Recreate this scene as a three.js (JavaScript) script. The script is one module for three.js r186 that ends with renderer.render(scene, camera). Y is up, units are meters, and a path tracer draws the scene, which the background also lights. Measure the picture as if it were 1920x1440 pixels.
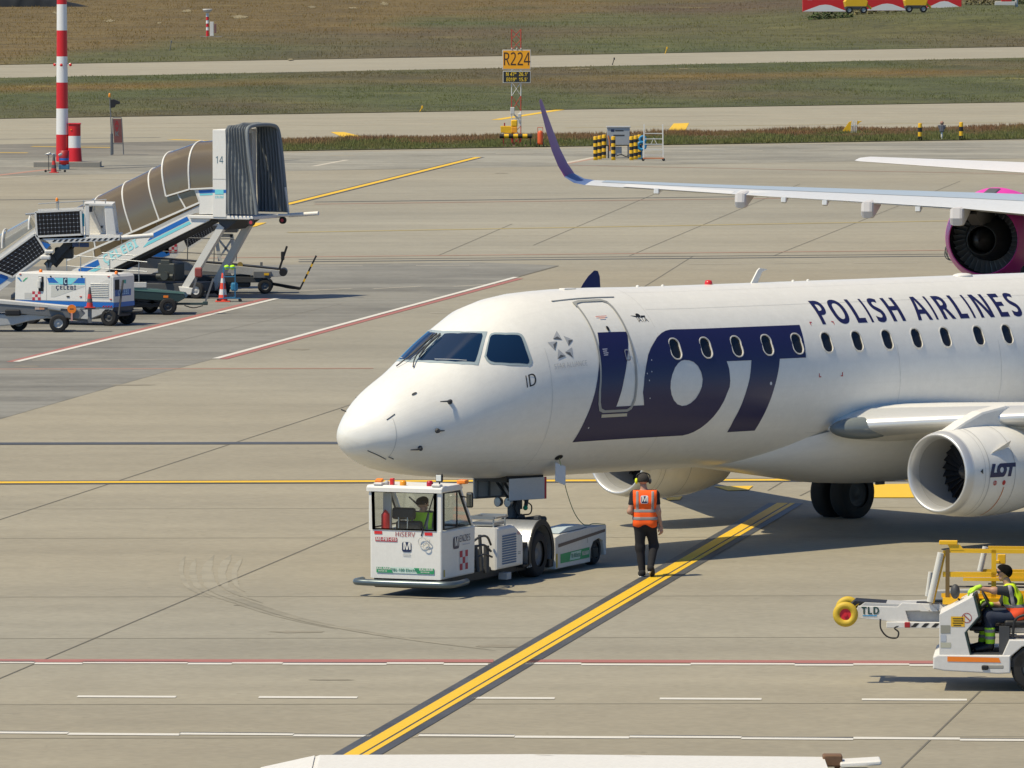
import * as THREE from 'three';
import { Sky } from 'three/addons/objects/Sky.js';
import { FontLoader } from 'three/addons/loaders/FontLoader.js';
import { RoundedBoxGeometry } from 'three/addons/geometries/RoundedBoxGeometry.js';
import { mergeGeometries } from 'three/addons/utils/BufferGeometryUtils.js';
import { Brush, Evaluator, SUBTRACTION } from 'three-bvh-csg';
import { createNoise2D } from 'simplex-noise';

// ---------------------------------------------------------------- camera, sky, sun, exposure
const scene = new THREE.Scene();
const CAM_H = 12.04, FOCAL = 15500, PITCH = Math.atan(970 / 15500);   // focal length in pixels of a 1440-line frame
const camera = new THREE.PerspectiveCamera(2 * Math.atan(720 / FOCAL) * 180 / Math.PI, 4 / 3, 1, 6000);
camera.position.set(0, CAM_H, 0);
camera.rotation.set(-PITCH, 0, 0);
scene.add(camera);
const SUN = new THREE.Vector3(-0.52, 1, 0.28).normalize();
const sky = new Sky();
sky.name = 'sky'; sky.userData.kind = 'structure';
sky.scale.setScalar(5000);
sky.material.uniforms.sunPosition.value.copy(SUN);
sky.material.uniforms.turbidity.value = 3.0;
sky.material.uniforms.rayleigh.value = 1.0;
sky.material.uniforms.mieCoefficient.value = 0.004;
scene.add(sky);
scene.environmentIntensity = 0.12;
const sun = new THREE.DirectionalLight(new THREE.Color(1.0, 0.875, 0.625), 5.0);
sun.position.set(0, 0, -200).addScaledVector(SUN, 300);
sun.target.position.set(0, 0, -200);
sun.castShadow = true;
Object.assign(sun.shadow.camera, { left: -60, right: 60, top: 180, bottom: -180, near: 1, far: 800 });
sun.shadow.mapSize.set(4096, 4096);
scene.add(sun, sun.target);
const renderer = new THREE.WebGLRenderer({ antialias: true });
renderer.toneMapping = THREE.LinearToneMapping;
renderer.toneMappingExposure = 1.0;
renderer.shadowMap.enabled = true;

// ---------------------------------------------------------------- helpers
const V = (x, y, z) => new THREE.Vector3(x, y, z);
let seed = 12345;
const rnd = () => { seed = (seed * 1664525 + 1013904223) >>> 0; return seed / 4294967296; };
const rr = (a, b) => a + (b - a) * rnd();
const noise2 = createNoise2D(rnd);
// where the sight line through a point of the survey photograph meets the level plane y = h
function G(px, py, h = 0) {
  const c = Math.cos(PITCH), s = Math.sin(PITCH), X = (px - 960) / FOCAL, U = (720 - py) / FOCAL;
  const t = (h - CAM_H) / (U * c - s);
  return V(X * t, h, (-U * s - c) * t);
}
const used = {};
function numbered(n) { const k = used[n] = (used[n] ?? -1) + 1; return k ? `${n}_${String(k).padStart(3, '0')}` : n; }
function sh(o) { o.traverse(c => { if (c.isMesh) { c.castShadow = true; c.receiveShadow = true; } }); return o; }
function thing(name, label, category, pos, rotY = 0, group) {
  const o = new THREE.Group(); o.name = numbered(name); o.userData = { label, category };
  if (group) o.userData.group = group;
  if (pos) o.position.copy(pos); o.rotation.y = rotY; scene.add(o); return o;
}
function norm(g) {           // same attributes everywhere so that pieces can be merged
  g = g.index ? g.toNonIndexed() : g;
  for (const k of Object.keys(g.attributes)) if (!['position', 'normal', 'uv'].includes(k)) g.deleteAttribute(k);
  if (!g.attributes.normal) g.computeVertexNormals();
  if (!g.attributes.uv) g.setAttribute('uv', new THREE.BufferAttribute(new Float32Array(g.attributes.position.count * 2), 2));
  return g;
}
const merge = gs => Array.isArray(gs) ? (gs.length > 1 ? mergeGeometries(gs.map(norm)) : gs[0]) : gs;
function part(parent, name, gs, mat, label) {
  const m = new THREE.Mesh(merge(gs), mat); m.name = name; m.castShadow = m.receiveShadow = true;
  if (label) m.userData.label = label; parent.add(m); return m;
}
function struct(name, gs, mat, parent) {
  const m = new THREE.Mesh(merge(gs), mat); m.name = parent ? name : numbered(name); m.castShadow = m.receiveShadow = true;
  if (!parent) m.userData.kind = 'structure'; (parent || scene).add(m); return m;
}
function xf(g, x = 0, y = 0, z = 0, rx = 0, ry = 0, rz = 0) {
  g.applyMatrix4(new THREE.Matrix4().compose(V(x, y, z), new THREE.Quaternion().setFromEuler(new THREE.Euler(rx, ry, rz)), V(1, 1, 1))); return g;
}
// box by centre, with rounded edges when r > 0
function box(w, h, d, x = 0, y = 0, z = 0, r = 0, rx = 0, ry = 0, rz = 0) {
  return xf(r > 0 ? new RoundedBoxGeometry(w, h, d, 2, Math.min(r, w / 2.01, h / 2.01, d / 2.01)) : new THREE.BoxGeometry(w, h, d), x, y, z, rx, ry, rz);
}
// box by its extents
const bx = (x0, x1, y0, y1, z0, z1, r = 0) => box(x1 - x0, y1 - y0, z1 - z0, (x0 + x1) / 2, (y0 + y1) / 2, (z0 + z1) / 2, r);
function rod(a, b, r, r2 = r, n = 10) {
  const A = V(...a), B = V(...b), L = A.distanceTo(B), g = new THREE.CylinderGeometry(r2, r, L, n);
  g.applyQuaternion(new THREE.Quaternion().setFromUnitVectors(V(0, 1, 0), B.clone().sub(A).normalize()));
  return g.translate((A.x + B.x) / 2, (A.y + B.y) / 2, (A.z + B.z) / 2);
}
// square-section bar between two points
function bar(a, b, w, h = w) {
  const A = V(...a), B = V(...b), L = A.distanceTo(B), g = new THREE.BoxGeometry(w, L, h);
  g.applyQuaternion(new THREE.Quaternion().setFromUnitVectors(V(0, 1, 0), B.clone().sub(A).normalize()));
  return g.translate((A.x + B.x) / 2, (A.y + B.y) / 2, (A.z + B.z) / 2);
}
const tube = (pts, r, n = 40, k = 8) => new THREE.TubeGeometry(new THREE.CatmullRomCurve3(pts.map(p => V(...p)), false, 'centripetal'), n, r, k);
// polygon in x,y extruded along z from z0 to z1
function prism(pts, z0, z1, bevel = 0) {
  const s = new THREE.Shape(pts.map(p => new THREE.Vector2(...p)));
  const g = new THREE.ExtrudeGeometry(s, { depth: z1 - z0 - 2 * bevel, bevelEnabled: bevel > 0, bevelThickness: bevel, bevelSize: bevel, bevelOffset: -bevel, bevelSegments: 2, curveSegments: 10 });
  return g.translate(0, 0, z0 + bevel);
}
const lathe = (pts, n = 48) => new THREE.LatheGeometry(pts.map(p => new THREE.Vector2(p[0], p[1])), n);
// lathe about the x axis: pts are [x, radius]
const latheX = (pts, n = 48) => lathe(pts.map(([x, r]) => [r, x]), n).applyMatrix4(new THREE.Matrix4().set(0, 1, 0, 0, 1, 0, 0, 0, 0, 0, -1, 0, 0, 0, 0, 1));
const cylZ = (r, d, x, y, z, n = 24, r2 = r) => xf(new THREE.CylinderGeometry(r, r2, d, n), x, y, z, Math.PI / 2);
const M = (c, rough = 0.6, o = {}) => new THREE.MeshStandardMaterial({ color: Array.isArray(c) ? new THREE.Color().setRGB(...c) : c, roughness: rough, side: THREE.DoubleSide, ...o });
const MP = (c, rough = 0.6, o = {}) => new THREE.MeshPhysicalMaterial({ color: Array.isArray(c) ? new THREE.Color().setRGB(...c) : c, roughness: rough, side: THREE.DoubleSide, ...o });
// computed grey texture: f(u,v) -> 0..1 or [r,g,b], tiling if f tiles
function tex(w, h, f, rep = [1, 1], srgb = true) {
  const d = new Uint8Array(w * h * 4);
  for (let j = 0; j < h; j++) for (let i = 0; i < w; i++) {
    const v = f(i / w, j / h), k = (j * w + i) * 4, a = Array.isArray(v) ? v : [v, v, v];
    for (let q = 0; q < 3; q++) d[k + q] = Math.max(0, Math.min(255, a[q] * 255)); d[k + 3] = 255;
  }
  const t = new THREE.DataTexture(d, w, h); t.wrapS = t.wrapT = THREE.RepeatWrapping; t.magFilter = THREE.LinearFilter; t.minFilter = THREE.LinearMipmapLinearFilter; t.generateMipmaps = true;
  if (srgb) t.colorSpace = THREE.SRGBColorSpace; t.repeat.set(...rep); t.needsUpdate = true; return t;
}
// tiling value noise
function vnoise(nx, ny, sd) {
  let s = sd * 7919 + 13; const a = new Float32Array(nx * ny); for (let i = 0; i < a.length; i++) { s = (s * 1664525 + 1013904223) >>> 0; a[i] = s / 4294967296; }
  return (u, v) => { const x = u * nx, y = v * ny, i = Math.floor(x), j = Math.floor(y), fx = x - i, fy = y - j, sx = fx * fx * (3 - 2 * fx), sy = fy * fy * (3 - 2 * fy);
    const A = (p, q) => a[((q % ny + ny) % ny) * nx + (p % nx + nx) % nx];
    return (A(i, j) * (1 - sx) + A(i + 1, j) * sx) * (1 - sy) + (A(i, j + 1) * (1 - sx) + A(i + 1, j + 1) * sx) * sy; };
}
const font = await new FontLoader().loadAsync('fonts/droid/droid_sans_bold.typeface.json');
const fontR = await new FontLoader().loadAsync('fonts/droid/droid_sans_regular.typeface.json');
// plain upright bar for the capital I, as in the lettering seen here
for (const [F, w] of [[font, .19], [fontR, .125]]) { const h = new THREE.Box3().setFromBufferAttribute(new THREE.ShapeGeometry(F.generateShapes('H', F.data.resolution)).attributes.position).max.y , W = F.data.resolution * w * .72, x = W * .6; F.data.glyphs.I = { ha: Math.round(W * 2.2), x_min: x, x_max: x + W, o: `m ${x} 0 l ${x} ${h} l ${x + W} ${h} l ${x + W} 0 l ${x} 0 ` }; }
// flat triangles of shapes, cut down until no edge is longer than maxE, then carried to 3D by map(u, v)
function inked(shapes, map, maxE = 0.1, curve = 6) {
  const g = new THREE.ShapeGeometry(shapes, curve).toNonIndexed(), p = g.attributes.position, tri = [];
  for (let i = 0; i < p.count; i += 3) tri.push([[p.getX(i), p.getY(i)], [p.getX(i + 1), p.getY(i + 1)], [p.getX(i + 2), p.getY(i + 2)]]);
  const out = [], L = (a, b) => Math.hypot(a[0] - b[0], a[1] - b[1]);
  while (tri.length) {
    const t = tri.pop(), l = [L(t[0], t[1]), L(t[1], t[2]), L(t[2], t[0])], k = l.indexOf(Math.max(...l));
    if (l[k] > maxE) { const a = t[k], b = t[(k + 1) % 3], c = t[(k + 2) % 3], m = [(a[0] + b[0]) / 2, (a[1] + b[1]) / 2]; tri.push([a, m, c], [m, b, c]); }
    else for (const q of t) { const w = map(q[0], q[1]); out.push(w.x, w.y, w.z); }
  }
  const r = new THREE.BufferGeometry(); r.setAttribute('position', new THREE.Float32BufferAttribute(out, 3)); r.computeVertexNormals(); return norm(r);
}
const textShapes = (s, size, f = font) => f.generateShapes(s, size);
function textWidth(s, size, f = font) { const b = new THREE.Box3().setFromBufferAttribute(new THREE.ShapeGeometry(f.generateShapes(s, size)).attributes.position); return b.max.x; }
// flat lettering: origin o, direction along u (to the right) and v (up), sizes in metres; centred if c
function lettering(parent, s, size, o, u, v, mat, { f = font, c = true, sx = 1, name = 'letter' } = {}) {
  const U = V(...u).normalize(), W = V(...v).normalize(), O = V(...o), w = c ? textWidth(s, size, f) / 2 : 0;
  for (const q of textShapes(s, size, f)) part(parent, name, inked([q], (x, y) => O.clone().addScaledVector(U, (x - w) * sx).addScaledVector(W, y), 9), mat);
}
function sheet(parent, name, pts, o, u, v, mat) {
  const U = V(...u).normalize(), W = V(...v).normalize(), O = V(...o);
  return part(parent, name, inked([new THREE.Shape(pts.map(p => new THREE.Vector2(...p)))], (x, y) => O.clone().addScaledVector(U, x).addScaledVector(W, y), 9), mat);
}
const rectPts = (x0, x1, y0, y1) => [[x0, y0], [x1, y0], [x1, y1], [x0, y1]];
// rounded rectangle path
function rrect(w, h, r, x = 0, y = 0, P = THREE.Shape) {
  const s = new P(), a = w / 2, b = h / 2; r = Math.min(r, a, b);
  s.moveTo(x - a + r, y - b); s.lineTo(x + a - r, y - b); s.absarc(x + a - r, y - b + r, r, -Math.PI / 2, 0); s.lineTo(x + a, y + b - r); s.absarc(x + a - r, y + b - r, r, 0, Math.PI / 2);
  s.lineTo(x - a + r, y + b); s.absarc(x - a + r, y + b - r, r, Math.PI / 2, Math.PI); s.lineTo(x - a, y - b + r); s.absarc(x - a + r, y - b + r, r, Math.PI, Math.PI * 1.5); return s;
}
// a wheel with its axle along z: tyre mesh with a rim child
function wheel(parent, x, y, z, R, w, rimMat, tyreMat, name = 'wheel') {
  const t = part(parent, name, [latheX([[-w / 2, R * .55], [-w / 2, R * .86], [-w * .4, R * .96], [-w * .2, R], [w * .2, R], [w * .4, R * .96], [w / 2, R * .86], [w / 2, R * .55]], 32).rotateY(Math.PI / 2)], tyreMat);
  t.position.set(x, y, z);
  part(t, 'rim', latheX([[-w * .36, 0], [-w * .36, R * .1], [-w * .3, R * .2], [-w * .22, R * .3], [-w * .3, R * .45], [-w * .42, R * .56], [w * .42, R * .56], [w * .3, R * .45], [w * .22, R * .3], [w * .3, R * .2], [w * .36, R * .1], [w * .36, 0]], 28).rotateY(Math.PI / 2), rimMat);
  return t;
}
// ---------------------------------------------------------------- materials
const grime = (() => { const a = vnoise(24, 24, 3), b = vnoise(90, 90, 4), c = vnoise(7, 60, 8); return tex(512, 512, (u, v) => .965 + .02 * a(u, v) + .015 * b(u, v) - .03 * Math.max(0, c(u, v) - .6)); })();
const speck = (() => { const a = vnoise(40, 40, 13), b = vnoise(128, 128, 14); return tex(512, 512, (u, v) => .93 + .04 * a(u, v) + .03 * b(u, v)); })();
const MAT = {
  skin: MP([.80, .78, .72], .36, { clearcoat: .25, clearcoatRoughness: .25, map: grime }),
  white: M([.74, .72, .67], .42, { map: grime }), whiteDull: M([.62, .61, .57], .6, { map: speck }), paleGrey: M([.45, .45, .44], .55, { map: speck }),
  navy: M([.018, .018, .075], .32), navyDark: M([.012, .02, .07], .4), black: M([.012, .012, .013], .6), rubber: M([.018, .018, .019], .85, { map: speck }), darkGrey: M([.05, .052, .055], .6, { map: speck }), midGrey: M([.16, .165, .17], .55, { map: speck }), steel: M([.45, .46, .46], .38, { metalness: .75, map: speck }), chrome: M([.75, .75, .74], .16, { metalness: 1 }), lip: M([.62, .62, .61], .42, { metalness: .55 }),
  glass: MP([.008, .024, .06], .06, { specularIntensity: 1 }), pane: MP([.015, .016, .018], .12), clear: MP([.86, .9, .9], .03, { transmission: 1, thickness: 0, ior: 1.5 }),
  yellow: M([.86, .49, .010], .45, { map: speck }), orange: M([.85, .22, .015], .5), red: M([.62, .02, .02], .45), redDeep: M([.32, .012, .016], .5), blue: M([.012, .13, .46], .45), cyan: M([.18, .60, .66], .5), teal: M([.02, .33, .40], .5), green: M([.02, .28, .10], .5), concreteBlock: M([.30, .28, .24], .9, { map: speck }),
};
// ---------------------------------------------------------------- ground
function poly(pts, y, mat, name, uvs = 1) {          // level sheet through ground points, uv in metres
  const s = new THREE.Shape(pts.map(p => new THREE.Vector2(p.x, -p.z))), g = new THREE.ShapeGeometry(s).rotateX(-Math.PI / 2).translate(0, y, 0);
  const p = g.attributes.position, uv = g.attributes.uv; for (let i = 0; i < p.count; i++) uv.setXY(i, p.getX(i) * uvs, p.getZ(i) * uvs);
  return struct(name, g, mat);
}
// a strip through rows of the survey: edge lines given as [y at x=-300, y at x=2220]
const edge = (y0, y1, x0 = -300, x1 = 2220) => { const A = G(0, y0), B = G(1920, y1), d = B.clone().sub(A).normalize(); return [A.clone().addScaledVector(d, -160), B.clone().addScaledVector(d, 160)]; };
const concTex = (() => { const a = vnoise(9, 9, 21), b = vnoise(50, 50, 22), c = vnoise(250, 250, 23), d = vnoise(4, 40, 24), e = vnoise(500, 500, 25);
  return tex(1024, 1024, (u, v) => { const k = .845 + .035 * a(u, v) + .03 * b(u, v) + .03 * c(u, v) + .045 * d(u, v) + .055 * e(u, v) - (c(u, v) > .93 ? .05 : 0); return [k, k * .998, k * .99]; }, [1 / 40, 1 / 40]); })();
const asphTex = (() => { const a = vnoise(8, 14, 31), b = vnoise(60, 60, 32), c = vnoise(300, 300, 33), d = vnoise(5, 60, 34);
  return tex(1024, 1024, (u, v) => .70 + .16 * a(u, v) + .07 * b(u, v) + .07 * c(u, v) + .14 * d(u, v), [1 / 30, 1 / 30]); })();
const grassTex = (() => { const a = vnoise(12, 12, 41), b = vnoise(80, 80, 42), c = vnoise(300, 300, 43); return tex(1024, 1024, (u, v) => { const k = .55 + .2 * a(u, v) + .25 * b(u, v) + .2 * c(u, v); return [k, k, k * .95]; }, [1 / 40, 1 / 40]); })();
const concMat = M([.338, .311, .243], .88, { map: concTex, vertexColors: true });
const taxiMat = M([.335, .308, .236], .9, { map: concTex });
const asphMat = M([.222, .216, .19], .9, { map: asphTex });
const grassMat = M([.098, .100, .046], 1, { map: grassTex, vertexColors: true });
const C = (r, g, b) => new THREE.Color().setRGB(r, g, b);
{ // apron: one sheet reaching to the horizon, tone patches of stained and newer concrete in vertex colours
  const nx = 150, nz = 330, x0 = -75, x1 = 75, z0 = -60, z1 = -470, pos = [], col = [], uv = [], idx = [];
  const add = (x, z, k, t) => { pos.push(x, 0, z); uv.push(x, z); col.push(k * (1 + t * .03), k, k * (1 - t * .05)); };
  for (let j = 0; j <= nz; j++) for (let i = 0; i <= nx; i++) {
    const x = x0 + (x1 - x0) * i / nx, z = z0 + (z1 - z0) * j / nz;
    const k = .93 + .05 * noise2(x * .03, z * .02 + 5) + .05 * noise2(x * .012 + 9, z * .11) + .022 * noise2(x * .05, z * .6 + 3);
    add(x, z, k, noise2(x * .02 + 40, z * .03));
  }
  for (let j = 0; j < nz; j++) for (let i = 0; i < nx; i++) { const a = j * (nx + 1) + i, b = a + 1, c = a + nx + 1, d = c + 1; idx.push(a, b, c, b, d, c); }
  // surroundings out to the horizon
  const base = pos.length / 3, R = 4000;
  for (const [x, z] of [[-R, 200], [R, 200], [R, z0], [-R, z0]]) add(x, z, .93, 0); idx.push(base, base + 1, base + 2, base, base + 2, base + 3);
  for (const [x, z] of [[-R, z0], [x0, z0], [x0, z1], [-R, z1]]) add(x, z, .93, 0); idx.push(base + 4, base + 5, base + 6, base + 4, base + 6, base + 7);
  for (const [x, z] of [[x1, z0], [R, z0], [R, z1], [x1, z1]]) add(x, z, .93, 0); idx.push(base + 8, base + 9, base + 10, base + 8, base + 10, base + 11);
  for (const [x, z] of [[-R, z1], [R, z1], [R, -R], [-R, -R]]) add(x, z, .93, 0); idx.push(base + 12, base + 13, base + 14, base + 12, base + 14, base + 15);
  const g = new THREE.BufferGeometry(); g.setAttribute('position', new THREE.Float32BufferAttribute(pos, 3)); g.setAttribute('color', new THREE.Float32BufferAttribute(col, 3)); g.setAttribute('uv', new THREE.Float32BufferAttribute(uv, 2)); g.setIndex(idx); g.computeVertexNormals();
  const n = g.attributes.normal; if (n.getY(0) < 0) { for (let i = 0; i < idx.length; i += 3) { const t = idx[i]; idx[i] = idx[i + 1]; idx[i + 1] = t; } g.setIndex(idx); g.computeVertexNormals(); }
  const m = new THREE.Mesh(g, concMat); m.name = 'apron'; m.userData.kind = 'structure'; m.receiveShadow = true; scene.add(m);
}
const E_apron = edge(296, 264), E_stripA = edge(271, 237), E_taxi2 = edge(223, 192), E_c = edge(147, 109), E_taxi1 = edge(122, 88), E_far = E_taxi1.map(p => p.clone().add(V(60, 0, -600)));
// older grey asphalt stand at the left
poly([G(-700, 985), G(0, 786), G(300, 700), G(420, 668), G(640, 607), G(960, 521), G(1048, 498), G(900, 492), G(400, 498), G(-900, 505)], .004, asphMat, 'asphalt_stand');
poly([...edge(330, 297), ...E_apron.slice().reverse()], .004, M([.295, .282, .235], .9, { map: asphTex }), 'apron_margin');
// taxiways and the strips of rough grass
function grassSheet(E0, E1, y, cols, nx = 90, nz = 50, bump = () => 0) {
  const pos = [], col = [], uv = [], idx = [];
  for (let j = 0; j <= nz; j++) for (let i = 0; i <= nx; i++) {
    const a = E0[0].clone().lerp(E0[1], i / nx), b = E1[0].clone().lerp(E1[1], i / nx), p = a.lerp(b, j / nz), c = cols(p.x, p.z, j / nz, i / nx);
    pos.push(p.x, y + bump(p.x, p.z, j / nz, i / nx), p.z); col.push(c.r, c.g, c.b); uv.push(p.x, p.z);
  }
  for (let j = 0; j < nz; j++) for (let i = 0; i < nx; i++) { const a = j * (nx + 1) + i; idx.push(a, a + 1, a + nx + 1, a + 1, a + nx + 2, a + nx + 1); }
  const g = new THREE.BufferGeometry(); g.setAttribute('position', new THREE.Float32BufferAttribute(pos, 3)); g.setAttribute('color', new THREE.Float32BufferAttribute(col, 3)); g.setAttribute('uv', new THREE.Float32BufferAttribute(uv, 2)); g.setIndex(idx); g.computeVertexNormals();
  return g;
}
const gGreen = C(.92, 1.0, .66), gDry = C(1.55, 1.2, .85), gRed = C(1.22, .82, .88), gOr = C(1.75, 1.12, .58), gBrown = C(1.6, 1.08, .72), gStraw = C(2.9, 2.4, 1.5);
const mix = (a, b, t) => a.clone().lerp(b, Math.max(0, Math.min(1, t)));
const nn = (x, z, s, o = 0) => .5 + .5 * noise2(x * s + o, z * s * .45 - o);
const colA = (x, z, t) => mix(mix(gGreen, C(1.5, .86, .9), (t + .35 * noise2(x * .25, z * .2) - .35) * 2.2), gDry, (nn(x, z, .5, 3) - .6) * 1.2);
const colC = (x, z, t) => { let c = mix(gGreen, gRed, (nn(x, z, .03, 7) - .35) * 1.3); c = mix(c, gGreen, (nn(x, z, .06, 17) - .5) * 1.6); c = mix(c, gOr, (nn(x, z, .05, 27) + .9 * (1 - Math.abs(t - .68) * 4) - 1.05) * 1.5); return mix(c, gStraw, (nn(x, z, .3, 37) - .86) * 4); };
const colE = (x, z, t, s) => { let c = mix(gGreen, gDry, (nn(x, z, .02, 11) - .3) * .8); c = mix(c, gRed, (nn(x, z, .018, 31) - .42) * 2); c = mix(c, gBrown, (t * 6.5 - 1.05 - (x + 5) * .055 + .6 * noise2(x * .05, z * .02)) * 1.3); return mix(c, gStraw, (nn(x, z, .12, 51) - .9) * 6); };
const apronEdge = [E_apron[0], E_apron[1]];
const grassA = grassSheet([G(520, 284), E_apron[1]], [G(520, 262), E_stripA[1]], .03, colA, 120, 12);
struct('grass_verge', grassA, grassMat);
poly([E_apron[0], G(520, 288), G(520, 262), E_stripA[0]], .006, M([.22, .205, .17], .9, { map: asphTex }), 'taxiway_shoulder');
poly([...E_stripA, ...E_taxi2.slice().reverse()], .004, taxiMat, 'near_taxiway');
struct('middle_grass', grassSheet(E_taxi2, E_c, .03, colC, 140, 60), grassMat);
poly([...E_c, ...E_taxi1.slice().reverse()], .004, taxiMat, 'far_taxiway');
// the far field rises into a low bank on the right
const bank = (x, z, t, s) => { const q = G(1500, 62), d = (x - q.x) / 18; return 1.1 * Math.max(0, Math.min(1, d + .2)) * Math.max(0, Math.min(1, (-z - 590) / 18)); };
struct('far_field', grassSheet(E_taxi1, E_far, .03, colE, 150, 200, bank), grassMat);
// tufts: uncountable grass, one object per strip
{
  const bl = []; for (let k = 0; k < 5; k++) { const a = k * 2.4, w = .05 + .02 * (k % 2), h = .7 + .3 * (k % 3) / 2, l = .25; const g = new THREE.BufferGeometry(), c = Math.cos(a), s = Math.sin(a);
    g.setAttribute('position', new THREE.Float32BufferAttribute([c * w, 0, s * w, -c * w, 0, -s * w, s * l * (k % 2 ? 1 : -1), h, c * l], 3)); g.setAttribute('uv', new THREE.Float32BufferAttribute(6, 2)); g.computeVertexNormals(); bl.push(g); }
  const tuft = mergeGeometries(bl.map(g => { g.setAttribute('uv', new THREE.BufferAttribute(new Float32Array(6), 2)); return g; }));
  const tm = M([.168, .168, .078], 1);
  const field = (name, label, E0, E1, n, cols, hmin, hmax, bump = () => 0, clip = () => true) => {
    const im = new THREE.InstancedMesh(tuft, tm, n), o = new THREE.Object3D();
    for (let i = 0; i < n; i++) { let u, v, p, k = 0; do { u = rnd(); v = rnd(); p = E0[0].clone().lerp(E0[1], u).lerp(E1[0].clone().lerp(E1[1], u), v); } while (!clip(p) && ++k < 60);
      const h = rr(hmin, hmax) * (.6 + .8 * nn(p.x, p.z, .15, 5)); o.position.set(p.x, .02 + bump(p.x, p.z), p.z); o.rotation.set(0, rnd() * 6.3, 0); o.scale.set(h * 1.1, h, h * 1.1); o.updateMatrix(); im.setMatrixAt(i, o.matrix);
      const c = cols(p.x, p.z, v, u).multiplyScalar(rr(.7, 1.25)); im.setColorAt(i, c); }
    im.name = name; im.castShadow = im.receiveShadow = true; im.userData = { kind: 'stuff', label, category: 'grass' }; scene.add(im);
  };
  const inView = p => Math.abs(p.x / p.z) < .074;
  field('verge_grass', 'rough reddish green grass verge along the apron edge', [G(520, 284), E_apron[1]], [G(520, 262), E_stripA[1]], 26000, colA, .08, .22, () => 0, inView);
  field('meadow_grass', 'mown green and rust meadow between the two taxiways', E_taxi2, E_c, 60000, colC, .04, .12, () => 0, inView);
  field('field_grass', 'rough brown and green field beyond the far taxiway', E_taxi1, E_far, 70000, colE, .06, .18, bank, p => inView(p) && p.z > -820);
}
// ---------------------------------------------------------------- painted lines and joints (children of one marking structure each)
const paint = { white: M([.66, .64, .58], .7, { map: speck }), yellow: M([.80, .50, .014], .6, { map: speck }), yellowFaint: M([.42, .34, .14], .8, { map: speck }), red: M([.37, .145, .125], .75, { map: speck }), redFaint: M([.42, .23, .17], .85, { map: speck }), dark: M([.075, .078, .082], .55, { map: asphTex }), joint: M([.14, .13, .105], .85), whiteFaint: M([.50, .46, .38], .85, { map: speck }), rubberMark: M([.298, .274, .212], .9, { map: asphTex }) };
function line(A, B, w, y, mat, name, a0 = 0, a1 = 0) {     // flat band of width w along A->B
  const d = B.clone().sub(A), n = V(-d.z, 0, d.x).normalize().multiplyScalar(w / 2);
  return poly([A.clone().add(n), B.clone().add(n), B.clone().sub(n), A.clone().sub(n)], y, mat, name);
}
const L = (x0, y0, x1, y1, w, mat, name, y = .008) => line(G(x0, y0), G(x1, y1), w * .88, y, mat, name);
// lead-in line: yellow pair on a dark band
{
  const A = G(556, 1482), B = G(1474, 944), d = B.clone().sub(A).normalize(), n = V(-d.z, 0, d.x); // n points left of travel
  const off = (k, y, w, mat, name) => line(A.clone().addScaledVector(n, k), B.clone().addScaledVector(n, k), w, y, mat, name);
  off(0, .008, .66, paint.dark, 'lead_in_band'); off(-.065, .012, .21, paint.yellow, 'lead_in_line'); off(.125, .012, .095, paint.yellow, 'lead_in_line');
}
// road along the foot of the picture
L(-400, 1239.5, 925, 1240, .52, paint.red, 'red_line'); L(985, 1240, 2300, 1244, .52, paint.red, 'red_line');
{ // staggered white line pieces with dark borders
  const segs = (y0, y1, xs, wW) => { for (let i = 0; i + 1 < xs.length; i++) { const f = x => y0 + (y1 - y0) * x / 1920, j = (i % 2 ? .9 : -.9); L(xs[i], f(xs[i]) + j, xs[i + 1], f(xs[i + 1]) + j, wW, paint.white, 'white_line'); if (i % 3 !== 1) L(xs[i], f(xs[i]) - 2.2 + j, xs[i + 1], f(xs[i + 1]) - 2.2 + j, .1, paint.dark, 'line_border'); } };
  segs(1243.6, 1247.3, [-300, 65, 155, 352, 435, 530, 725, 832, 915], .3); segs(1243.6, 1247.3, [985, 1090, 1295, 1490, 1600, 1705, 1900, 2200], .3);
  segs(1375, 1387.5, [-300, 128, 337, 550, 695], .32); segs(1375, 1387.5, [785, 965, 1180, 1390, 1600, 1800, 2100], .32);
}
for (const [x0, x1] of [[-225, -40], [145, 330], [485, 670], [885, 1040], [1237, 1428], [1616, 1813], [1985, 2180]]) L(x0, 1306 + x0 * .0038, x1, 1306 + x1 * .0038, .3, paint.white, 'dash_line');
// taxi lane line behind the aircraft nose, with dark edges
L(-600, 907.5, 2500, 897, 1.05, paint.dark, 'taxi_lane_border'); L(-600, 907.5, 2500, 897, .55, paint.yellow, 'taxi_lane_line', .012);
L(-600, 833.5, 1400, 829.5, .75, paint.dark, 'drain_slot');
// red and white stand boundary lines
L(30, 679, 522, 559.5, .2, paint.white, 'white_line', .012); L(20, 679, 500, 560, .26, paint.red, 'red_line', .008);
L(404, 673, 968, 520, .2, paint.white, 'white_line', .012); L(418, 673.5, 975, 522.5, .24, paint.red, 'red_line', .008); L(968, 520, 1045, 499, .12, paint.joint, 'joint_line');
L(60, 676, 404, 674, .1, paint.whiteFaint, 'white_line'); L(-300, 693, 700, 691, .24, paint.redFaint, 'red_line');
L(806, 587, 900, 585, .12, paint.whiteFaint, 'white_line'); for (const [a, b] of [[560, 660], [700, 790], [850, 930]]) L(a, 546 - (a - 560) * .03, b, 544 - (b - 560) * .03, .14, paint.whiteFaint, 'white_line');
for (const [a, b] of [[600, 680], [780, 880], [1290, 1410], [1450, 1540], [1600, 1720]]) L(a, 503 - a * .006, b, 503 - b * .006, .18, paint.whiteFaint, 'white_line');
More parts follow.
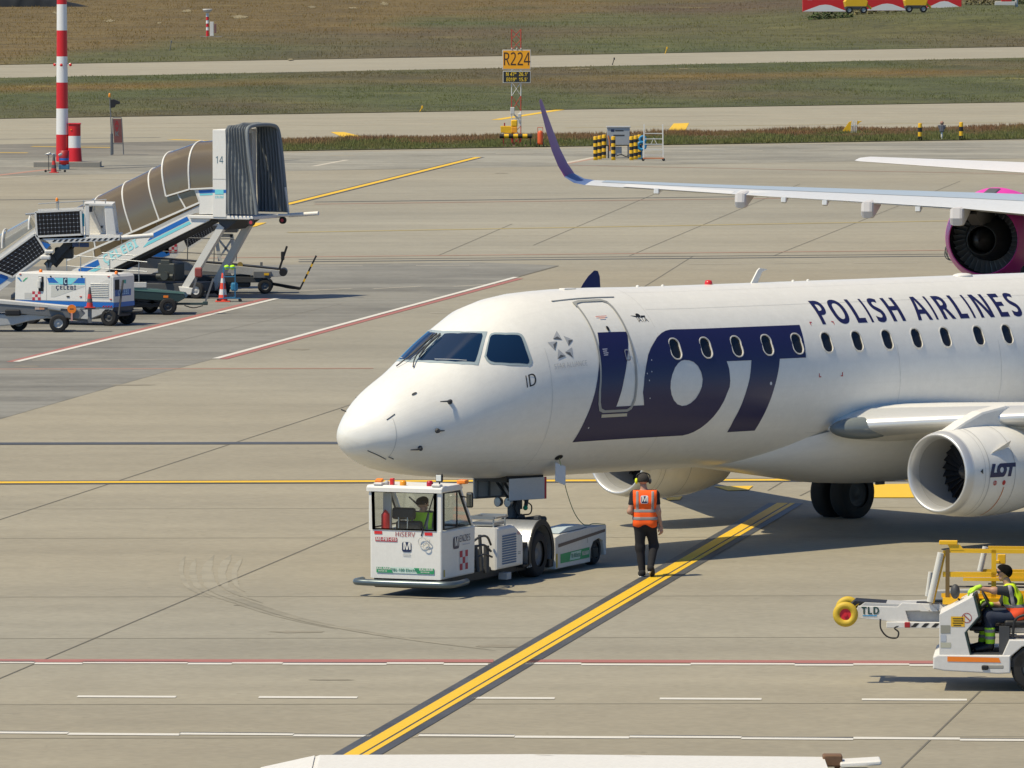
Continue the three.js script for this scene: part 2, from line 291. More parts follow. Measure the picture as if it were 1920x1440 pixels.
// lines far across the apron
L(560, 491, 2200, 477, .35, paint.dark, 'drain_slot'); L(560, 487, 2200, 473, .18, paint.dark, 'drain_slot'); L(380, 484, 2200, 465, .3, paint.redFaint, 'red_line');
L(540, 436, 1800, 414, .45, paint.yellowFaint, 'faded_yellow_line'); L(590, 379, 2100, 360, .32, paint.dark, 'drain_slot'); L(590, 383, 2100, 364, .3, paint.redFaint, 'red_line');
L(536, 384, 897, 295, .62, paint.dark, 'taxi_border'); L(536, 384, 897, 295, .34, paint.yellow, 'taxi_line', .012);
L(588, 312, 651, 300, .3, paint.whiteFaint, 'white_line'); L(1050, 308, 1115, 295, .35, paint.whiteFaint, 'white_line'); L(1050, 309.5, 1115, 297, .3, paint.redFaint, 'red_line', .006);
L(1060, 310, 2100, 330, .22, paint.redFaint, 'red_line'); L(-200, 352, 90, 318, .4, paint.redFaint, 'red_line'); L(-200, 345, 70, 330, .3, paint.whiteFaint, 'white_line'); L(90, 338, 400, 333, .3, paint.whiteFaint, 'white_line');
for (const [a, b] of [[930, 1000], [1080, 1140], [1175, 1225], [1240, 1330], [1360, 1430], [1500, 1580], [1640, 1720], [1790, 1860]]) L(a, 299 - a * .011, b, 299 - b * .011, .35, paint.whiteFaint, 'white_line', .012);
L(-200, 377, 420, 371, .3, paint.dark, 'drain_slot'); L(190, 317, 560, 300, .3, paint.dark, 'drain_slot'); L(530, 303, 640, 301, .25, paint.dark, 'drain_slot');
L(60, 275, 210, 277, .5, paint.yellow, 'taxi_line', .012); L(-100, 286, 52, 287, .5, paint.yellow, 'taxi_line', .012); L(60, 272, 210, 274, .25, paint.yellowFaint, 'taxi_line', .010);
L(320, 262, 390, 264, .6, paint.yellow, 'taxi_line', .012); L(930, 225, 1050, 206, .55, paint.yellow, 'taxi_line', .012); L(1060, 240, 2200, 226, .25, paint.yellowFaint, 'taxi_line', .012);
L(-50, 262, 300, 258, .3, paint.dark, 'drain_slot');
L(-300, 240, 2200, 204, 1.2, M([.36, .325, .25], .9, { map: concTex }), 'worn_track'); L(-300, 247, 2200, 213, .8, M([.39, .35, .265], .9, { map: concTex }), 'worn_track');
poly([G(620, 248), G(645, 248), G(690, 259), G(650, 261)], .014, paint.yellow, 'yellow_arrow'); poly([G(1263, 232), G(1292, 231), G(1285, 245), G(1251, 247)], .014, paint.yellow, 'yellow_arrow');
poly([G(432, 419), G(500, 418), G(480, 425), G(434, 432)], .014, paint.yellow, 'yellow_arrow'); poly([G(1338, 913), G(1412, 912), G(1403, 920), G(1365, 921)], .014, paint.yellow, 'yellow_arrow'); poly([G(1560, 910), G(1720, 908), G(1720, 934), G(1572, 934)], .014, paint.yellow, 'yellow_arrow');
poly([G(1248, 935), G(1280, 931), G(1275, 938), G(1252, 939)], .014, paint.yellow, 'yellow_arrow');
// slab joints
for (const [a, b, c, d] of [[-200, 1357, 690, 980], [-200, 1040, 673, 754], [1690, 1440, 1838, 1296], [330, 640, 640, 570], [950, 700, 1300, 480], [1180, 480, 1500, 345], [1450, 480, 1800, 340], [1000, 460, 1260, 350], [1440, 920, 1640, 800], [1500, 930, 1700, 830], [820, 480, 960, 420]]) L(a, b, c, d, .034, paint.joint, 'slab_joint', .006);
for (const y of [1120, 1198, 1322, 1385, 1010, 955]) L(-300, y, 2300, y - 4, .05, M([.255, .235, .185], .9), 'slab_joint', .006);
// curved tyre scuffs left by a turning tug
{
  const c = new THREE.CatmullRomCurve3([[402, 1040], [391, 1058], [388, 1078], [404, 1106], [470, 1132], [580, 1165], [700, 1188], [800, 1203], [930, 1220]].map(([x, y]) => G(x, y)));
  for (const [k, [o, w, t0, t1]] of [[0, .2, 0, 1], [.28, .12, .05, .7], [-.3, .14, .0, .5], [.5, .08, .02, .45], [-.55, .1, .05, .4], [.13, .06, .3, 1], [-.12, .05, .2, .9]].entries()) {
    const a = [], b = [], N = 60; for (let i = 0; i <= N; i++) { const t = t0 + (t1 - t0) * i / N, p = c.getPoint(t), d = c.getTangent(t), n = V(-d.z, 0, d.x), q = w / 2 * Math.min(1, i / 10, (N - i) / 14 + .05) * (1 + .25 * noise2(i * .35, k * 5)); p.addScaledVector(n, o * (1 - .6 * t)); a.push(p.clone().addScaledVector(n, q)); b.push(p.clone().addScaledVector(n, -q)); }
    poly([...a, ...b.reverse()], .0045 + k * 2e-4, paint.rubberMark, 'tyre_scuff');
  }
}
for (const [x, y, w, h] of [[560, 1185, 120, 5], [940, 1212, 130, 6], [620, 1275, 90, 3], [450, 1135, 30, 2], [880, 690, 130, 5], [560, 655, 60, 4], [250, 722, 90, 3], [640, 292, 70, 2], [940, 325, 30, 1.5], [50, 687, 60, 3]]) {
  const pts = []; for (let i = 0; i < 22; i++) { const a = i / 22 * 6.283, r = .6 + .4 * rnd(); pts.push(G(x + Math.cos(a) * w * r / 2, y + Math.sin(a) * h * r / 2)); }
  poly(pts, .005, M([.29, .262, .20], .9, { map: asphTex }), 'stain');
}

for (const [x, y, w, h] of [[205, 40, 26, 6], [352, 22, 26, 7], [447, 33, 40, 8], [105, 25, 14, 5], [585, 14, 18, 5], [660, 16, 22, 4], [720, 8, 18, 8], [298, 44, 10, 4], [545, 113, 14, 3], [1085, 131, 60, 3], [1282, 131, 24, 2]]) {
  const pts = []; for (let i = 0; i < 18; i++) { const a = i / 18 * 6.283, r = .5 + .5 * rnd(); pts.push(G(x + Math.cos(a) * w * r / 2, y + Math.sin(a) * h * r / 2)); }
  poly(pts, .06, M([.30, .25, .15], 1, { map: grassTex }), 'dry_grass_patch');
}
// ---------------------------------------------------------------- the white airliner on tow
const TH = 46.3 * Math.PI / 180, LIFT = .68 * Math.PI / 180, ROLL = -.6 * Math.PI / 180;
const MAINGEAR = V(8.0065, 0, -151.0706);
const CA = [-.17, -.08, .12, .6, 1.4, 2.3, 3.2, 4.2, 5.5, 7.5, 12, 20, 24, 28, 31.4];
const CW = [0, .27, .50, .80, 1.06, 1.26, 1.40, 1.47, 1.505, 1.505, 1.505, 1.505, 1.40, .95, .25];
const CT = [2.22, 2.46, 2.62, 3.0, 3.42, 3.99, 4.42, 4.555, 4.59, 4.57, 4.57, 4.57, 4.58, 4.55, 4.35];
const CB = [2.22, 1.956, 1.82, 1.622, 1.493, 1.418, 1.365, 1.345, 1.345, 1.345, 1.345, 1.345, 1.75, 2.8, 3.9];
function pchip(xs, ys) {
  const n = xs.length, h = [], d = [], m = new Array(n).fill(0);
  for (let i = 0; i < n - 1; i++) { h[i] = xs[i + 1] - xs[i]; d[i] = (ys[i + 1] - ys[i]) / h[i]; }
  for (let i = 1; i < n - 1; i++) if (d[i - 1] * d[i] > 0) { const a = 2 * h[i] + h[i - 1], b = h[i] + 2 * h[i - 1]; m[i] = (a + b) / (a / d[i - 1] + b / d[i]); }
  m[0] = d[0]; m[n - 1] = d[n - 2];
  return x => { let i = 0; while (i < n - 2 && x > xs[i + 1]) i++; const t = (x - xs[i]) / h[i]; return ys[i] * (1 + 2 * t) * (1 - t) ** 2 + m[i] * h[i] * t * (1 - t) ** 2 + ys[i + 1] * t * t * (3 - 2 * t) + m[i + 1] * h[i] * t * t * (t - 1); };
}
const blunt = ys => { const f = pchip(CA, ys); return a => a < CA[1] ? ys[0] + (ys[1] - ys[0]) * Math.sqrt(Math.max(0, (a - CA[0]) / (CA[1] - CA[0]))) : f(a); };   // round nose tip
const fW = blunt(CW), fT = blunt(CT), fB = blunt(CB);
function S0(a, b) { const t = fT(a), u = fB(a), w = fW(a), yc = t * .47 + u * .53, s = Math.sin(b), c = Math.cos(b); return V(a, s >= 0 ? yc + (t - yc) * s : yc + (yc - u) * s, w * c); }
function Sn(a, b) { const e = 1e-3, p = S0(a, b), du = S0(a + e, b).sub(p), dv = S0(a, b + e).sub(p); return dv.cross(du).normalize().negate(); }
const KG = 1.56, D2R = Math.PI / 180;                       // girth metres per radian
const Sk = (off) => (a, g) => { const b = g / KG, n = Sn(a, b), p = S0(a, b); if (n.dot(V(0, p.y - (fT(a) * .47 + fB(a) * .53), p.z)) < 0) n.negate(); return p.addScaledVector(n, off); };
const degPts = l => l.map(([a, b]) => new THREE.Vector2(a, b * D2R * KG));

const plane = thing('regional_airliner', 'white twin-engine regional airliner with big dark blue LOT lettering, nose on a tug', 'airliner');
plane.rotation.order = 'YZX'; plane.rotation.set(ROLL, TH, -LIFT);
plane.position.copy(MAINGEAR).sub(V(15.5, 0, 0).applyEuler(plane.rotation));
const winA = [6.58, 7.373, 8.175, 8.973, 9.767, 10.56, 11.376, 12.19, 12.992, 13.79, 14.71, 15.51, 16.31, 17.11, 17.91, 18.71], winB = 23.3 * D2R;
{
  // hull, closed, with the cabin windows really cut out
  const as = []; for (let i = 0; i <= 26; i++) as.push(-.17 + 2.15 * (i / 26) ** 2); for (let i = 1; i <= 60; i++) as.push(1.98 + (31.4 - 1.98) * i / 60);
  const nb = 112, pos = [], uv = [], idx = [];
  as.forEach(a => { for (let j = 0; j < nb; j++) { const b = -Math.PI / 2 + j / nb * 2 * Math.PI, p = S0(Math.max(a, -.1699), b); pos.push(p.x, p.y, p.z); uv.push(a * .4, j / nb * 4); } });
  for (let i = 0; i < as.length - 1; i++) for (let j = 0; j < nb; j++) { const A = i * nb + j, B = i * nb + (j + 1) % nb, Cc = A + nb, Dd = B + nb; idx.push(A, B, Cc, B, Dd, Cc); }
  const c0 = pos.length / 3; pos.push(-.1702, 2.22, 0); uv.push(0, 0); const e = S0(31.4, 0); pos.push(31.42, (fT(31.4) + fB(31.4)) / 2, 0); uv.push(0, 0);
  for (let j = 0; j < nb; j++) { idx.push(c0, (j + 1) % nb, j); const q = (as.length - 1) * nb; idx.push(c0 + 1, q + j, q + (j + 1) % nb); }
  const g = new THREE.BufferGeometry(); g.setAttribute('position', new THREE.Float32BufferAttribute(pos, 3)); g.setAttribute('uv', new THREE.Float32BufferAttribute(uv, 2)); g.setIndex(idx); g.computeVertexNormals();
  // outward check
  const n = g.attributes.normal, k = 40 * nb + nb / 4; if (n.getZ(k) < 0) { for (let i = 0; i < idx.length; i += 3) { const t = idx[i]; idx[i] = idx[i + 1]; idx[i + 1] = t; } g.setIndex(idx); g.computeVertexNormals(); }
  const cut = winA.map(a => { const p = S0(a, winB), nrm = V(0, Math.sin(winB) * .93, Math.cos(winB)).normalize(), up = V(0, nrm.z, -nrm.y);
    const c = new THREE.ExtrudeGeometry(rrect(.255, .37, .115), { depth: .35, bevelEnabled: false, curveSegments: 6 });
    return c.applyMatrix4(new THREE.Matrix4().makeBasis(V(1, 0, 0), up, nrm).setPosition(p.clone().addScaledVector(nrm, -.1))); });
  const ev = new Evaluator(); ev.attributes = ['position', 'normal', 'uv']; ev.useGroups = false;
  const A = new Brush(g, MAT.skin), B = new Brush(mergeGeometries(cut.map(norm)), MAT.skin); A.updateMatrixWorld(); B.updateMatrixWorld();
  const r = ev.evaluate(A, B, SUBTRACTION); part(plane, 'fuselage', r.geometry, MAT.skin);
  const paneG = new THREE.ShapeGeometry(rrect(.255, .37, .115), 6), ringG = (() => { const s = rrect(.285, .40, .13); s.holes.push(rrect(.254, .369, .115, 0, 0, THREE.Path)); return new THREE.ExtrudeGeometry(s, { depth: .012, bevelEnabled: true, bevelSize: .004, bevelThickness: .004, bevelSegments: 1, curveSegments: 6 }); })();
  const ringM = M([.62, .60, .55], .4);
  for (const a of winA) { const p = S0(a, winB), nrm = V(0, Math.sin(winB) * .93, Math.cos(winB)).normalize(), up = V(0, nrm.z, -nrm.y), mk = d => new THREE.Matrix4().makeBasis(V(1, 0, 0), up, nrm).setPosition(p.clone().addScaledVector(nrm, d));
    const w = part(plane, 'window', paneG.clone().applyMatrix4(mk(-.022)), MAT.pane); part(w, 'window_frame', ringG.clone().applyMatrix4(mk(-.012)), ringM); }
  // starboard windows, seen only from the other side
  for (const a of winA) { const p = S0(a, Math.PI - winB), nrm = V(0, Math.sin(winB) * .93, -Math.cos(winB)).normalize(), up = V(0, -nrm.z, nrm.y); part(plane, 'window', paneG.clone().applyMatrix4(new THREE.Matrix4().makeBasis(V(-1, 0, 0), up, nrm).setPosition(p.clone().addScaledVector(nrm, .004))), MAT.pane); }
}
const lotOuter = [[4.147, -34.5], [4.259, -18.1], [4.387, -4.1], [4.541, 11.9], [4.658, 23.5], [4.776, 35.9], [5.501, 35.3], [5.414, 27], [5.302, 18.7], [5.148, 6.5], [5.032, -4.3], [4.972, -10.4], [5.67, -10.5], [5.616, -2.2], [5.663, 6.8], [5.74, 13.6], [5.843, 20], [5.95, 24], [6.079, 27.6], [6.21, 31], [6.362, 33.7], [6.49, 35.2], [6.63, 35.9], [10.0, 35.6], [9.911, 14.4], [9.216, 14.4], [9.167, 9.5], [9.029, -2.2], [8.92, -14], [8.83, -25], [8.779, -33.3], [8.059, -33.4], [8.1, -24], [8.183, -15.4], [8.28, -5], [8.38, 4], [8.47, 14.3], [7.824, 14.4], [7.86, 10], [7.867, 2.9], [7.85, -1], [7.794, -4.7], [7.73, -10], [7.637, -15.7], [7.54, -20.6], [7.42, -25.2], [7.3, -28.8], [7.159, -31.7], [7.04, -33.2], [6.905, -34.1]];
const lotInner = [[6.738, 16.2], [6.86, 15.9], [6.962, 14.9], [7.063, 12.4], [7.13, 8.6], [7.155, 4.5], [7.13, .2], [7.069, -3.8], [6.98, -7.8], [6.861, -10.6], [6.76, -11.9], [6.656, -12.1], [6.53, -10.9], [6.423, -8.1], [6.35, -4.2], [6.32, 0], [6.33, 4.1], [6.38, 7.9], [6.47, 11.9], [6.57, 14.4], [6.65, 15.7]];
const seam = M([.42, .42, .40], .6), redPaint = M([.45, .03, .03], .5);
{
  const s = new THREE.Shape(degPts(lotOuter)); s.holes.push(new THREE.Path(degPts(lotInner)));
  for (let i = 0; i < 5; i++) { const h = rrect(.262, .378, .12, winA[i], winB * KG, THREE.Path); s.holes.push(h); }
  part(plane, 'airline_lettering', inked([s], Sk(.004), .07), MAT.navy, 'big dark blue LOT lettering');
  const word = (t, size, a, deg, mat, { sx = 1, f = font, name = 'letter', off = .004 } = {}) => { for (const q of textShapes(t, size, f)) part(plane, name, inked([q], (x, y) => Sk(off)(a + x * sx, deg * D2R * KG + y), .08), mat); };
  const h = .53, adv = c => font.data.glyphs[c].ha / font.data.resolution * h, str = 'POLISH AIRLINES', tot = [...str.slice(0, 14)].reduce((t, c) => t + adv(c), 0), gap = (5.27 - tot * .84) / 13.5;
  { let x = 10.56; for (const c of str) { if (c !== ' ') word(c, h, x, 35.3, MAT.navy, { sx: .84 }); x += adv(c) * .84 + gap; } }
  word('ID', .21, 2.86, 8.6, MAT.black, { sx: 1.0, f: fontR }); word('STAR ALLIANCE', .085, 3.52, 15.9, M([.52, .52, .51], .6), { f: fontR }); word('IATA', .105, 5.92, 41.9, MAT.black, { sx: .95, f: fontR });
  part(plane, 'emblem', [inked([new THREE.Shape().absellipse(6.0, 47.1 * D2R * KG, .055, .045, 0, Math.PI * 2)], Sk(.004), .1), inked([new THREE.Shape(degPts([[5.80, 47.2], [5.97, 46.6], [5.95, 45.4]])), new THREE.Shape(degPts([[6.06, 46.9], [6.17, 46.9], [6.16, 45.7], [6.05, 45.5]]))], Sk(.004), .1)], MAT.black);
  // alliance star: five darts, each with a lit and a dark printed facet
  const dl = M([.40, .41, .42], .5), dd = M([.10, .105, .11], .5);
  const darts = [[[3.852, 40.0], [3.684, 34.9], [3.878, 33.4]], [[3.948, 35.8], [4.127, 32.5], [3.972, 29.0]], [[4.04, 27.8], [3.851, 25.3], [3.998, 21.4]], [[3.718, 27.8], [3.638, 21.8], [3.843, 22.9]], [[3.538, 33.3], [3.754, 32.9], [3.635, 27.6]]];
  for (const t of darts) { const c = [(t[0][0] + t[1][0] + t[2][0]) / 3, (t[0][1] + t[1][1] + t[2][1]) / 3]; part(plane, 'emblem', inked([new THREE.Shape(degPts([t[0], t[1], c])), new THREE.Shape(degPts([t[0], t[2], c]))], Sk(.004), .1), dl); part(plane, 'emblem', inked([new THREE.Shape(degPts([t[1], t[2], c]))], Sk(.0042), .1), dd); }
  // cockpit glazing, both sides
  const WSF = [[2.2, 90], [2.24, 80.7], [2.32, 72.2], [2.44, 65], [2.58, 58.6], [2.44, 53.8], [2.31, 48.9], [2.19, 43.9], [2.08, 39], [1.85, 47.7], [1.66, 58.2], [1.5, 70.7], [1.41, 86.7], [1.4, 90]];
  const WSG = [[2.14, 85.5], [2.22, 74.9], [2.34, 67.2], [2.46, 61.2], [2.485, 60], [2.46, 57.8], [2.32, 52.7], [2.19, 47.6], [2.085, 43.6], [2.05, 43], [1.79, 53.8], [1.6, 66.8], [1.49, 80], [1.475, 85.5]];
  const SWF = [[2.25, 42.2], [2.4, 48.9], [2.55, 54.6], [2.6, 55.4], [2.66, 54.5], [2.83, 49.3], [3.04, 45], [3.09, 43], [3.1, 41], [3.08, 32], [3.08, 24], [3.05, 22.2], [2.99, 21.2], [2.64, 26.7], [2.34, 33.2], [2.28, 35.4], [2.25, 38.6]];
  const SWG = [[2.29, 42], [2.42, 48.1], [2.54, 53], [2.59, 53.8], [2.64, 53], [2.8, 48], [2.99, 44], [3.03, 42.8], [3.045, 41], [3.02, 32.4], [3.02, 24.8], [3.0, 23.5], [2.96, 23.1], [2.64, 28.4], [2.38, 34.2], [2.32, 36.4], [2.29, 38.8]];
  const frameM = M([.30, .36, .38], .4);
  for (const m of [1, -1]) { const fl = l => degPts(l.map(([a, b]) => [a, m > 0 ? b : 180 - b]));
    const ws = part(plane, 'windshield', inked([new THREE.Shape(fl(WSG))], Sk(.008), .06), MAT.glass); part(ws, 'window_frame', inked([new THREE.Shape(fl(WSF))], Sk(.004), .06), frameM);
    const sw = part(plane, 'cockpit_side_window', inked([new THREE.Shape(fl(SWG))], Sk(.008), .06), MAT.glass); part(sw, 'window_frame', inked([new THREE.Shape(fl(SWF))], Sk(.004), .06), frameM);
    const P = (a, b, o = .03) => Sk(o)(a, (m > 0 ? b : 180 - b) * D2R * KG).toArray();
    part(plane, 'wiper', [tube([P(1.27, 79), P(1.4, 84, .06), P(1.62, 88, .07), P(2.06, 86, .05)], .012, 20, 6), tube([P(1.52, 84, .05), P(1.75, 86.6, .06), P(2.1, 88.2, .03)], .016, 20, 6)], MAT.darkGrey);
    // sun-visor bars seen behind the glass
    for (const l of [[[2.27, 74], [2.33, 69], [2.42, 63.5]], [[1.60, 70], [1.78, 57], [1.95, 48]]]) part(ws, 'glass_edge_strip', tube(l.map(([a, b]) => P(a, b, .012)), .006, 10, 5), M([.6, .62, .62], .4));
  }
  // passenger door: grey seal ring, skin panel, sill plate, handle
  const DO = [[4.70, 61.5], [4.86, 63.2], [5.42, 63], [5.53, 60.5], [5.545, 55.5], [5.525, 40.3], [5.51, 27.9], [5.495, 14], [5.47, 3.5], [5.43, -7], [5.36, -12.5], [5.26, -14.2], [4.66, -14], [4.56, -12.5], [4.515, -8], [4.51, -.4], [4.57, 11.8], [4.615, 23.6], [4.65, 35.4], [4.67, 49.1], [4.68, 56]];
  const cx = 5.03, cy = 24, DI = DO.map(([a, b]) => [cx + (a - cx) * .90, cy + (b - cy) * .955]);
  const ring = new THREE.Shape(degPts(DO)); ring.holes.push(new THREE.Path(degPts(DI)));
  const door = part(plane, 'passenger_door', inked([ring], Sk(.012), .1), M([.33, .33, .31], .45), 'forward passenger door with grey seal');
  part(door, 'door_seal', inked([new THREE.Shape(degPts([[4.66, 57], [4.67, 62], [4.86, 63.6], [5.42, 63.4], [5.53, 60.5], [5.4, 61], [4.9, 61.4], [4.76, 60.5]]))], Sk(.016), .1), M([.33, .33, .30], .5));
  part(door, 'sill_plate', inked([new THREE.Shape(degPts([[4.63, -15], [5.26, -15.2], [5.27, -17.3], [4.64, -17.2]]))], Sk(.014), .1), M([.5, .47, .38], .5));
  const hr = new THREE.Shape(rrect(.12, .19, .04, 5.31, 20.4 * D2R * KG).getPoints(4)); hr.holes.push(new THREE.Path(rrect(.08, .15, .03, 5.31, 20.4 * D2R * KG, THREE.Path).getPoints(4)));
  part(door, 'handle', inked([hr], Sk(.02), .1), M([.25, .25, .27], .4)); part(door, 'peep_window', inked([new THREE.Shape().absellipse(5.06, 38 * D2R * KG, .035, .05, 0, Math.PI * 2)], Sk(.014), .1), MAT.black);
  for (const [x0, x1, b] of [[4.93, 5.2, 47], [5.0, 5.14, 45.6]]) part(door, 'notice', inked([new THREE.Shape(rectPts(x0, x1, b * D2R * KG, b * D2R * KG + .018).map(p => new THREE.Vector2(...p)))], Sk(.014), .1), M([.55, .22, .2], .6));
  for (const k of [0, 1, 2, 3]) part(door, 'notice', inked([new THREE.Shape(rectPts(4.74, 4.74 + .12 - .02 * (k % 2), (24.6 - k * 1.2) * D2R * KG, (24.6 - k * 1.2) * D2R * KG + .012).map(p => new THREE.Vector2(...p)))], Sk(.012), .1), M([.5, .5, .6], .5));
  part(plane, 'rain_gutter', tube([[4.26, 65.5], [4.8, 66], [5.3, 66], [5.82, 65.8]].map(([a, b]) => Sk(.008)(a, b * D2R * KG).toArray()), .012, 20, 6), seam);
  // panel joints
  const ringL = (a, b0, b1, w = .012) => inked([new THREE.Shape(degPts([[a, b0], [a + w, b0], [a + w, b1], [a, b1]]))], Sk(.003), .12), longL = (b, a0, a1, w = .35) => inked([new THREE.Shape(degPts([[a0, b], [a1, b], [a1, b + w], [a0, b + w]]))], Sk(.003), .3);
  part(plane, 'panel_joint', [ringL(.36, -44, 30, .009), ringL(.36, 150, 224, .009), ringL(3.42, -60, 30, .006), ringL(6.25, -80, 34, .006), ringL(6.25, 38, 85, .006), ringL(12.4, -20, 20, .006), ringL(15.2, -20, 20, .006), longL(52, 6.3, 20, .18), longL(-38, 10.2, 12, .2), longL(-50, 1.2, 4, .15), longL(72, 6, 20, .15)], M([.50, .50, .48], .6));
  for (const [a, b, c, d] of [[.03, -40, .36, -50], [.28, 32, .42, 34.5], [.36, -43, .46, -45.5]]) part(plane, 'radome_strip', tube([Sk(.006)(a, b * D2R * KG).toArray(), Sk(.006)((a + c) / 2, (b + d) / 2 * D2R * KG).toArray(), Sk(.006)(c, d * D2R * KG).toArray()], .008, 8, 5), MAT.darkGrey);
  // rivet rows: fine dots round the wing root
  const br = (a, b, k = .06, dw = 0) => inked([new THREE.Shape(degPts([[a, b], [a + k, b], [a + k, b + .6], [a + .018, b + .6], [a + .018, b + 2.4], [a, b + 2.4]].map(([x, y]) => [dw & 1 ? 2 * a - x : x, dw & 2 ? 2 * b - y : y])))], Sk(.005), .1);
  for (const g of [br(10.29, 37.4, .06, 2), br(10.93, 37.2, .06, 3), br(10.21, 2.2, .06, 0), br(10.85, 2.2, .06, 1)]) part(plane, 'rescue_mark', g, redPaint);
  // probes and vanes
  const probe = (a, b, len) => { const p = Sk(0)(a, b * D2R * KG), q = Sk(.05)(a, b * D2R * KG); return [rod(p.toArray(), q.toArray(), .045, .034), rod(q.toArray(), q.clone().add(V(-len * 1.3, 0, .01)).toArray(), .017, .009)]; };
  for (const [a, b] of [[1.36, 22.7], [1.36, 157.3], [.8, -23.3], [.8, 203.3]]) part(plane, 'pitot_probe', probe(a, b, .2), MAT.darkGrey);
  part(plane, 'sensor_vane', probe(1.06, -2.5, -.1), MAT.darkGrey); part(plane, 'ice_detector', rod(Sk(0)(.35, 140 * D2R * KG).toArray(), Sk(.09)(.33, 140 * D2R * KG).toArray(), .012), MAT.darkGrey); part(plane, 'sensor_port', inked([new THREE.Shape().absellipse(.86, 47 * D2R * KG, .05, .04, 0, Math.PI * 2)], Sk(.01), .1), MAT.darkGrey);
  for (const [a, b, s] of [[5.78, 5, .012], [5.74, 9, .012], [5.86, 10, .012], [5.7, 13, .012], [5.8, -6, .012], [5.9, 16.8, .012], [4.4, -24, .015], [8.93, 0, .03]]) part(plane, 'static_port', inked([new THREE.Shape().absellipse(a, b * D2R * KG, s, s, 0, Math.PI * 2)], Sk(.007), .1), M([.6, .6, .62], .5));
  // roof aerials and beacon
  const blade = (a0, a1, y0, h, sweep, t) => prism([[a0, y0], [a1, y0], [a1 + sweep, y0 + h], [a0 + (a1 - a0) * .55 + sweep, y0 + h]], -t, t, .004);
  part(plane, 'blade_aerial', prism([[10.05, 4.54], [10.22, 4.54], [10.36, 4.76], [10.5, 4.8], [10.3, 4.83], [10.24, 4.79]], -.015, .015, .004), MAT.white, 'white swept blade aerial on the roof');
  part(plane, 'beacon', [lathe([[.07, 0], [.07, .05], [.055, .09], [0, .1]], 16).translate(8.95, 4.55, 0)], MP([.6, .03, .03], .25), 'red anti-collision beacon');
  part(plane, 'roof_dome', [xf(new THREE.SphereGeometry(.16, 16, 8), 0, 0, 0).scale(1.4, .35, 1).translate(15.75, 4.56, .1), xf(new THREE.SphereGeometry(.035, 12, 6), 7.1, 4.57, 0), xf(new THREE.SphereGeometry(.03, 12, 6), 7.75, 4.57, 0), box(.3, .03, .14, 5.2, 4.585, .1, .012), xf(new THREE.SphereGeometry(.03, 12, 6), 11.2, 4.57, 0), xf(new THREE.SphereGeometry(.03, 12, 6), 11.6, 4.57, 0)], MAT.white);
}
// wing-to-body fairing: blister along the belly
{
  const fa = [8.4, 9.4, 10.6, 11.8, 13, 14.4, 16.2, 18, 19.4], fb = [1.37, 1.24, 1.08, .93, .88, .9, 1.0, 1.18, 1.37], fw = [.1, .72, 1.2, 1.52, 1.68, 1.74, 1.7, 1.25, .2], ft = [1.4, 1.6, 1.9, 2.12, 2.2, 2.2, 2.15, 1.8, 1.4];
  const B = pchip(fa, fb), W = pchip(fa, fw), T = pchip(fa, ft), pos = [], uv = [], idx = [], na = 44, nb = 40;
  for (let i = 0; i <= na; i++) for (let j = 0; j <= nb; j++) { const a = 8.4 + 11 * i / na, th = -Math.PI + Math.PI * j / nb, c = Math.cos(th), s = Math.sin(th), b = B(a), t = T(a), w = W(a); pos.push(a, t + (t - b) * Math.sign(s) * Math.abs(s) ** .92, w * Math.sign(c) * Math.abs(c) ** .85); uv.push(a * .4, j / nb * 2); }
  for (let i = 0; i < na; i++) for (let j = 0; j < nb; j++) { const a = i * (nb + 1) + j; idx.push(a, a + 1, a + nb + 1, a + 1, a + nb + 2, a + nb + 1); }
  const g = new THREE.BufferGeometry(); g.setAttribute('position', new THREE.Float32BufferAttribute(pos, 3)); g.setAttribute('uv', new THREE.Float32BufferAttribute(uv, 2)); g.setIndex(idx); g.computeVertexNormals();
  part(plane, 'belly_fairing', g, MAT.skin);
  part(plane, 'belly_drain', box(.22, .06, .05, 12.55, .93, .9, .01), MAT.darkGrey);
}
// lofted aerofoil surfaces: stations [z, leading-edge x, y, chord, thickness]
function loft(st, n = 18, vertical = false) {
  const pos = [], uv = [], idx = [], m = 2 * n;
  for (const [z, xl, y, c, t] of st) for (let j = 0; j < m; j++) { const up = j < n, k = up ? j / n : 1 - (j - n) / n, xx = (1 - Math.cos(k * Math.PI)) / 2, yt = t * 5 * (.2969 * Math.sqrt(xx) - .126 * xx - .3516 * xx * xx + .2843 * xx ** 3 - .1015 * xx ** 4) / 1, yy = (up ? 1 : -.75) * yt; if (vertical) pos.push(xl + c * xx, z, y + yy); else pos.push(xl + c * xx, y + yy, z); uv.push(xx * 2, z * .4); }
  for (let i = 0; i < st.length - 1; i++) for (let j = 0; j < m; j++) { const a = i * m + j, b = i * m + (j + 1) % m; idx.push(a, b, a + m, b, b + m, a + m); }
  for (const [o, f] of [[0, 1], [(st.length - 1) * m, -1]]) for (let j = 1; j < m - 1; j++) idx.push(o, o + j, o + j + 1);
  const g = new THREE.BufferGeometry(); g.setAttribute('position', new THREE.Float32BufferAttribute(pos, 3)); g.setAttribute('uv', new THREE.Float32BufferAttribute(uv, 2)); g.setIndex(idx); g.computeVertexNormals(); return g;
}
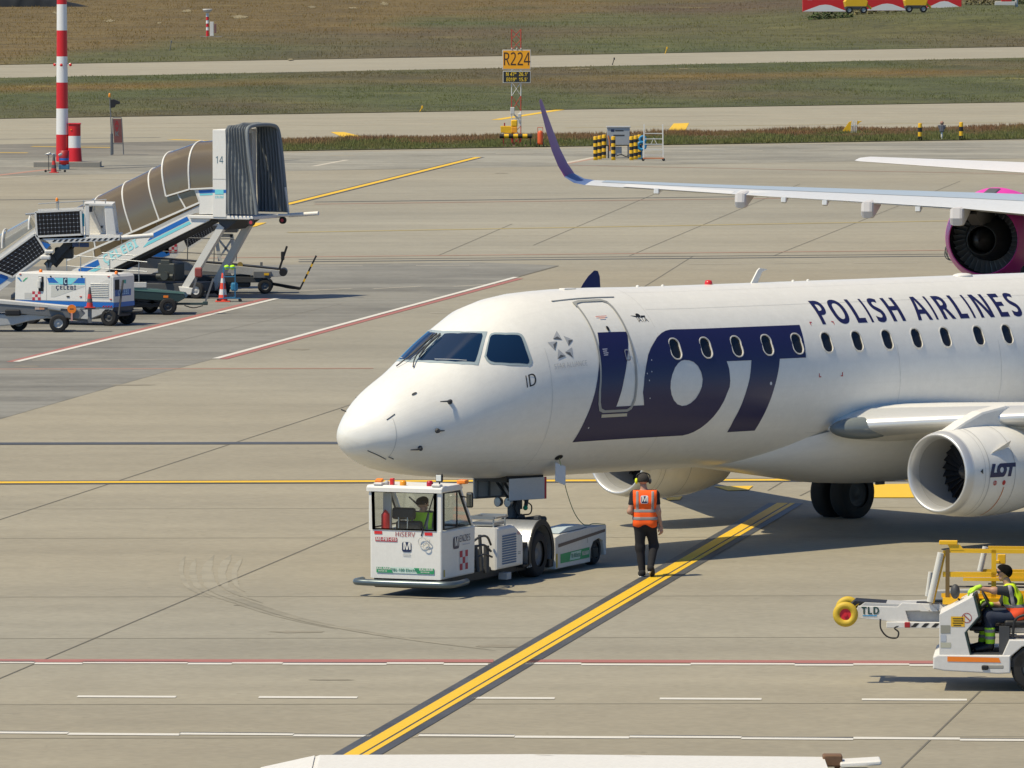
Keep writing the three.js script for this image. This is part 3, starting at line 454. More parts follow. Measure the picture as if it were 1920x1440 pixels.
for (const m of [1, -1]) {
  const W = [[.6, 10.55, 1.98, 5.9, .78], [1.5, 10.85, 2.0, 5.4, .76], [2.1, 11.15, 2.06, 4.9, .70], [3.9, 12.15, 2.2, 4.0, .52], [5, 12.75, 2.27, 3.55, .44], [9, 15.5, 2.52, 2.5, .25], [12, 17.8, 2.72, 1.6, .16], [12.5, 18.2, 2.86, 1.4, .13]].map(r => [r[0] * m, ...r.slice(1)]);
  const w = part(plane, 'wing', loft(W, 22), MAT.skin);
  part(plane, 'winglet', loft([[12.5, 18.2, 2.86, 1.4, .13], [12.72, 18.5, 3.1, 1.2, .1], [12.9, 19.1, 3.6, .88, .08], [13.02, 19.56, 4.0, .5, .06], [13.06, 19.75, 4.14, .34, .05], [13.08, 19.93, 4.24, .13, .03]].map(r => [r[0] * m, ...r.slice(1)]), 14), MAT.navy, 'dark blue winglet');
  // bare-metal slat and landing-light window at the root
  const LE = W.slice(2, 7).map(([z, x, y, c, t]) => [z, x - .006, y, c * .13, t * 1.0]);
  const sl = (() => { const pos = [], idx = [], k = 12; const st = W.slice(1, 7); for (const [z, x, y, c, t] of st) for (let j = 0; j <= k; j++) { const q = (j / k - .45) * 2, up = q > 0, xx = q * q * .09, yt = t * 5 * (.2969 * Math.sqrt(xx) - .126 * xx) + .006; pos.push(x - .008 + c * xx, y + (up ? yt : -.75 * yt), z); } for (let i = 0; i < st.length - 1; i++) for (let j = 0; j < k; j++) { const a = i * (k + 1) + j; idx.push(a, a + 1, a + k + 1, a + 1, a + k + 2, a + k + 1); } const g = new THREE.BufferGeometry(); g.setAttribute('position', new THREE.Float32BufferAttribute(pos, 3)); g.setIndex(idx); g.computeVertexNormals(); return g; })();
  part(w, 'leading_edge_slat', sl, M([.62, .62, .60], .3, { metalness: .35 }));
  const ll = part(w, 'landing_light', [latheX([[-.16, .02], [-.1, .09], [0, .12], [.12, .12], [.12, 0]], 20).translate(10.98, 1.99, 1.66 * m)], MAT.chrome);
  part(ll, 'light_glass', (() => { const g = new THREE.SphereGeometry(1, 26, 14); g.scale(.62, .2, .21); g.rotateY(-.5 * m); return g.translate(11.12, 2.0, 1.73 * m); })(), MP([.16, .18, .18], .1));
  for (const z of [4.6, 7, 9.4]) part(w, 'flap_fairing', (() => { const g = new THREE.SphereGeometry(1, 14, 10); g.scale(1.1, .16, .14); return g.translate(15.2 + (z - 4) * .35, 2.05 + (z - 4) * .05, z * m); })(), MAT.skin);
  // engine
  const ez = 3.85 * m, ex = 10.68, ey = 1.30;
  const eng = part(plane, 'engine_nacelle', latheX([[.16, .735], [.4, .775], [.8, .805], [1.25, .81], [1.75, .785], [2.2, .71], [2.55, .63], [2.56, .60], [2.3, .58]], 64).translate(ex, ey, ez), MAT.skin);
  part(eng, 'inlet_lip', latheX([[.22, .60], [.1, .615], [.02, .645], [0, .675], [.03, .70], [.09, .722], [.18, .7385]], 64).translate(ex, ey, ez), MAT.lip);
  part(eng, 'inlet_duct', latheX([[.22, .60], [.5, .595], [.95, .61]], 48).translate(ex, ey, ez), M([.30, .30, .295], .5));
  part(eng, 'fan_back', latheX([[.96, .62], [.97, .001]], 40).translate(ex, ey, ez), M([.015, .015, .017], .8));
  const blG = new THREE.BoxGeometry(.012, .42, .11); for (let k = 0; k < 26; k++) { const g = blG.clone().rotateY(.7).translate(0, .39, 0).rotateX(k / 26 * Math.PI * 2).translate(ex + .9, ey, ez); part(eng, 'fan_blade', g, M([.035, .035, .038], .5, { metalness: .4 })); }
  part(eng, 'spinner', latheX([[.62, .001], [.66, .06], [.78, .14], [.92, .19]], 24).translate(ex, ey, ez), M([.05, .05, .052], .5));
  part(eng, 'core_exhaust', latheX([[2.0, .5], [2.6, .46], [3.15, .34], [3.16, .3], [2.7, .28], [3.1, .2], [3.6, .02]], 40).translate(ex, ey, ez), M([.28, .26, .24], .4, { metalness: .8 }));
  const rN = pchip([0, .16, .4, .8, 1.25, 1.75, 2.2, 2.56], [.68, .735, .775, .805, .81, .785, .71, .63]);
  const N = o => (u, v) => { const r = rN(u) + o, th = v / .8; return V(ex + u, ey + r * Math.sin(th), ez + r * Math.cos(th) * m); };
  const ringN = (u, w, t0 = -2.6, t1 = 1.6, c = seam) => part(eng, 'panel_joint', inked([new THREE.Shape([[u, t0], [u + w, t0], [u + w, t1], [u, t1]].map(p => new THREE.Vector2(...p)))], N(.003), .1), c);
  ringN(.52, .012); ringN(1.18, .012); ringN(.42, .006); part(eng, 'warning_stripe', inked([new THREE.Shape([[.88, -1.0], [.9, -1.0], [.93, -.25], [.91, -.25]].map(p => new THREE.Vector2(...p)))], N(.004), .08), M([.55, .16, .03], .6), 'orange warning arc');
  if (m > 0) {
    const K = .118, U = ([a, b]) => new THREE.Vector2(.86 + (a - 7) * K, .05 + b * D2R * KG * K * 1.05), s = new THREE.Shape(lotOuter.map(U)); s.holes.push(new THREE.Path(lotInner.map(U))); part(eng, 'airline_lettering', inked([s], N(.004), .05), MAT.navy, 'small LOT lettering on the nacelle');
    for (const [u, full] of [[.67, 0], [.9, 1]]) { const c = new THREE.Shape().absellipse(u, -.17, .045, .045, 0, Math.PI * 2); if (!full) c.holes.push(new THREE.Path().absellipse(u, -.17, .034, .034, 0, Math.PI * 2)); part(eng, 'warning_sign', inked([c, new THREE.Shape(rectPts(u - .012, u + .012, -.2, -.14).map(p => new THREE.Vector2(...p)))], N(.004), .05), redPaint); }
    part(eng, 'inlet_mark', inked([new THREE.Shape([[.3, .05], [.36, .0], [.36, .1]].map(p => new THREE.Vector2(...p)))], N(.004), .05), MAT.darkGrey);
  }
  // strake and pylon
  part(eng, 'nacelle_strake', (() => { const p = N(0)(.62, .36), q = N(0)(1.15, .46), r = N(.16)(1.1, .5); const g = new THREE.BufferGeometry(); g.setAttribute('position', new THREE.Float32BufferAttribute([...p.toArray(), ...q.toArray(), ...r.toArray()], 3)); g.computeVertexNormals(); return g; })(), MAT.skin);
  const py = [[10.95, 2.05], [11.3, 2.2], [11.75, 2.35], [12.4, 2.44], [13.5, 2.3], [14.3, 2.0], [14.0, 1.75], [12.6, 1.78], [11.2, 1.9]];
  part(eng, 'pylon', prism(py, ez - .14, ez + .14, .05), MAT.skin);
  // main gear, two wheels on one leg
  const gr = part(plane, 'main_gear_leg', [rod([15.5, .48, 2.6 * m], [15.4, 1.9, 2.55 * m], .09), rod([15.5, .9, 2.6 * m], [15.45, 1.6, 1.4 * m], .05), rod([15.5, .48, 2.3 * m], [15.5, .48, 2.9 * m], .06), bar([15.15, .7, 2.6 * m], [15.35, 1.4, 2.58 * m], .05)], M([.35, .35, .34], .5));
  for (const o of [-.24, .24]) { wheel(gr, 15.5, .49, 2.6 * m + o, .49, .34, MAT.darkGrey, MAT.rubber, 'wheel'); }
  part(plane, 'main_gear_door', box(.9, .75, .03, 15.4, 1.45, 2.78 * m, .01), MAT.skin);
}
// tail, beyond the frame
part(plane, 'tail_fin', loft([[4.4, 25.2, 0, 5.2, .42], [5.2, 26.2, 0, 4.6, .36], [9.6, 29.6, 0, 2.4, .18]], 14, true), MAT.navy);
for (const m of [1, -1]) part(plane, 'tailplane', loft([[.3 * m, 27.6, 4.0, 2.9, .3], [5 * m, 30.1, 4.35, 1.3, .12]], 14), MAT.skin);
// nose gear: leg, drag strut, lights, doors
{
  const leg = part(plane, 'nose_gear_leg', [rod([4.03, .40, 0], [4.03, 1.0, 0], .062), rod([4.03, .8, 0], [4.05, 1.6, 0], .095), rod([4.0, .56, -.1], [4.0, .56, .1], .11), box(.2, .2, .24, 4.03, .6, 0, .03), rod([4.03, .60, .06], [4.35, .62, .12], .05), rod([4.35, .62, .12], [4.62, .6, .1], .055), rod([3.68, .6, 0], [4.03, .6, 0], .05), bar([3.85, .95, .06], [3.98, 1.5, .06], .05), rod([3.5, 1.42, .1], [4.0, .86, .06], .025), rod([3.5, 1.42, -.1], [4.0, .86, -.06], .025), rod([4.15, .85, .1], [4.3, 1.5, .1], .035), box(.14, .3, .16, 3.93, .78, 0, .03), rod([4.03, .36, -.2], [4.03, .36, .2], .045)], MAT.darkGrey);
  part(leg, 'torque_link', [bar([4.1, .7, 0], [4.27, .53, 0], .04, .1), bar([4.27, .53, 0], [4.08, .38, 0], .04, .1)], MAT.midGrey);
  part(leg, 'hydraulic_hose', [tube([[4.1, .95, .1], [4.25, .85, .14], [4.22, .72, .14], [4.08, .7, .1]], .012), tube([[3.95, 1.0, .12], [3.82, .88, .14], [3.9, .74, .12], [4.0, .68, .1]], .012), tube([[4.0, 1.2, .14], [3.88, 1.0, .16], [3.84, .8, .12]], .01)], MAT.black);
  for (const [x, y, z] of [[3.74, .93, .1], [3.74, .93, -.14]]) { const l = part(leg, 'taxi_light', latheX([[.06, .02], [.02, .075], [-.05, .085], [-.055, .075]], 18).translate(x, y, z), MAT.steel); part(l, 'light_glass', latheX([[-.05, .075], [-.055, 0]], 18).translate(x, y, z), MP([.5, .52, .5], .08)); }
  part(leg, 'green_indicator', xf(new THREE.SphereGeometry(.045, 12, 8), 4.12, .82, .12), MP([.02, .35, .16], .2));
  for (const z of [-.17, .17]) wheel(leg, 4.03, .36, z, .31, .2, MAT.midGrey, MAT.rubber, 'wheel');
  for (const m of [1, -1]) { const d = part(plane, 'nose_gear_door', box(.92, .38, .025, 3.85, 1.175, .43 * m, .01), M([.50, .51, .51], .45, { map: grime })); part(d, 'door_edge', box(.05, .38, .03, 4.285, 1.175, .432 * m, .005), M([.45, .02, .03], .5), 'red trailing edge'); part(d, 'door_rib', [box(.92, .03, .05, 3.85, 1.0, .405 * m), box(.03, .36, .05, 3.45, 1.18, .405 * m), box(.03, .36, .05, 3.75, 1.18, .405 * m), box(.03, .36, .05, 4.1, 1.18, .405 * m)], MAT.midGrey); }
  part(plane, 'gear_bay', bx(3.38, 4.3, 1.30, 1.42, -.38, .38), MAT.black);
  const pn = Sk(.02)(4.15, -52 * D2R * KG); part(plane, 'service_panel', box(.24, .36, .02, pn.x - .12, pn.y - .2, pn.z + .12, .03, -.35, 0, -.35), MAT.white); part(plane, 'service_port', inked([new THREE.Shape().absellipse(4.05, -48 * D2R * KG, .09, .07, 0, Math.PI * 2)], Sk(.006), .1), MAT.black);
}
// ---------------------------------------------------------------- people: smooth-joined tapered capsules meshed on a grid
function sdBones(bones, k = .05) {
  const B = bones.map(([p, q, r1, r2]) => ({ p, d: [q[0] - p[0], q[1] - p[1], q[2] - p[2]], r1, r2: r2 ?? r1 })); for (const b of B) b.l = b.d[0] ** 2 + b.d[1] ** 2 + b.d[2] ** 2 || 1e-9;
  return (x, y, z) => { let m = 1e9; for (const b of B) { const X = x - b.p[0], Y = y - b.p[1], Z = z - b.p[2]; let t = (X * b.d[0] + Y * b.d[1] + Z * b.d[2]) / b.l; t = t < 0 ? 0 : t > 1 ? 1 : t; const d = Math.hypot(X - b.d[0] * t, Y - b.d[1] * t, Z - b.d[2] * t) - (b.r1 + (b.r2 - b.r1) * t);
    if (m > 1e8) m = d; else { const h = Math.max(k - Math.abs(m - d), 0) / k; m = Math.min(m, d) - h * h * k / 4; } } return m; };
}
function nets(f, lo, hi, c) {             // surface nets
  const n = lo.map((v, i) => Math.ceil((hi[i] - v) / c) + 1), [nx, ny, nz] = n, F = new Float32Array(nx * ny * nz), at = (i, j, k) => (k * ny + j) * nx + i;
  for (let k = 0; k < nz; k++) for (let j = 0; j < ny; j++) for (let i = 0; i < nx; i++) F[at(i, j, k)] = f(lo[0] + i * c, lo[1] + j * c, lo[2] + k * c);
  const id = new Int32Array(F.length).fill(-1), pos = [], idx = [];
  const ed = []; for (let a = 0; a < 8; a++) for (const b of [1, 2, 4]) if (!(a & b)) ed.push([a, a | b]);
  for (let k = 0; k < nz - 1; k++) for (let j = 0; j < ny - 1; j++) for (let i = 0; i < nx - 1; i++) {
    const v = []; let s = 0; for (let q = 0; q < 8; q++) { v[q] = F[at(i + (q & 1), j + (q >> 1 & 1), k + (q >> 2))]; if (v[q] < 0) s++; } if (!s || s === 8) continue;
    let X = 0, Y = 0, Z = 0, m = 0; for (const [a, b] of ed) if ((v[a] < 0) !== (v[b] < 0)) { const t = v[a] / (v[a] - v[b]); X += (a & 1) + t * ((b & 1) - (a & 1)); Y += (a >> 1 & 1) + t * ((b >> 1 & 1) - (a >> 1 & 1)); Z += (a >> 2) + t * ((b >> 2) - (a >> 2)); m++; }
    id[at(i, j, k)] = pos.length / 3; pos.push(lo[0] + (i + X / m) * c, lo[1] + (j + Y / m) * c, lo[2] + (k + Z / m) * c);
  }
  const quad = (a, b, d, e, flip) => { if (a < 0 || b < 0 || d < 0 || e < 0) return; flip ? idx.push(a, d, b, a, e, d) : idx.push(a, b, d, a, d, e); };
  for (let k = 1; k < nz - 1; k++) for (let j = 1; j < ny - 1; j++) for (let i = 1; i < nx - 1; i++) { const s = F[at(i, j, k)] < 0;
    if (s !== F[at(i + 1, j, k)] < 0) quad(id[at(i, j - 1, k - 1)], id[at(i, j, k - 1)], id[at(i, j, k)], id[at(i, j - 1, k)], !s);
    if (s !== F[at(i, j + 1, k)] < 0) quad(id[at(i - 1, j, k - 1)], id[at(i - 1, j, k)], id[at(i, j, k)], id[at(i, j, k - 1)], !s);
    if (s !== F[at(i, j, k + 1)] < 0) quad(id[at(i - 1, j - 1, k)], id[at(i, j - 1, k)], id[at(i, j, k)], id[at(i - 1, j, k)], !s); }
  const g = new THREE.BufferGeometry(); g.setAttribute('position', new THREE.Float32BufferAttribute(pos, 3)); g.setIndex(idx); g.computeVertexNormals(); return g;
}
const add3 = (a, b, s = 1) => [a[0] + b[0] * s, a[1] + b[1] * s, a[2] + b[2] * s];
const box3 = (bones, pad) => { const lo = [1e9, 1e9, 1e9], hi = [-1e9, -1e9, -1e9]; for (const [p, q, r, s] of bones) for (const v of [p, q]) for (let i = 0; i < 3; i++) { lo[i] = Math.min(lo[i], v[i] - Math.max(r, s ?? r) - pad); hi[i] = Math.max(hi[i], v[i] + Math.max(r, s ?? r) + pad); } return [lo, hi]; };
// head bones in the frame of origin c (skull centre), facing f, up u
function headBones(c, f, u) {
  const F = V(...f).normalize(), U = V(...u).normalize(), R = F.clone().cross(U), P = (a, b, d) => V(...c).addScaledVector(F, a).addScaledVector(U, b).addScaledVector(R, d).toArray();
  return { P, bones: [[P(-.02, .02, 0), P(.02, .035, 0), .088, .085], [P(.015, -.02, 0), P(.045, -.075, 0), .068, .042], [P(.085, .0, 0), P(.105, -.022, 0), .011, .016], [P(.075, .028, -.03), P(.075, .028, .03), .02], [P(.075, -.055, -.014), P(.075, -.055, .014), .014], [P(-.005, .015, .083), P(-.008, -.02, .08), .016, .012], [P(-.005, .015, -.083), P(-.008, -.02, -.08), .016, .012]] };
}
// hand: palm and five bent fingers; w wrist, d along the hand, n palm normal, side s of the thumb
function handBones(w, d, n, s = 1, curl = .6) {
  const D = V(...d).normalize(), N = V(...n).normalize(), S = D.clone().cross(N).multiplyScalar(s), P = (a, b, c) => V(...w).addScaledVector(D, a).addScaledVector(S, b).addScaledVector(N, c).toArray(), b = [];
  b.push([P(0, 0, 0), P(.08, .022, .004), .026, .02], [P(0, 0, 0), P(.08, -.022, .004), .026, .02]);
  [[.031, .075], [.011, .085], [-.011, .08], [-.031, .062]].forEach(([o, l]) => { const c1 = Math.cos(curl), s1 = Math.sin(curl), c2 = Math.cos(curl * 2), s2 = Math.sin(curl * 2), a = P(.085, o, 0), m = P(.085 + l * .5 * c1, o, l * .5 * s1), e = P(.085 + l * .5 * c1 + l * .5 * c2, o, l * .5 * s1 + l * .5 * s2); b.push([a, m, .0105, .0095], [m, e, .0095, .0078]); });
  b.push([P(.02, .03, .006), P(.055, .058, .018), .013, .011], [P(.055, .058, .018), P(.085, .055, .032), .0105, .009]); return b;
}
const skinM = M([.42, .23, .155], .55), hairM = MP([.008, .007, .006], .9, { specularIntensity: .15 }), hiVis = M([.42, .78, .02], .7), hiOrange = M([.95, .11, .004], .75), reflect = M([.27, .25, .24], .5), cloth = M([.012, .012, .015], .9), navyCloth = M([.018, .026, .05], .9);
const bodyCell = .014;
function wear(parent, name, f, clip, th, lo, hi, mat, c = bodyCell) { return part(parent, name, nets((x, y, z) => Math.max(f(x, y, z) - th, clip(x, y, z)), lo, hi, c), mat); }
function bodyMesh(parent, bones, head, hands, k = .05) {
  const f = sdBones(bones, k), [lo, hi] = box3(bones, .04), gs = [nets(f, lo, hi, bodyCell)]; for (const b of [head, ...hands]) if (b) { const [l, h] = box3(b, .01); gs.push(nets(sdBones(b, .014), l, h, .005)); } return [part(parent, 'body', gs.map(g => { g.deleteAttribute('uv'); return norm(g); }), skinM), f, lo, hi];
}
{ // the ramp agent walking away on the lead-in line
  const o = G(1209, 1082), who = thing('person', 'person in orange vest and yellow ear defenders walking on the yellow line', 'person', o);
  const head = headBones([-.03, 1.645, -.02], [-.05, -.1, -1], [0, 1, 0]);
  const torso = [[[-.155, 1.405, 0], [.15, 1.405, 0], .075], [[-.09, 1.28, 0], [.085, 1.28, 0], .115], [[-.07, 1.08, 0], [.075, 1.08, 0], .108], [[-.075, .93, 0], [.085, .93, .005], .115]];
  const legL = [[[-.085, .9, 0], [-.08, .50, -.02], .088, .062], [[-.08, .5, -.02], [-.045, .09, .02], .06, .042]], legR = [[[.09, .9, 0], [.155, .53, -.08], .088, .062], [[.155, .53, -.08], [.095, .19, .13], .06, .042]];
  const armL = [[[-.19, 1.4, 0], [-.255, 1.12, .05], .052, .043], [[-.255, 1.12, .05], [-.17, 1.03, -.2], .04, .028]], armR = [[[.185, 1.4, 0], [.225, 1.12, .03], .052, .043], [[.225, 1.12, .03], [.275, .86, -.02], .041, .028]];
  const bones = [...torso, ...legL, ...legR, ...armL, ...armR, [[-.01, 1.42, 0], [-.025, 1.56, -.01], .06, .055], [[-.045, .07, .03], [-.06, .05, -.16], .045, .035], [[.095, .17, .14], [.12, .05, .0], .045, .035]];
  const [, f] = bodyMesh(who, bones, head.bones, [handBones([.275, .86, -.02], [.12, -1, 0], [-.8, 0, -.5], -1, .5), handBones([-.17, 1.03, -.2], [.4, .2, -.9], [.8, 0, .4], 1, .7)]);
  const ft = sdBones(torso, .07), fl = sdBones([...legL, ...legR, ...torso.slice(3)], .05);
  const lo = [-.36, .0, -.36], hi = [.4, 1.62, .34];
  wear(who, 'trousers', fl, (x, y, z) => Math.max(y - .95, .1 - y - (x > .04 ? -.08 : 0)), .017, lo, hi, cloth);
  wear(who, 'shirt', sdBones([...torso, armL[0], armR[0]], .05), (x, y) => Math.max(1.235 - y, y - 1.5), .012, lo, hi, cloth);
  const vest = wear(who, 'vest', ft, (x, y, z) => Math.max(.87 + .03 * Math.cos(x * 22) - y, y - 1.485, Math.abs(x) - .205), .026, lo, hi, hiOrange, .011);
  for (const y0 of [1.135, 1.005]) wear(vest, 'reflective_band', ft, (x, y) => Math.abs(y - y0) - .026, .031, lo, hi, reflect, .01);
  for (const x0 of [-.13, .13]) wear(vest, 'reflective_band', ft, (x, y) => Math.max(Math.abs(x - x0 * (1 + (y - 1.3) * .12)) - .024, 1.15 - y, y - 1.47), .031, lo, hi, reflect, .01);
  const back = (off) => (u, v) => { let z = .4; for (let i = 0; i < 60 && ft(u - .01, 1.33 + v, z) > .027 + off; i++) z -= Math.max(.002, ft(u - .01, 1.33 + v, z) - .027 - off) * .8; return V(u - .01, 1.33 + v, z); };
  const lg = part(vest, 'vest_logo', inked([rrect(.125, .135, .025)], back(.006), .03), M([.7, .7, .75], .6)); part(vest, 'vest_logo', inked([rrect(.105, .115, .022)], back(.009), .03), MAT.navyDark); { const w = textWidth('M', .09); part(vest, 'vest_logo', inked(textShapes('M', .09), (x, y) => back(.012)(x - w / 2, y - .033), .03), MAT.white); }
  const P = head.P; const hf = sdBones(head.bones.slice(0, 1), .01);
  wear(who, 'hair', hf, (x, y, z) => Math.max(1.6 - y + (z + .05) * .2, -.07 - z - (y - 1.68) * .9), .012, [-.17, 1.5, -.16], [.1, 1.78, .12], M([.035, .03, .026], .95), .006);
  const em = part(who, 'ear_defender', [tube([P(-.01, 0, -.115), P(-.01, .09, -.105), P(-.01, .132, 0), P(-.01, .09, .105), P(-.01, 0, .115)], .012, 24, 6)], MAT.black);
  for (const s of [-1, 1]) part(em, 'ear_cup', (() => { const g = new THREE.SphereGeometry(1, 16, 12); g.scale(.028, .052, .042); return g.translate(...P(-.01, -.01, s * .115)); })(), s < 0 ? M([.75, .85, .02], .5) : MAT.darkGrey);
  const shoe = (a, b, h, t) => { const bn = [[a, b, h, t], [add3(a, [0, .02, 0]), add3(b, [0, .015, .08]), h * .95, t]]; const [l, q] = box3(bn, .03); return nets((x, y, z) => Math.max(sdBones(bn, .03)(x, y, z) - .006, -y + .004), l, q, .008); };
  for (const [a, b] of [[[-.045, .06, .045], [-.065, .045, -.17]], [[.095, .155, .15], [.125, .05, .0]]]) { const s = part(who, 'shoe', shoe(a, b, .05, .04), cloth); part(s, 'sole', (() => { const A = V(...a).add(V(0, -.045, .02)), B = V(...b).add(V(0, -.035, -.03)), d = B.clone().sub(A), g = new RoundedBoxGeometry(.092, .028, d.length() + .04, 2, .012); g.applyQuaternion(new THREE.Quaternion().setFromUnitVectors(V(0, 0, 1), d.normalize())); const c = A.add(B).multiplyScalar(.5); c.y = Math.max(c.y, .018); return g.translate(c.x, c.y, c.z); })(), M([.6, .6, .58], .7)); }
}
// ---------------------------------------------------------------- pushback tug under the nose
const TUGO = G(828, 1090, .28); TUGO.y = 0;
const tug = thing('pushback_tug', 'white towbarless pushback tug with a glazed cab under the airliner nose', 'tug', TUGO, 68 * Math.PI / 180);
{
  const W = MAT.white;
  part(tug, 'chassis', [bx(.05, 3.6, .14, .33, -1.24, -.12, .03), bx(3.6, 5.2, .14, .33, -2.4, -.12, .03), bx(1.4, 2.5, .3, .62, -1.2, -.3, .03), bx(4.9, 7.2, .12, .3, -.32, -.04, .02), bx(4.9, 7.2, .12, .3, -2.46, -2.18, .02), bx(3.6, 5, .33, .5, -2.3, -1.0, .03)], MAT.black);
  part(tug, 'bumper', tube([[.55, .24, .22], [.1, .24, .26], [-.16, .24, .2], [-.22, .24, -.2], [-.22, .24, -1.2], [-.16, .24, -1.46], [.2, .24, -1.5]], .055, 60, 12), M([.12, .15, .16], .3, { metalness: .5 }));
  // cab: lower body, posts, roof
  const cab = part(tug, 'cab_body', [prism([[0, .30], [1.44, .30], [1.47, 1.1], [-.005, 1.1]], -1.28, 0, .025)], W);
  part(cab, 'corner_post', box(.06, .68, .085, .03, 1.42, -1.262, .015), W); part(cab, 'corner_post', box(.06, .70, .1, .03, 1.43, -.05, .015), W);
  for (const z of [-1.25, -.03]) part(cab, 'corner_post', bar([1.40, 1.08, z], [.82, 1.78, z], .05, .05), W);
  const roof = part(tug, 'cab_roof', [prism([[-.03, 1.735], [.82, 1.735], [.9, 1.76], [.84, 1.84], [.02, 1.84], [-.03, 1.8]], -1.34, .02, .02)], W);
  // black gaskets and clear panes
  const gk = (pts, z, n) => { const s = new THREE.Shape(pts.map(p => new THREE.Vector2(...p))), c = pts.reduce((a, p) => [a[0] + p[0] / pts.length, a[1] + p[1] / pts.length], [0, 0]); s.holes.push(new THREE.Path(pts.map(([x, y]) => { const dx = x - c[0], dy = y - c[1], l = Math.hypot(dx, dy); return new THREE.Vector2(x - dx / l * .055, y - dy / l * .045); }))); return new THREE.ExtrudeGeometry(s, { depth: .02, bevelEnabled: false }).translate(0, 0, z); };
  const frontP = [[-1.235, 1.105], [-.09, 1.105], [-.085, 1.745], [-1.25, 1.745]];
  const wf = part(tug, 'rear_window', new THREE.PlaneGeometry(1.14, .62).rotateY(-Math.PI / 2).translate(.01, 1.425, -.665), MAT.clear); part(wf, 'gasket', gk(frontP.map(([a, b]) => [a, b]), -.035, 0).applyMatrix4(new THREE.Matrix4().set(0, 0, 1, .018, 0, 1, 0, 0, 1, 0, 0, 0, 0, 0, 0, 1)), MAT.black);
  const sideP = [[.09, 1.115], [1.30, 1.115], [.80, 1.735], [.09, 1.745]];
  for (const z of [-1.275, -.012]) { const sp = part(tug, 'side_window', new THREE.ShapeGeometry(new THREE.Shape(sideP.map(p => new THREE.Vector2(...p)))).translate(0, 0, z), MAT.clear); part(sp, 'gasket', gk(sideP, z - .008, 0), MAT.black); part(sp, 'window_slide_bar', bx(.68, .7, 1.12, 1.72, z - .01, z + .01), MAT.black); }
  part(tug, 'windshield', prism([[1.38, 1.1], [1.388, 1.1], [.838, 1.76], [.83, 1.76]], -1.2, -.06), MAT.clear);
  // interior
  part(tug, 'seat', [box(.14, .52, .46, .30, .98, -.70, .05), box(.5, .12, .48, .55, .78, -.62, .05)], MAT.black); part(tug, 'headrest', [box(.1, .2, .42, .26, 1.36, -.78, .05)], MAT.black); for (const z of [-.86, -.7]) part(tug, 'headrest_rod', rod([.22, 1.12, z], [.22, 1.30, z], .012), MAT.steel);
  part(tug, 'dashboard', [box(.22, .3, 1.1, 1.2, .98, -.64, .04)], MAT.black); part(tug, 'steering_wheel', xf(new THREE.TorusGeometry(.17, .016, 8, 28), .98, 1.18, -.62, 0, Math.PI / 2, .0), MAT.black); part(tug, 'grey_partition', bx(.2, .24, 1.1, 1.7, -1.13, -.99), MAT.paleGrey);
  part(tug, 'fire_extinguisher', [lathe([[0, 0], [.07, 0], [.07, .28], [.03, .34], [0, .36]], 16).translate(.18, 1.06, -1.08), lathe([[0, 0], [.07, 0], [.07, .24], [.03, .3], [0, .32]], 16).translate(.38, 1.06, -1.12)], MAT.red);
  part(tug, 'wiper', [bar([-.012, 1.02, -.36], [-.012, 1.74, -.12], .02, .014)], MAT.black); part(tug, 'wiper', bar([1.0, 1.58, -1.0], [1.2, 1.3, -.76], .02), MAT.black);
  // roof lamps
  const dome = (x, z, r, h, m, n) => part(roof, n, lathe([[r, 0], [r, h * .6], [r * .7, h], [0, h]], 16).translate(x, 1.84, z), m);
  dome(.08, -.72, .055, .085, MP([.85, .32, .01], .2), 'amber_beacon'); dome(.1, -.25, .055, .09, MP([.4, .01, .03], .25), 'red_lamp'); part(roof, 'red_lamp', bx(.1, .18, 1.84, 1.95, -.97, -.91, .01), MAT.red); part(roof, 'white_lamp', xf(new THREE.SphereGeometry(.045, 12, 8), .12, 1.87, -1.03), MAT.paleGrey);
  part(roof, 'amber_marker', box(.1, .05, .12, .3, 1.89, -1.24, .01, 0, 0, .3), MAT.orange); part(roof, 'amber_marker', box(.16, .07, .16, .82, 1.87, .04, .02), MAT.orange);
  const wl = part(roof, 'work_lamp', box(.06, .13, .12, .1, 1.98, -.08, .02), MAT.black); part(wl, 'lamp_glass', box(.01, .1, .09, .065, 1.98, -.08, .01), M([.7, .72, .7], .2)); part(wl, 'lamp_bracket', rod([.11, 1.84, -.08], [.11, 1.92, -.08], .012), MAT.black);
  for (const z of [-1.14, -.1]) part(roof, 'corner_lamp', box(.12, .05, .16, .05, 1.855, z, .02), M([.55, .54, .52], .3));
  const mi = part(tug, 'mirror', box(.06, .26, .12, .74, 1.58, .20, .04), MAT.black); part(mi, 'mirror_arm', tube([[.86, 1.62, 0], [.8, 1.62, .1], [.76, 1.6, .19]], .012), MAT.black); part(mi, 'mirror_glass', box(.01, .21, .09, .706, 1.58, .20, .02), M([.35, .37, .36], .08, { metalness: .9 }));
  // print on the two visible cab faces (front face normal -x: u runs along +z)
  const uF = [0, 0, 1], vF = [0, 1, 0], uS = [1, 0, 0], fx = -.012, sz = .006;
  for (const [a, b] of [[-1.2, -1.06], [-.3, -.16]]) sheet(cab, 'tail_reflector', rectPts(a, b, 1.03, 1.08), [fx, 0, 0], uF, vF, MAT.red);
  lettering(cab, 'HiSERV', .078, [fx, 1.0, -.65], uF, vF, M([.33, .05, .06], .6), { f: fontR, sx: 1.05 });
  sheet(cab, 'fleet_number_plate', rectPts(-1.18, -.79, .91, .98), [fx, 0, 0], uF, vF, M([.42, .04, .06], .5)); lettering(cab, 'ME-PBT-015', .052, [fx - .003, .925, -.985], uF, vF, W, { sx: .93 });
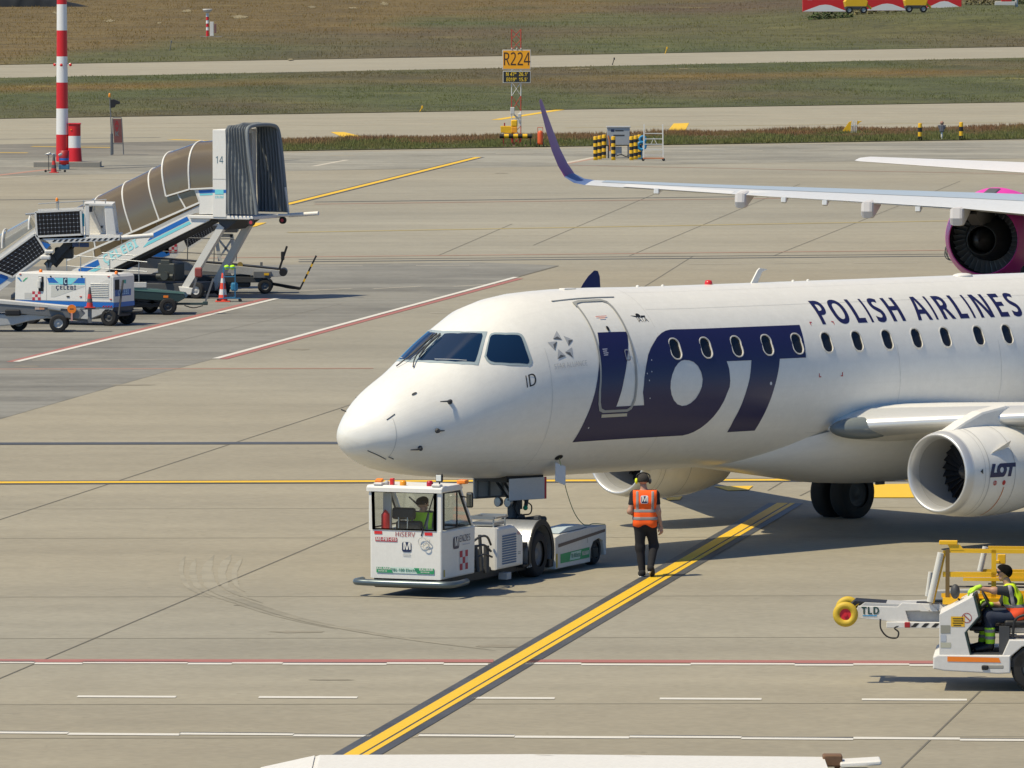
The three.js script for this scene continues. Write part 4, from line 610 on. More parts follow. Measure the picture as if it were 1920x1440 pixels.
  const logo = (o, u, w, h, ltr) => { part(cab, 'logo_plate', inked([rrect(w, h, w * .2)], (x, y) => V(...o).addScaledVector(V(...u), x).add(V(0, y, 0)), 9), MAT.navyDark); const off = u[2] ? [-.003, 0, 0] : [0, 0, .003]; lettering(cab, 'M', ltr, [o[0] + off[0], o[1] - ltr * .36, o[2] + off[2]], u, [0, 1, 0], W); };
  logo([fx, .83, -.62], uF, .165, .165, .125); for (const y of [.705, .68]) sheet(cab, 'small_print', rectPts(-.69, -.55, y, y + .014), [fx, 0, 0], uF, vF, M([.5, .5, .48], .6));
  sheet(cab, 'maker_strip', rectPts(-1.16, -.13, .39, .49), [fx, 0, 0], uF, vF, M([.55, .66, .58], .5)); for (const [a, b, c] of [[-1.16, -.86, 1], [-.43, -.13, -1]]) sheet(cab, 'maker_strip', c > 0 ? [[a, .395], [b, .395], [b - .06, .485], [a, .485]] : [[a, .395], [b, .395], [b, .485], [a - .06, .485]], [fx - .003, 0, 0], uF, vF, MAT.green);
  lettering(cab, 'KALMAR', .045, [fx - .006, .445, -1.03], uF, vF, W); lettering(cab, 'MOTOR AB', .022, [fx - .006, .41, -1.05], uF, vF, W); lettering(cab, 'KALMAR', .045, [fx - .006, .445, -.27], uF, vF, W); lettering(cab, 'MOTOR AB', .022, [fx - .006, .41, -.29], uF, vF, W); lettering(cab, 'TBL-180 Electric', .05, [fx - .006, .42, -.65], uF, vF, M([.05, .2, .14], .6), { sx: .95 });
  logo([.62, .87, sz], uS, .26, .2, .15); lettering(cab, 'ENZIES', .11, [1.0, .87, sz], uS, vF, MAT.navyDark, { f: fontR, sx: 1.05 }); sheet(cab, 'small_print', rectPts(.9, 1.22, .81, .83), [0, 0, sz], uS, vF, M([.5, .5, .52], .6));
  const chk = (o, u, w, h, nx, ny, par) => { for (let i = 0; i < nx; i++) for (let j = 0; j < ny; j++) sheet(par, 'chequer_square', rectPts(i * w / nx, (i + 1) * w / nx, j * h / ny, (j + 1) * h / ny), o, u, [0, 1, 0], (i + j) % 2 ? M([.6, .58, .56], .6) : M([.42, .03, .05], .6)); };
  tug.userData.c = 0; delete tug.userData.c; chk([.78, .40, sz], uS, .35, .32, 3, 3, cab);
  sheet(cab, 'edge_mark', rectPts(.08, .13, .34, .46), [0, 0, sz], uS, vF, M([.45, .36, .05], .6));
  part(cab, 'hanging_headset', [xf(new THREE.TorusGeometry(.07, .007, 6, 24), -.04, .93, -.33, 0, Math.PI / 2), xf(new THREE.TorusGeometry(.055, .007, 6, 24), -.04, .86, -.26, 0, Math.PI / 2), tube([[-.03, 1.0, -.28], [-.05, .96, -.2], [-.04, .9, -.2], [-.04, .88, -.3]], .006)], M([.5, .5, .48], .6));
  // louvred equipment box and its tray
  const eq = part(tug, 'equipment_box', [prism([[2.45, .27], [3.62, .27], [3.62, .78], [3.2, .98], [2.45, .98]], -.62, 0, .045)], W);
  for (let i = 0; i < 12; i++) part(eq, 'louvre', xf(new THREE.BoxGeometry(.60, .020, .02), 2.96, .36 + i * .042, .006, .3), M([.05, .13, .27], .5)); sheet(eq, 'louvre_back', rectPts(2.65, 3.27, .34, .85), [0, 0, .003], uS, vF, M([.62, .62, .58], .6));
  lettering(eq, 'HiSERV', .06, [3.44, .80, .004], uS, vF, M([.4, .04, .05], .6), { f: fontR, sx: .9 }); for (const y of [.5, .47]) sheet(eq, 'small_print', rectPts(3.36, 3.48, y, y + .016), [0, 0, .004], uS, vF, M([.35, .35, .34], .6));
  part(tug, 'tray_rack', [bar([2.5, 1.14, -.55], [3.05, 1.14, -.55], .03, .06), bar([2.5, 1.14, -.08], [3.05, 1.14, -.08], .03, .06), bar([2.5, 1.14, -.55], [2.5, 1.14, -.08], .03, .06), bar([3.05, 1.14, -.55], [3.05, 1.14, -.08], .03, .06), bx(2.52, 3.0, 1.0, 1.06, -.52, -.1, .01), rod([2.52, .97, -.1], [2.52, 1.14, -.1], .015), rod([3.03, .97, -.1], [3.03, 1.14, -.1], .015)], MAT.steel);
  part(tug, 'hydraulic_cluster', [rod([1.7, .3, -.05], [1.7, .75, -.1], .04), rod([1.95, .3, -.08], [1.95, .9, -.12], .03), rod([2.2, .25, -.1], [2.2, .7, -.1], .05), tube([[1.55, .8, -.1], [1.8, .88, -.05], [2.2, .84, -.08], [2.4, .7, -.1]], .02), tube([[1.55, .7, -.12], [1.85, .74, -.02], [2.3, .6, -.06]], .02), tube([[1.6, .5, -.1], [1.9, .58, -.03], [2.35, .5, -.06]], .018)], MAT.darkGrey);
  part(tug, 'chock_box', box(.2, .12, .16, 2.9, .14, -.05, .01), MAT.paleGrey);
  // drive wheels under steel arches
  const arch = (z0, z1, m) => { const s = new THREE.Shape(); s.absarc(4.36, .40, .57, -.25, Math.PI + .25, false); s.absarc(4.36, .40, .50, Math.PI + .25, -.25, true); return new THREE.ExtrudeGeometry(s, { depth: z1 - z0, bevelEnabled: false, curveSegments: 32 }).translate(0, 0, z0); };
  for (const z of [-.72]) { const a = part(tug, 'wheel_arch', arch(z, z + .74), MAT.steel); part(a, 'arch_trim', (() => { const s = new THREE.Shape(); s.absarc(4.36, .40, .585, -.25, Math.PI + .25, false); s.absarc(4.36, .40, .49, Math.PI + .25, -.25, true); return new THREE.ExtrudeGeometry(s, { depth: .02, bevelEnabled: false, curveSegments: 32 }).translate(0, 0, z + .735); })(), MAT.black); part(a, 'arch_step', [bx(3.62, 3.9, .56, .64, z + .3, z + .7, .02), bx(3.62, 3.88, .22, .28, z + .2, z + .72, .02)], MAT.black); }
  for (const z of [-.17, -2.3]) wheel(tug, 4.36, .40, z, .40, .34, MAT.midGrey, MAT.rubber);
  part(tug, 'amber_side_lamp', box(.12, .08, .1, 5.0, .96, -.3, .02), MAT.darkGrey);
  // lifting arms round the nose wheel
  for (const [z0, z1, f] of [[-.42, 0, 1], [-2.5, -2.08, 0]]) {
    const arm = part(tug, 'side_arm', [prism([[5.08, .08], [6.7, .08], [6.72, .3], [6.85, .42], [7.1, .46], [7.3, .4], [7.38, .15], [7.46, .15], [7.46, .66], [6.6, .68], [5.3, .66], [5.08, .62]], z0, z1, .012)], MAT.whiteDull); part(arm, 'arm_cover', prism([[5.3, .672], [6.7, .69], [6.3, .76], [5.7, .75]], z0 + .06, z1 - .03, .01), M([.42, .50, .55], .5));
    wheel(tug, 7.08, .25, z1 - .14, .25, .2, MAT.darkGrey, MAT.rubber);
    if (f) { sheet(arm, 'rubbing_strip', [[5.2, .44], [7.4, .55], [7.4, .60], [5.2, .50]], [0, 0, z1 + .004], uS, vF, M([.14, .11, .09], .8)); sheet(arm, 'maker_strip', [[5.3, .16], [6.66, .16], [6.66, .34], [5.3, .32]], [0, 0, z1 + .004], uS, vF, MAT.green); sheet(arm, 'maker_strip', [[5.72, .18], [6.2, .18], [6.26, .32], [5.78, .31]], [0, 0, z1 + .007], uS, vF, M([.42, .60, .52], .5)); lettering(arm, 'TBL-180 Electric', .075, [6.0, .215, z1 + .01], uS, vF, M([.05, .2, .14], .6), { sx: .55 }); lettering(arm, 'KALMAR', .07, [6.45, .22, z1 + .01], uS, vF, W, { sx: .8 }); sheet(arm, 'edge_mark', rectPts(5.1, 5.17, .1, .34), [0, 0, z1 + .004], uS, vF, M([.5, .36, .04], .6)); lettering(arm, 'I', .08, [6.55, .42, z1 + .007], uS, vF, MAT.black); }
  }
  part(tug, 'cradle', [bx(7.2, 7.44, .1, .34, -2.1, -.4, .02), bx(5.1, 5.5, .1, .5, -2.1, -.4, .04)], MAT.darkGrey);
  lettering(tug, 'KALMAR', .075, [4.0, .2, -.02], uS, vF, M([.4, .4, .4], .6), { sx: .9 });
  // driver, seen from behind
  const P = (x, y, z) => tug.localToWorld(V(x, y, z)); tug.updateMatrixWorld(true);
  const drv = thing('person', 'person in green hi-vis vest sitting in the cab of the tug', 'person', P(.52, .44, -.56), 68 * Math.PI / 180);
  const hd = headBones([.06, 1.06, -.02], [1, -.05, .75], [0, 1, 0]);
  const torso = [[[.03, .86, -.16], [.03, .86, .15], .075], [[0, .72, -.09], [0, .72, .09], .12], [[-.02, .52, -.08], [-.02, .52, .08], .12]], legs = [[[0, .5, -.1], [.42, .52, -.12], .085, .06], [[.42, .52, -.12], [.45, .1, -.12], .058, .042], [[0, .5, .1], [.42, .52, .12], .085, .06], [[.42, .52, .12], [.45, .1, .12], .058, .042], [[.44, .06, .12], [.6, .04, .12], .045, .035], [[.44, .06, -.12], [.6, .04, -.12], .045, .035]], arms = [[[.03, .84, -.19], [.14, .6, -.24], .05, .042], [[.14, .6, -.24], [.36, .74, -.16], .04, .028], [[.03, .84, .19], [.14, .6, .24], .05, .042], [[.14, .6, .24], [.36, .74, .16], .04, .028]];
  bodyMesh(drv, [...torso, ...legs, ...arms, [[.03, .88, 0], [.05, 1.0, -.01], .058, .052]], hd.bones, [handBones([.36, .74, -.16], [.8, .5, .2], [.4, -.8, 0], 1, .9), handBones([.36, .74, .16], [.8, .5, -.2], [.4, -.8, 0], -1, .9)]);
  const lo = [-.3, 0, -.4], hi = [.75, 1.1, .4]; wear(drv, 'trousers', sdBones([...legs.slice(0, 4), torso[2]], .05), (x, y) => Math.max(y - .56, .09 - y), .015, lo, hi, navyCloth); wear(drv, 'shirt', sdBones([...torso, arms[0], arms[2]], .05), (x, y) => Math.max(.54 - y, y - .95), .012, lo, hi, navyCloth); const v = wear(drv, 'vest', sdBones(torso, .07), (x, y, z) => Math.max(.5 - y, y - .93, Math.abs(z) - .2), .025, lo, hi, hiVis, .012); wear(v, 'reflective_band', sdBones(torso, .07), (x, y, z) => Math.max(Math.abs(Math.abs(z) - .13) - .025, .55 - y, y - .92), .03, lo, hi, reflect, .012);
  wear(drv, 'hair', sdBones(hd.bones.slice(0, 1), .01), (x, y, z) => Math.max(1.055 - y, x + z * .75 - .12 - (y - 1.1) * .8), .01, [-.1, .95, -.16], [.2, 1.22, .14], hairM, .006);
}
// headset lead from the airliner to the tug
{ const a = plane.localToWorld ? (plane.updateMatrixWorld(true), plane.localToWorld(Sk(.02)(4.05, -48 * D2R * KG))) : null, t = tug.localToWorld(V(7.3, .69, -.2)), m = (k, dy) => a.clone().lerp(t, k).add(V(0, dy, 0)).toArray();
  const c = thing('headset_cable', 'thin pale cable hanging from the airliner belly down to the tug', 'cable'); part(c, 'cable', tube([a.toArray(), m(.08, -.12), m(.25, -.34), m(.5, -.42), m(.75, -.3), m(.93, -.1), t.toArray(), tug.localToWorld(V(7.46, .67, -.02)).toArray()], .008, 60, 6), M([.30, .34, .16], .7)); }
// ---------------------------------------------------------------- belt loader at the right, driver at the wheel
{
  const o = G(1757, 1296), ld = thing('belt_loader', 'white belt loader with yellow railings and yellow front bumper wheels at right edge', 'belt loader', o, -.08), W = M([.68, .66, .62], .5, { map: grime });
  // near side is z = 0, far side z = -1.9
  const side = part(ld, 'front_cowl', prism([[.03, .53], [.03, 1.13], [.525, 1.40], [.60, 1.10], [.40, .86], [.48, .53]], -.04, 0, .008), W); part(side, 'cowl_edge', prism([[.50, .53], [.425, .86], [.63, 1.11], [.545, 1.41], [.525, 1.40], [.60, 1.10], [.40, .86], [.48, .53]], -.36, -.003), M([.02, .04, .035], .6));
  part(ld, 'front_cowl', prism([[.03, .53], [.03, 1.12], [.5, 1.37], [.5, 1.3], [.1, 1.05], [.1, .53]], -.95, -.045, .01), W); part(ld, 'front_cowl', prism([[.03, .53], [.03, 1.13], [.525, 1.40], [.60, 1.10], [.40, .86], [.48, .53]], -1.0, -.955, .008), W);
  part(ld, 'chassis', [prism([[-.06, .33], [-.06, .5], [0, .535], [1.07, .535], [1.07, .27], [.9, .26], [.1, .30]], -1.85, .02, .02)], W); sheet(ld, 'orange_stripe', [[.15, .44], [.93, .43], [.90, .50], [.15, .515]], [0, 0, .025], [1, 0, 0], [0, 1, 0], MAT.orange);
  part(ld, 'chassis_slot', bx(.66, .98, .33, .40, -.2, .024, .02), M([.3, .29, .26], .8)); part(ld, 'tow_eye', box(.1, .07, .04, .70, .355, .03, .02), MAT.black);
  part(ld, 'rear_body', [prism([[.95, .53], [1.05, .76], [1.9, .76], [3.4, .8], [3.4, .4], [1.86, .4], [1.78, .55], [1.6, .67], [1.42, .70], [1.24, .66], [1.08, .52], [1.03, .36], [1.0, .36], [1.0, .53]], -.5, 0, .015), bx(1.0, 3.4, .5, .76, -1.85, -.5, .03)], W);
  part(ld, 'wheel_arch', prism([[1.06, .36], [1.1, .5], [1.25, .64], [1.42, .68], [1.6, .64], [1.74, .5], [1.8, .36]], -.45, -.02), MAT.black); for (const [x, z] of [[1.42, -.14], [1.42, -1.7], [3.1, -.14], [3.1, -1.7]]) wheel(ld, x, .345, z, .345, .24, MAT.midGrey, MAT.rubber);
  part(ld, 'cab_floor', [bx(.3, 1.05, .535, .56, -.95, -.05), bx(.9, 1.05, .56, .95, -.95, -.1)], MAT.darkGrey); part(ld, 'dashboard', [prism([[.5, 1.36], [.56, 1.4], [.66, 1.05], [.5, .9], [.42, .86]], -.92, -.38, .01), bx(.46, .9, .86, .93, -.95, -.3, .02)], MAT.black);
  part(ld, 'steering_wheel', [xf(new THREE.TorusGeometry(.17, .016, 8, 28), .73, 1.28, -.42, 0, Math.PI / 2, 0).applyMatrix4(new THREE.Matrix4().makeTranslation(.73, 1.28, 0)).applyMatrix4(new THREE.Matrix4().makeRotationZ(.45)).applyMatrix4(new THREE.Matrix4().makeTranslation(-.22, -.17, 0))].map(() => xf(new THREE.TorusGeometry(.17, .016, 8, 28).rotateY(Math.PI / 2), .73, 1.28, -.42, 0, 0, .5)), MAT.black); part(ld, 'steering_column', rod([.55, 1.15, -.42], [.73, 1.28, -.42], .03), MAT.darkGrey);
  part(ld, 'seat', [box(.46, .12, .5, 1.2, .98, -.4, .05), box(.12, .55, .5, 1.46, 1.25, -.4, .05, 0, 0, -.15)], MAT.black); part(ld, 'seat_grab_rail', tube([[1.1, .8, -.1], [1.14, 1.05, -.1], [1.28, 1.12, -.1], [1.5, 1.12, -.1]], .02), MAT.black);
  const mir = part(ld, 'mirror', (() => { const g = new THREE.SphereGeometry(1, 18, 12); g.scale(.07, .11, .08); return g.translate(.24, 1.40, -.75); })(), MAT.darkGrey); part(mir, 'mirror_arm', rod([.28, 1.3, -.75], [.36, 1.22, -.75], .014), MAT.black);
  // stickers
  const u = [1, 0, 0], v = [0, 1, 0], z = .004; part(side, 'round_sign', inked([(() => { const s = new THREE.Shape().absellipse(.43, 1.08, .075, .075, 0, Math.PI * 2); s.holes.push(new THREE.Path().absellipse(.43, 1.08, .064, .064, 0, Math.PI * 2)); return s; })()], (x, y) => V(x, y, z), 9), M([.35, .06, .04], .6)); sheet(side, 'round_sign', [[.385, 1.115], [.395, 1.13], [.48, 1.045], [.47, 1.035]], [0, 0, z], u, v, M([.35, .06, .04], .6)); sheet(side, 'yellow_notice', rectPts(.20, .40, .95, 1.10), [0, 0, z], u, v, MAT.yellow); for (let k = 0; k < 4; k++) sheet(side, 'notice_print', rectPts(.225 + (k % 2) * .01, .38 - (k === 3 ? .03 : 0), 1.063 - k * .033, 1.075 - k * .033), [0, 0, z + .003], u, v, MAT.black);
  for (const [a, b, c, d, m] of [[.05, .19, .85, .97, M([.28, .27, .22], .6)], [.05, .13, .73, .83, M([.42, .45, .5], .5)], [.05, .2, .64, .715, M([.45, .44, .34], .6)]]) sheet(side, 'sticker', rectPts(a, b, c, d), [0, 0, z], u, v, m);
  // conveyor boom on the far side
  const bz0 = -1.75, bz1 = -1.05, rot = -.045;
  const boom = part(ld, 'conveyor_boom', [prism([[-1.35, 1.02], [-1.1, 1.2], [1.6, 1.09], [5.6, 1.1], [5.6, .85], [1.4, .8], [-.7, .94], [-1.2, .98]], bz0 + .06, bz1 - .06, .01)], MAT.paleGrey);
  part(boom, 'boom_side', prism([[-1.25, 1.0], [-1.2, 1.15], [-.62, 1.14], [-.55, 1.2], [.1, 1.18], [.1, 1.1], [-.5, 1.08], [-.45, .92], [-.55, .91], [-1.2, .97]], bz1 - .05, bz1, .006), W); part(boom, 'boom_side', prism([[-1.25, 1.0], [-1.2, 1.15], [.1, 1.2], [.1, .9], [-.5, .91], [-1.2, .97]], bz0, bz0 + .05, .006), W);
  part(boom, 'belt', [prism([[-1.38, 1.1], [-1.25, 1.215], [-.5, 1.17], [5.5, 1.15], [5.5, 1.13], [-.5, 1.15], [-1.2, 1.18], [-1.33, 1.08]], bz0 + .07, bz1 - .07)], MAT.black);
  for (let i = 0; i < 3; i++) part(boom, 'boom_gusset', prism([[-.28 + i * .14, 1.08], [-.15 + i * .14, 1.08], [-.28 + i * .14, 1.2]], bz1 - .02, bz1 + .03), W);
  const rail = part(boom, 'hazard_rail', bx(-.78, .6, .83, .92, bz1 - .02, bz1 + .04, .01), W); for (let i = 0; i < 6; i++) sheet(rail, 'hazard_stripe', [[-.42 + i * .15, .845], [-.35 + i * .15, .845], [-.29 + i * .15, .905], [-.36 + i * .15, .905]], [0, 0, bz1 + .044], u, v, MAT.black); part(rail, 'red_coupling', box(.08, .08, .05, -.47, .88, bz1 + .05, .01), MAT.redDeep);
  lettering(boom, 'TLD', .11, [-1.02, 1.03, bz1 + .006], u, v, M([.02, .06, .05], .5), { sx: 1.0 }); sheet(boom, 'maker_underline', rectPts(-1.13, -.92, 1.0, 1.015), [0, 0, bz1 + .006], u, v, M([.05, .3, .55], .5));
  part(boom, 'loose_cable', tube([[-.87, .96, bz1 + .02], [-.86, .82, bz1 + .04], [-.76, .7, bz1 + .04], [-.62, .69, bz1 + .04], [-.6, .77, bz1 + .04], [-.66, .83, bz1 + .04], [-.6, .86, bz1 + .03]], .012), MAT.black);
  for (const [zz, w] of [[bz1 + .12, 1], [bz0 - .1, 1]]) { const bw = part(ld, 'bumper_wheel', xf(new THREE.TorusGeometry(.132, .055, 14, 36), -1.38, 1.035, zz), M([.62, .42, .03], .6, { map: speck }), 'yellow foam bumper wheel with red hub'); part(bw, 'hub', [cylZ(.10, .05, -1.38, 1.035, zz, 24), cylZ(.03, .09, -1.38, 1.035, zz, 12)], M([.62, .015, .03], .5)); }
  part(ld, 'bumper_axle', rod([-1.38, 1.035, bz0 - .1], [-1.38, 1.035, bz1 + .12], .03), MAT.darkGrey);
  // folding hand rails, yellow
  const Y = MAT.yellow, rl = (name, zz, x0, x1, dy) => { const g = part(ld, name, [bar([x0 + .1, 1.98 + dy, zz], [x1, 1.96 + dy, zz], .06, .05)], Y);
    part(g, 'rail_bar', bar([x0, 1.63 + dy, zz], [x1, 1.61 + dy, zz], .075, .05), Y); part(g, 'rail_bar', bar([x0 + .3, 1.56 + dy, zz + .03], [x1, 1.55 + dy, zz + .03], .045, .04), Y); part(g, 'rail_bar', bar([x0 - .02, 1.32 + dy, zz], [x1, 1.3 + dy, zz], .06, .05), Y); part(g, 'rail_bar', bar([x0, 1.24 + dy, zz + .05], [x1, 1.22 + dy, zz + .05], .1, .05), Y); part(g, 'rail_rod', rod([x0 + .1, 1.45 + dy, zz], [x1, 1.43 + dy, zz], .014), MAT.darkGrey); for (let x = x0 + .75; x < x1; x += 1.1) part(g, 'rail_post', bar([x, 1.2 + dy, zz], [x, 2.0 + dy, zz], .07, .05), Y); return g; };
  const r1 = rl('hand_rail', bz1 + .02, .05, 5.2, 0); part(r1, 'rail_post', bar([.12, 1.05, bz1 + .03], [.12, 2.0, bz1 + .03], .06, .05), M([.16, .10, .03], .6)); part(r1, 'rail_post', bar([-.1, 1.2, bz1 - .02], [.08, 1.98, bz1 - .02], .05, .05), Y); part(r1, 'rail_roller', rod([-.14, 1.22, bz1 + .05], [.02, 1.95, bz1 + .05], .05), M([.60, .58, .52], .6)); part(r1, 'top_cap', [box(.27, .06, .1, .13, 2.1, bz1 + .02, .01), prism([[.12, 2.07], [.3, 2.07], [.36, 1.99], [.16, 1.99]], bz1, bz1 + .05)], Y);
  const r2 = rl('hand_rail', bz0 - .02, .6, 5.2, -.02); part(r2, 'rail_roller', rod([.58, 1.62, bz0], [.66, 1.98, bz0], .045), M([.60, .58, .52], .6)); part(r2, 'rail_roller', rod([-.2, 1.24, bz0], [-.15, 1.6, bz0], .035), M([.60, .58, .52], .6)); part(r2, 'rail_bracket', [box(.12, .14, .06, .9, 1.8, bz0, .01), box(.1, .05, .06, .82, 1.76, bz0 + .04, .01)], Y);
  part(ld, 'boom_support', [prism([[-.2, 1.18], [.5, 1.2], [.5, 1.36], [-.18, 1.34]], bz0 + .05, bz0 + .12, .02), bx(.5, 3.2, .75, 1.0, -1.8, -1.1, .04)], MAT.paleGrey);
  // driver
  const drv = thing('person', 'person in yellow vest and sunglasses driving the white belt loader', 'person', o.clone().add(V(0, 0, -.38)), -.08);
  const hd = headBones([1.0, 1.71, 0], [-1, -.06, .12], [-.05, 1, 0]);
  const torso = [[[1.08, 1.47, -.15], [1.08, 1.47, .15], .075], [[1.13, 1.32, -.085], [1.13, 1.32, .085], .12], [[1.2, 1.12, -.08], [1.2, 1.12, .08], .12]];
  const legs = [[[1.17, 1.08, .1], [.79, 1.08, .13], .092, .066], [[.79, 1.08, .13], [.80, .68, .14], .064, .045], [[1.17, 1.08, -.1], [.76, 1.1, -.13], .092, .066], [[.76, 1.1, -.13], [.68, .68, -.14], .064, .045], [[.8, .64, .14], [.62, .60, .15], .05, .036], [[.68, .64, -.14], [.5, .60, -.15], .05, .036]], arms = [[[1.06, 1.46, .18], [.86, 1.47, .24], .055, .047], [[.86, 1.47, .24], [.60, 1.51, .26], .044, .03], [[1.06, 1.46, -.18], [.95, 1.22, -.22], .053, .045], [[.95, 1.22, -.22], [.76, 1.24, -.12], .042, .03]];
  bodyMesh(drv, [...torso, ...legs, ...arms, [[1.07, 1.5, 0], [1.02, 1.62, 0], .06, .055]], hd.bones, []);
  const lo = [.4, .5, -.4], hi = [1.5, 1.9, .4]; wear(drv, 'trousers', sdBones([...legs.slice(0, 4), torso[2]], .05), (x, y) => Math.max(y - 1.2, .66 - y), .018, lo, hi, navyCloth);
  for (const [b, n] of [[[legs[1]], 1], [[legs[3]], 2]]) { const q = wear(drv, 'hi_vis_cuff', sdBones(b, .02), (x, y) => Math.max(.68 - y, y - .92), .024, lo, hi, hiVis, .012); for (const y0 of [.77, .87]) wear(q, 'reflective_band', sdBones(b, .02), (x, y) => Math.abs(y - y0) - .024, .029, lo, hi, reflect, .01); }
  wear(drv, 'shirt', sdBones([...torso, arms[0], arms[2]], .05), (x, y, z) => Math.max(1.2 - y, y - 1.56, .9 - x), .014, lo, hi, M([.03, .032, .036], .9));
  const tv = sdBones(torso, .07), vs = wear(drv, 'vest', tv, (x, y, z) => Math.max(1.2 - y, y - 1.56, Math.abs(z) - .2), .028, lo, hi, M([.66, .88, .006], .75), .011); wear(vs, 'vest_hem', tv, (x, y, z) => Math.max(1.02 - y, y - 1.215), .034, lo, hi, M([.9, .09, .02], .7), .011); wear(vs, 'reflective_band', tv, (x, y, z) => Math.abs(y - 1.235) - .025, .034, lo, hi, reflect, .01); wear(vs, 'reflective_band', tv, (x, y, z) => Math.max(Math.abs(x - 1.12 + (y - 1.35) * .2) - .028, 1.25 - y, y - 1.55, .05 - z), .034, lo, hi, reflect, .01);
  for (const [w, d, n, s] of [[[.60, 1.51, .26], [-1, -.35, 0], [-.2, -1, -.2], 1], [[.76, 1.24, -.12], [-1, .1, .2], [0, -.2, 1], 1]]) { const b = handBones(w, d, n, s, .8).map(([p, q, r, t]) => [p, q, r + .004, t + .004]); b.push([add3(w, d, -.05), w, .034, .034]); const [l, h] = box3(b, .01); part(drv, 'glove', nets(sdBones(b, .014), l, h, .005), M([.45, .72, .03], .7)); }
  wear(drv, 'hair', sdBones(hd.bones.slice(0, 1), .01), (x, y, z) => Math.max(1.685 - y - (x - 1.0) * .8, .935 - x - (y - 1.76) * 1.2), .014, [.85, 1.56, -.14], [1.15, 1.87, .14], hairM, .006);
  const P = hd.P; part(drv, 'sunglasses', [tube([P(.0, .025, .09), P(.07, .03, .075), P(.1, .03, .03), P(.1, .03, -.03), P(.07, .03, -.075), P(0, .025, -.09)], .007, 24, 6), xf(new THREE.SphereGeometry(.024, 12, 8), ...P(.088, .02, .035)), xf(new THREE.SphereGeometry(.024, 12, 8), ...P(.088, .02, -.035))], MAT.black);
  for (const [a, b] of [[[.8, .64, .14], [.6, .595, .15]], [[.68, .64, -.14], [.48, .595, -.15]]]) { const bn = [[a, b, .056, .042], [add3(a, [0, .06, 0]), a, .05, .05]], [l, h] = box3(bn, .02); part(drv, 'boot', nets((x, y, zz) => Math.max(sdBones(bn, .03)(x, y, zz), .565 - y), l, h, .008), MAT.black); }
}
// ---------------------------------------------------------------- ground equipment parked at the left
const solarTex = tex(512, 256, (u, v) => { const a = (u * 12) % 1, b = (v * 6) % 1, g = Math.min(a, 1 - a) < .035 || Math.min(b, 1 - b) < .035, d = Math.min(a, 1 - a) + Math.min(b, 1 - b) < .16; return d ? [.62, .64, .66] : g ? [.34, .36, .42] : [.035, .04, .075]; }, [1, 1]);
const solarM = MP([1, 1, 1], .12, { map: solarTex });
const bronze = MP([.26, .20, .12], .14, { transmission: .5, thickness: 0, ior: 1.5, clearcoat: .6, clearcoatRoughness: .1 }), smoky = MP([.62, .62, .58], .15, { transmission: .75, thickness: 0, ior: 1.45 });
const quadG = (a, b, c, d) => { const g = new THREE.BufferGeometry(); g.setAttribute('position', new THREE.Float32BufferAttribute([...a, ...b, ...c, ...a, ...c, ...d], 3)); g.setAttribute('uv', new THREE.Float32BufferAttribute([0, 0, 1, 0, 1, 1, 0, 0, 1, 1, 0, 1], 2)); g.computeVertexNormals(); return g; };
function gridG(nu, nv, f) { const pos = [], uv = [], idx = []; for (let i = 0; i <= nu; i++) for (let j = 0; j <= nv; j++) { pos.push(...f(i / nu, j / nv)); uv.push(i / nu, j / nv); } for (let i = 0; i < nu; i++) for (let j = 0; j < nv; j++) { const a = i * (nv + 1) + j; idx.push(a, a + 1, a + nv + 1, a + 1, a + nv + 2, a + nv + 1); } const g = new THREE.BufferGeometry(); g.setAttribute('position', new THREE.Float32BufferAttribute(pos, 3)); g.setAttribute('uv', new THREE.Float32BufferAttribute(uv, 2)); g.setIndex(idx); g.computeVertexNormals(); return g; }
const X1 = [1, 0, 0], Y1 = [0, 1, 0];
function cone(pos, h, label, dark = 0) {
  const o = thing('traffic_cone', label, 'cone', pos), R = M(dark ? [.50, .03, .025] : [.72, .07, .035], .6), B = dark ? M([.09, .08, .085], .6) : M([.66, .64, .62], .5), r = y => (.17 - .13 * y) * h;
  part(o, 'cone_base', [box(h * .52, h * .04, h * .52, 0, h * .02, 0, h * .015)], R); const k = [.03, .25, .44, .66, .82, 1];
  for (let i = 0; i < 5; i++) part(o, i % 2 ? 'reflective_band' : 'cone_body', lathe([[r(k[i]), k[i] * h], [r(k[i + 1]), k[i + 1] * h], ...(i === 4 ? [[0, h]] : [])], 24), i % 2 ? B : (dark && i === 4 ? B : R)); return o;
}
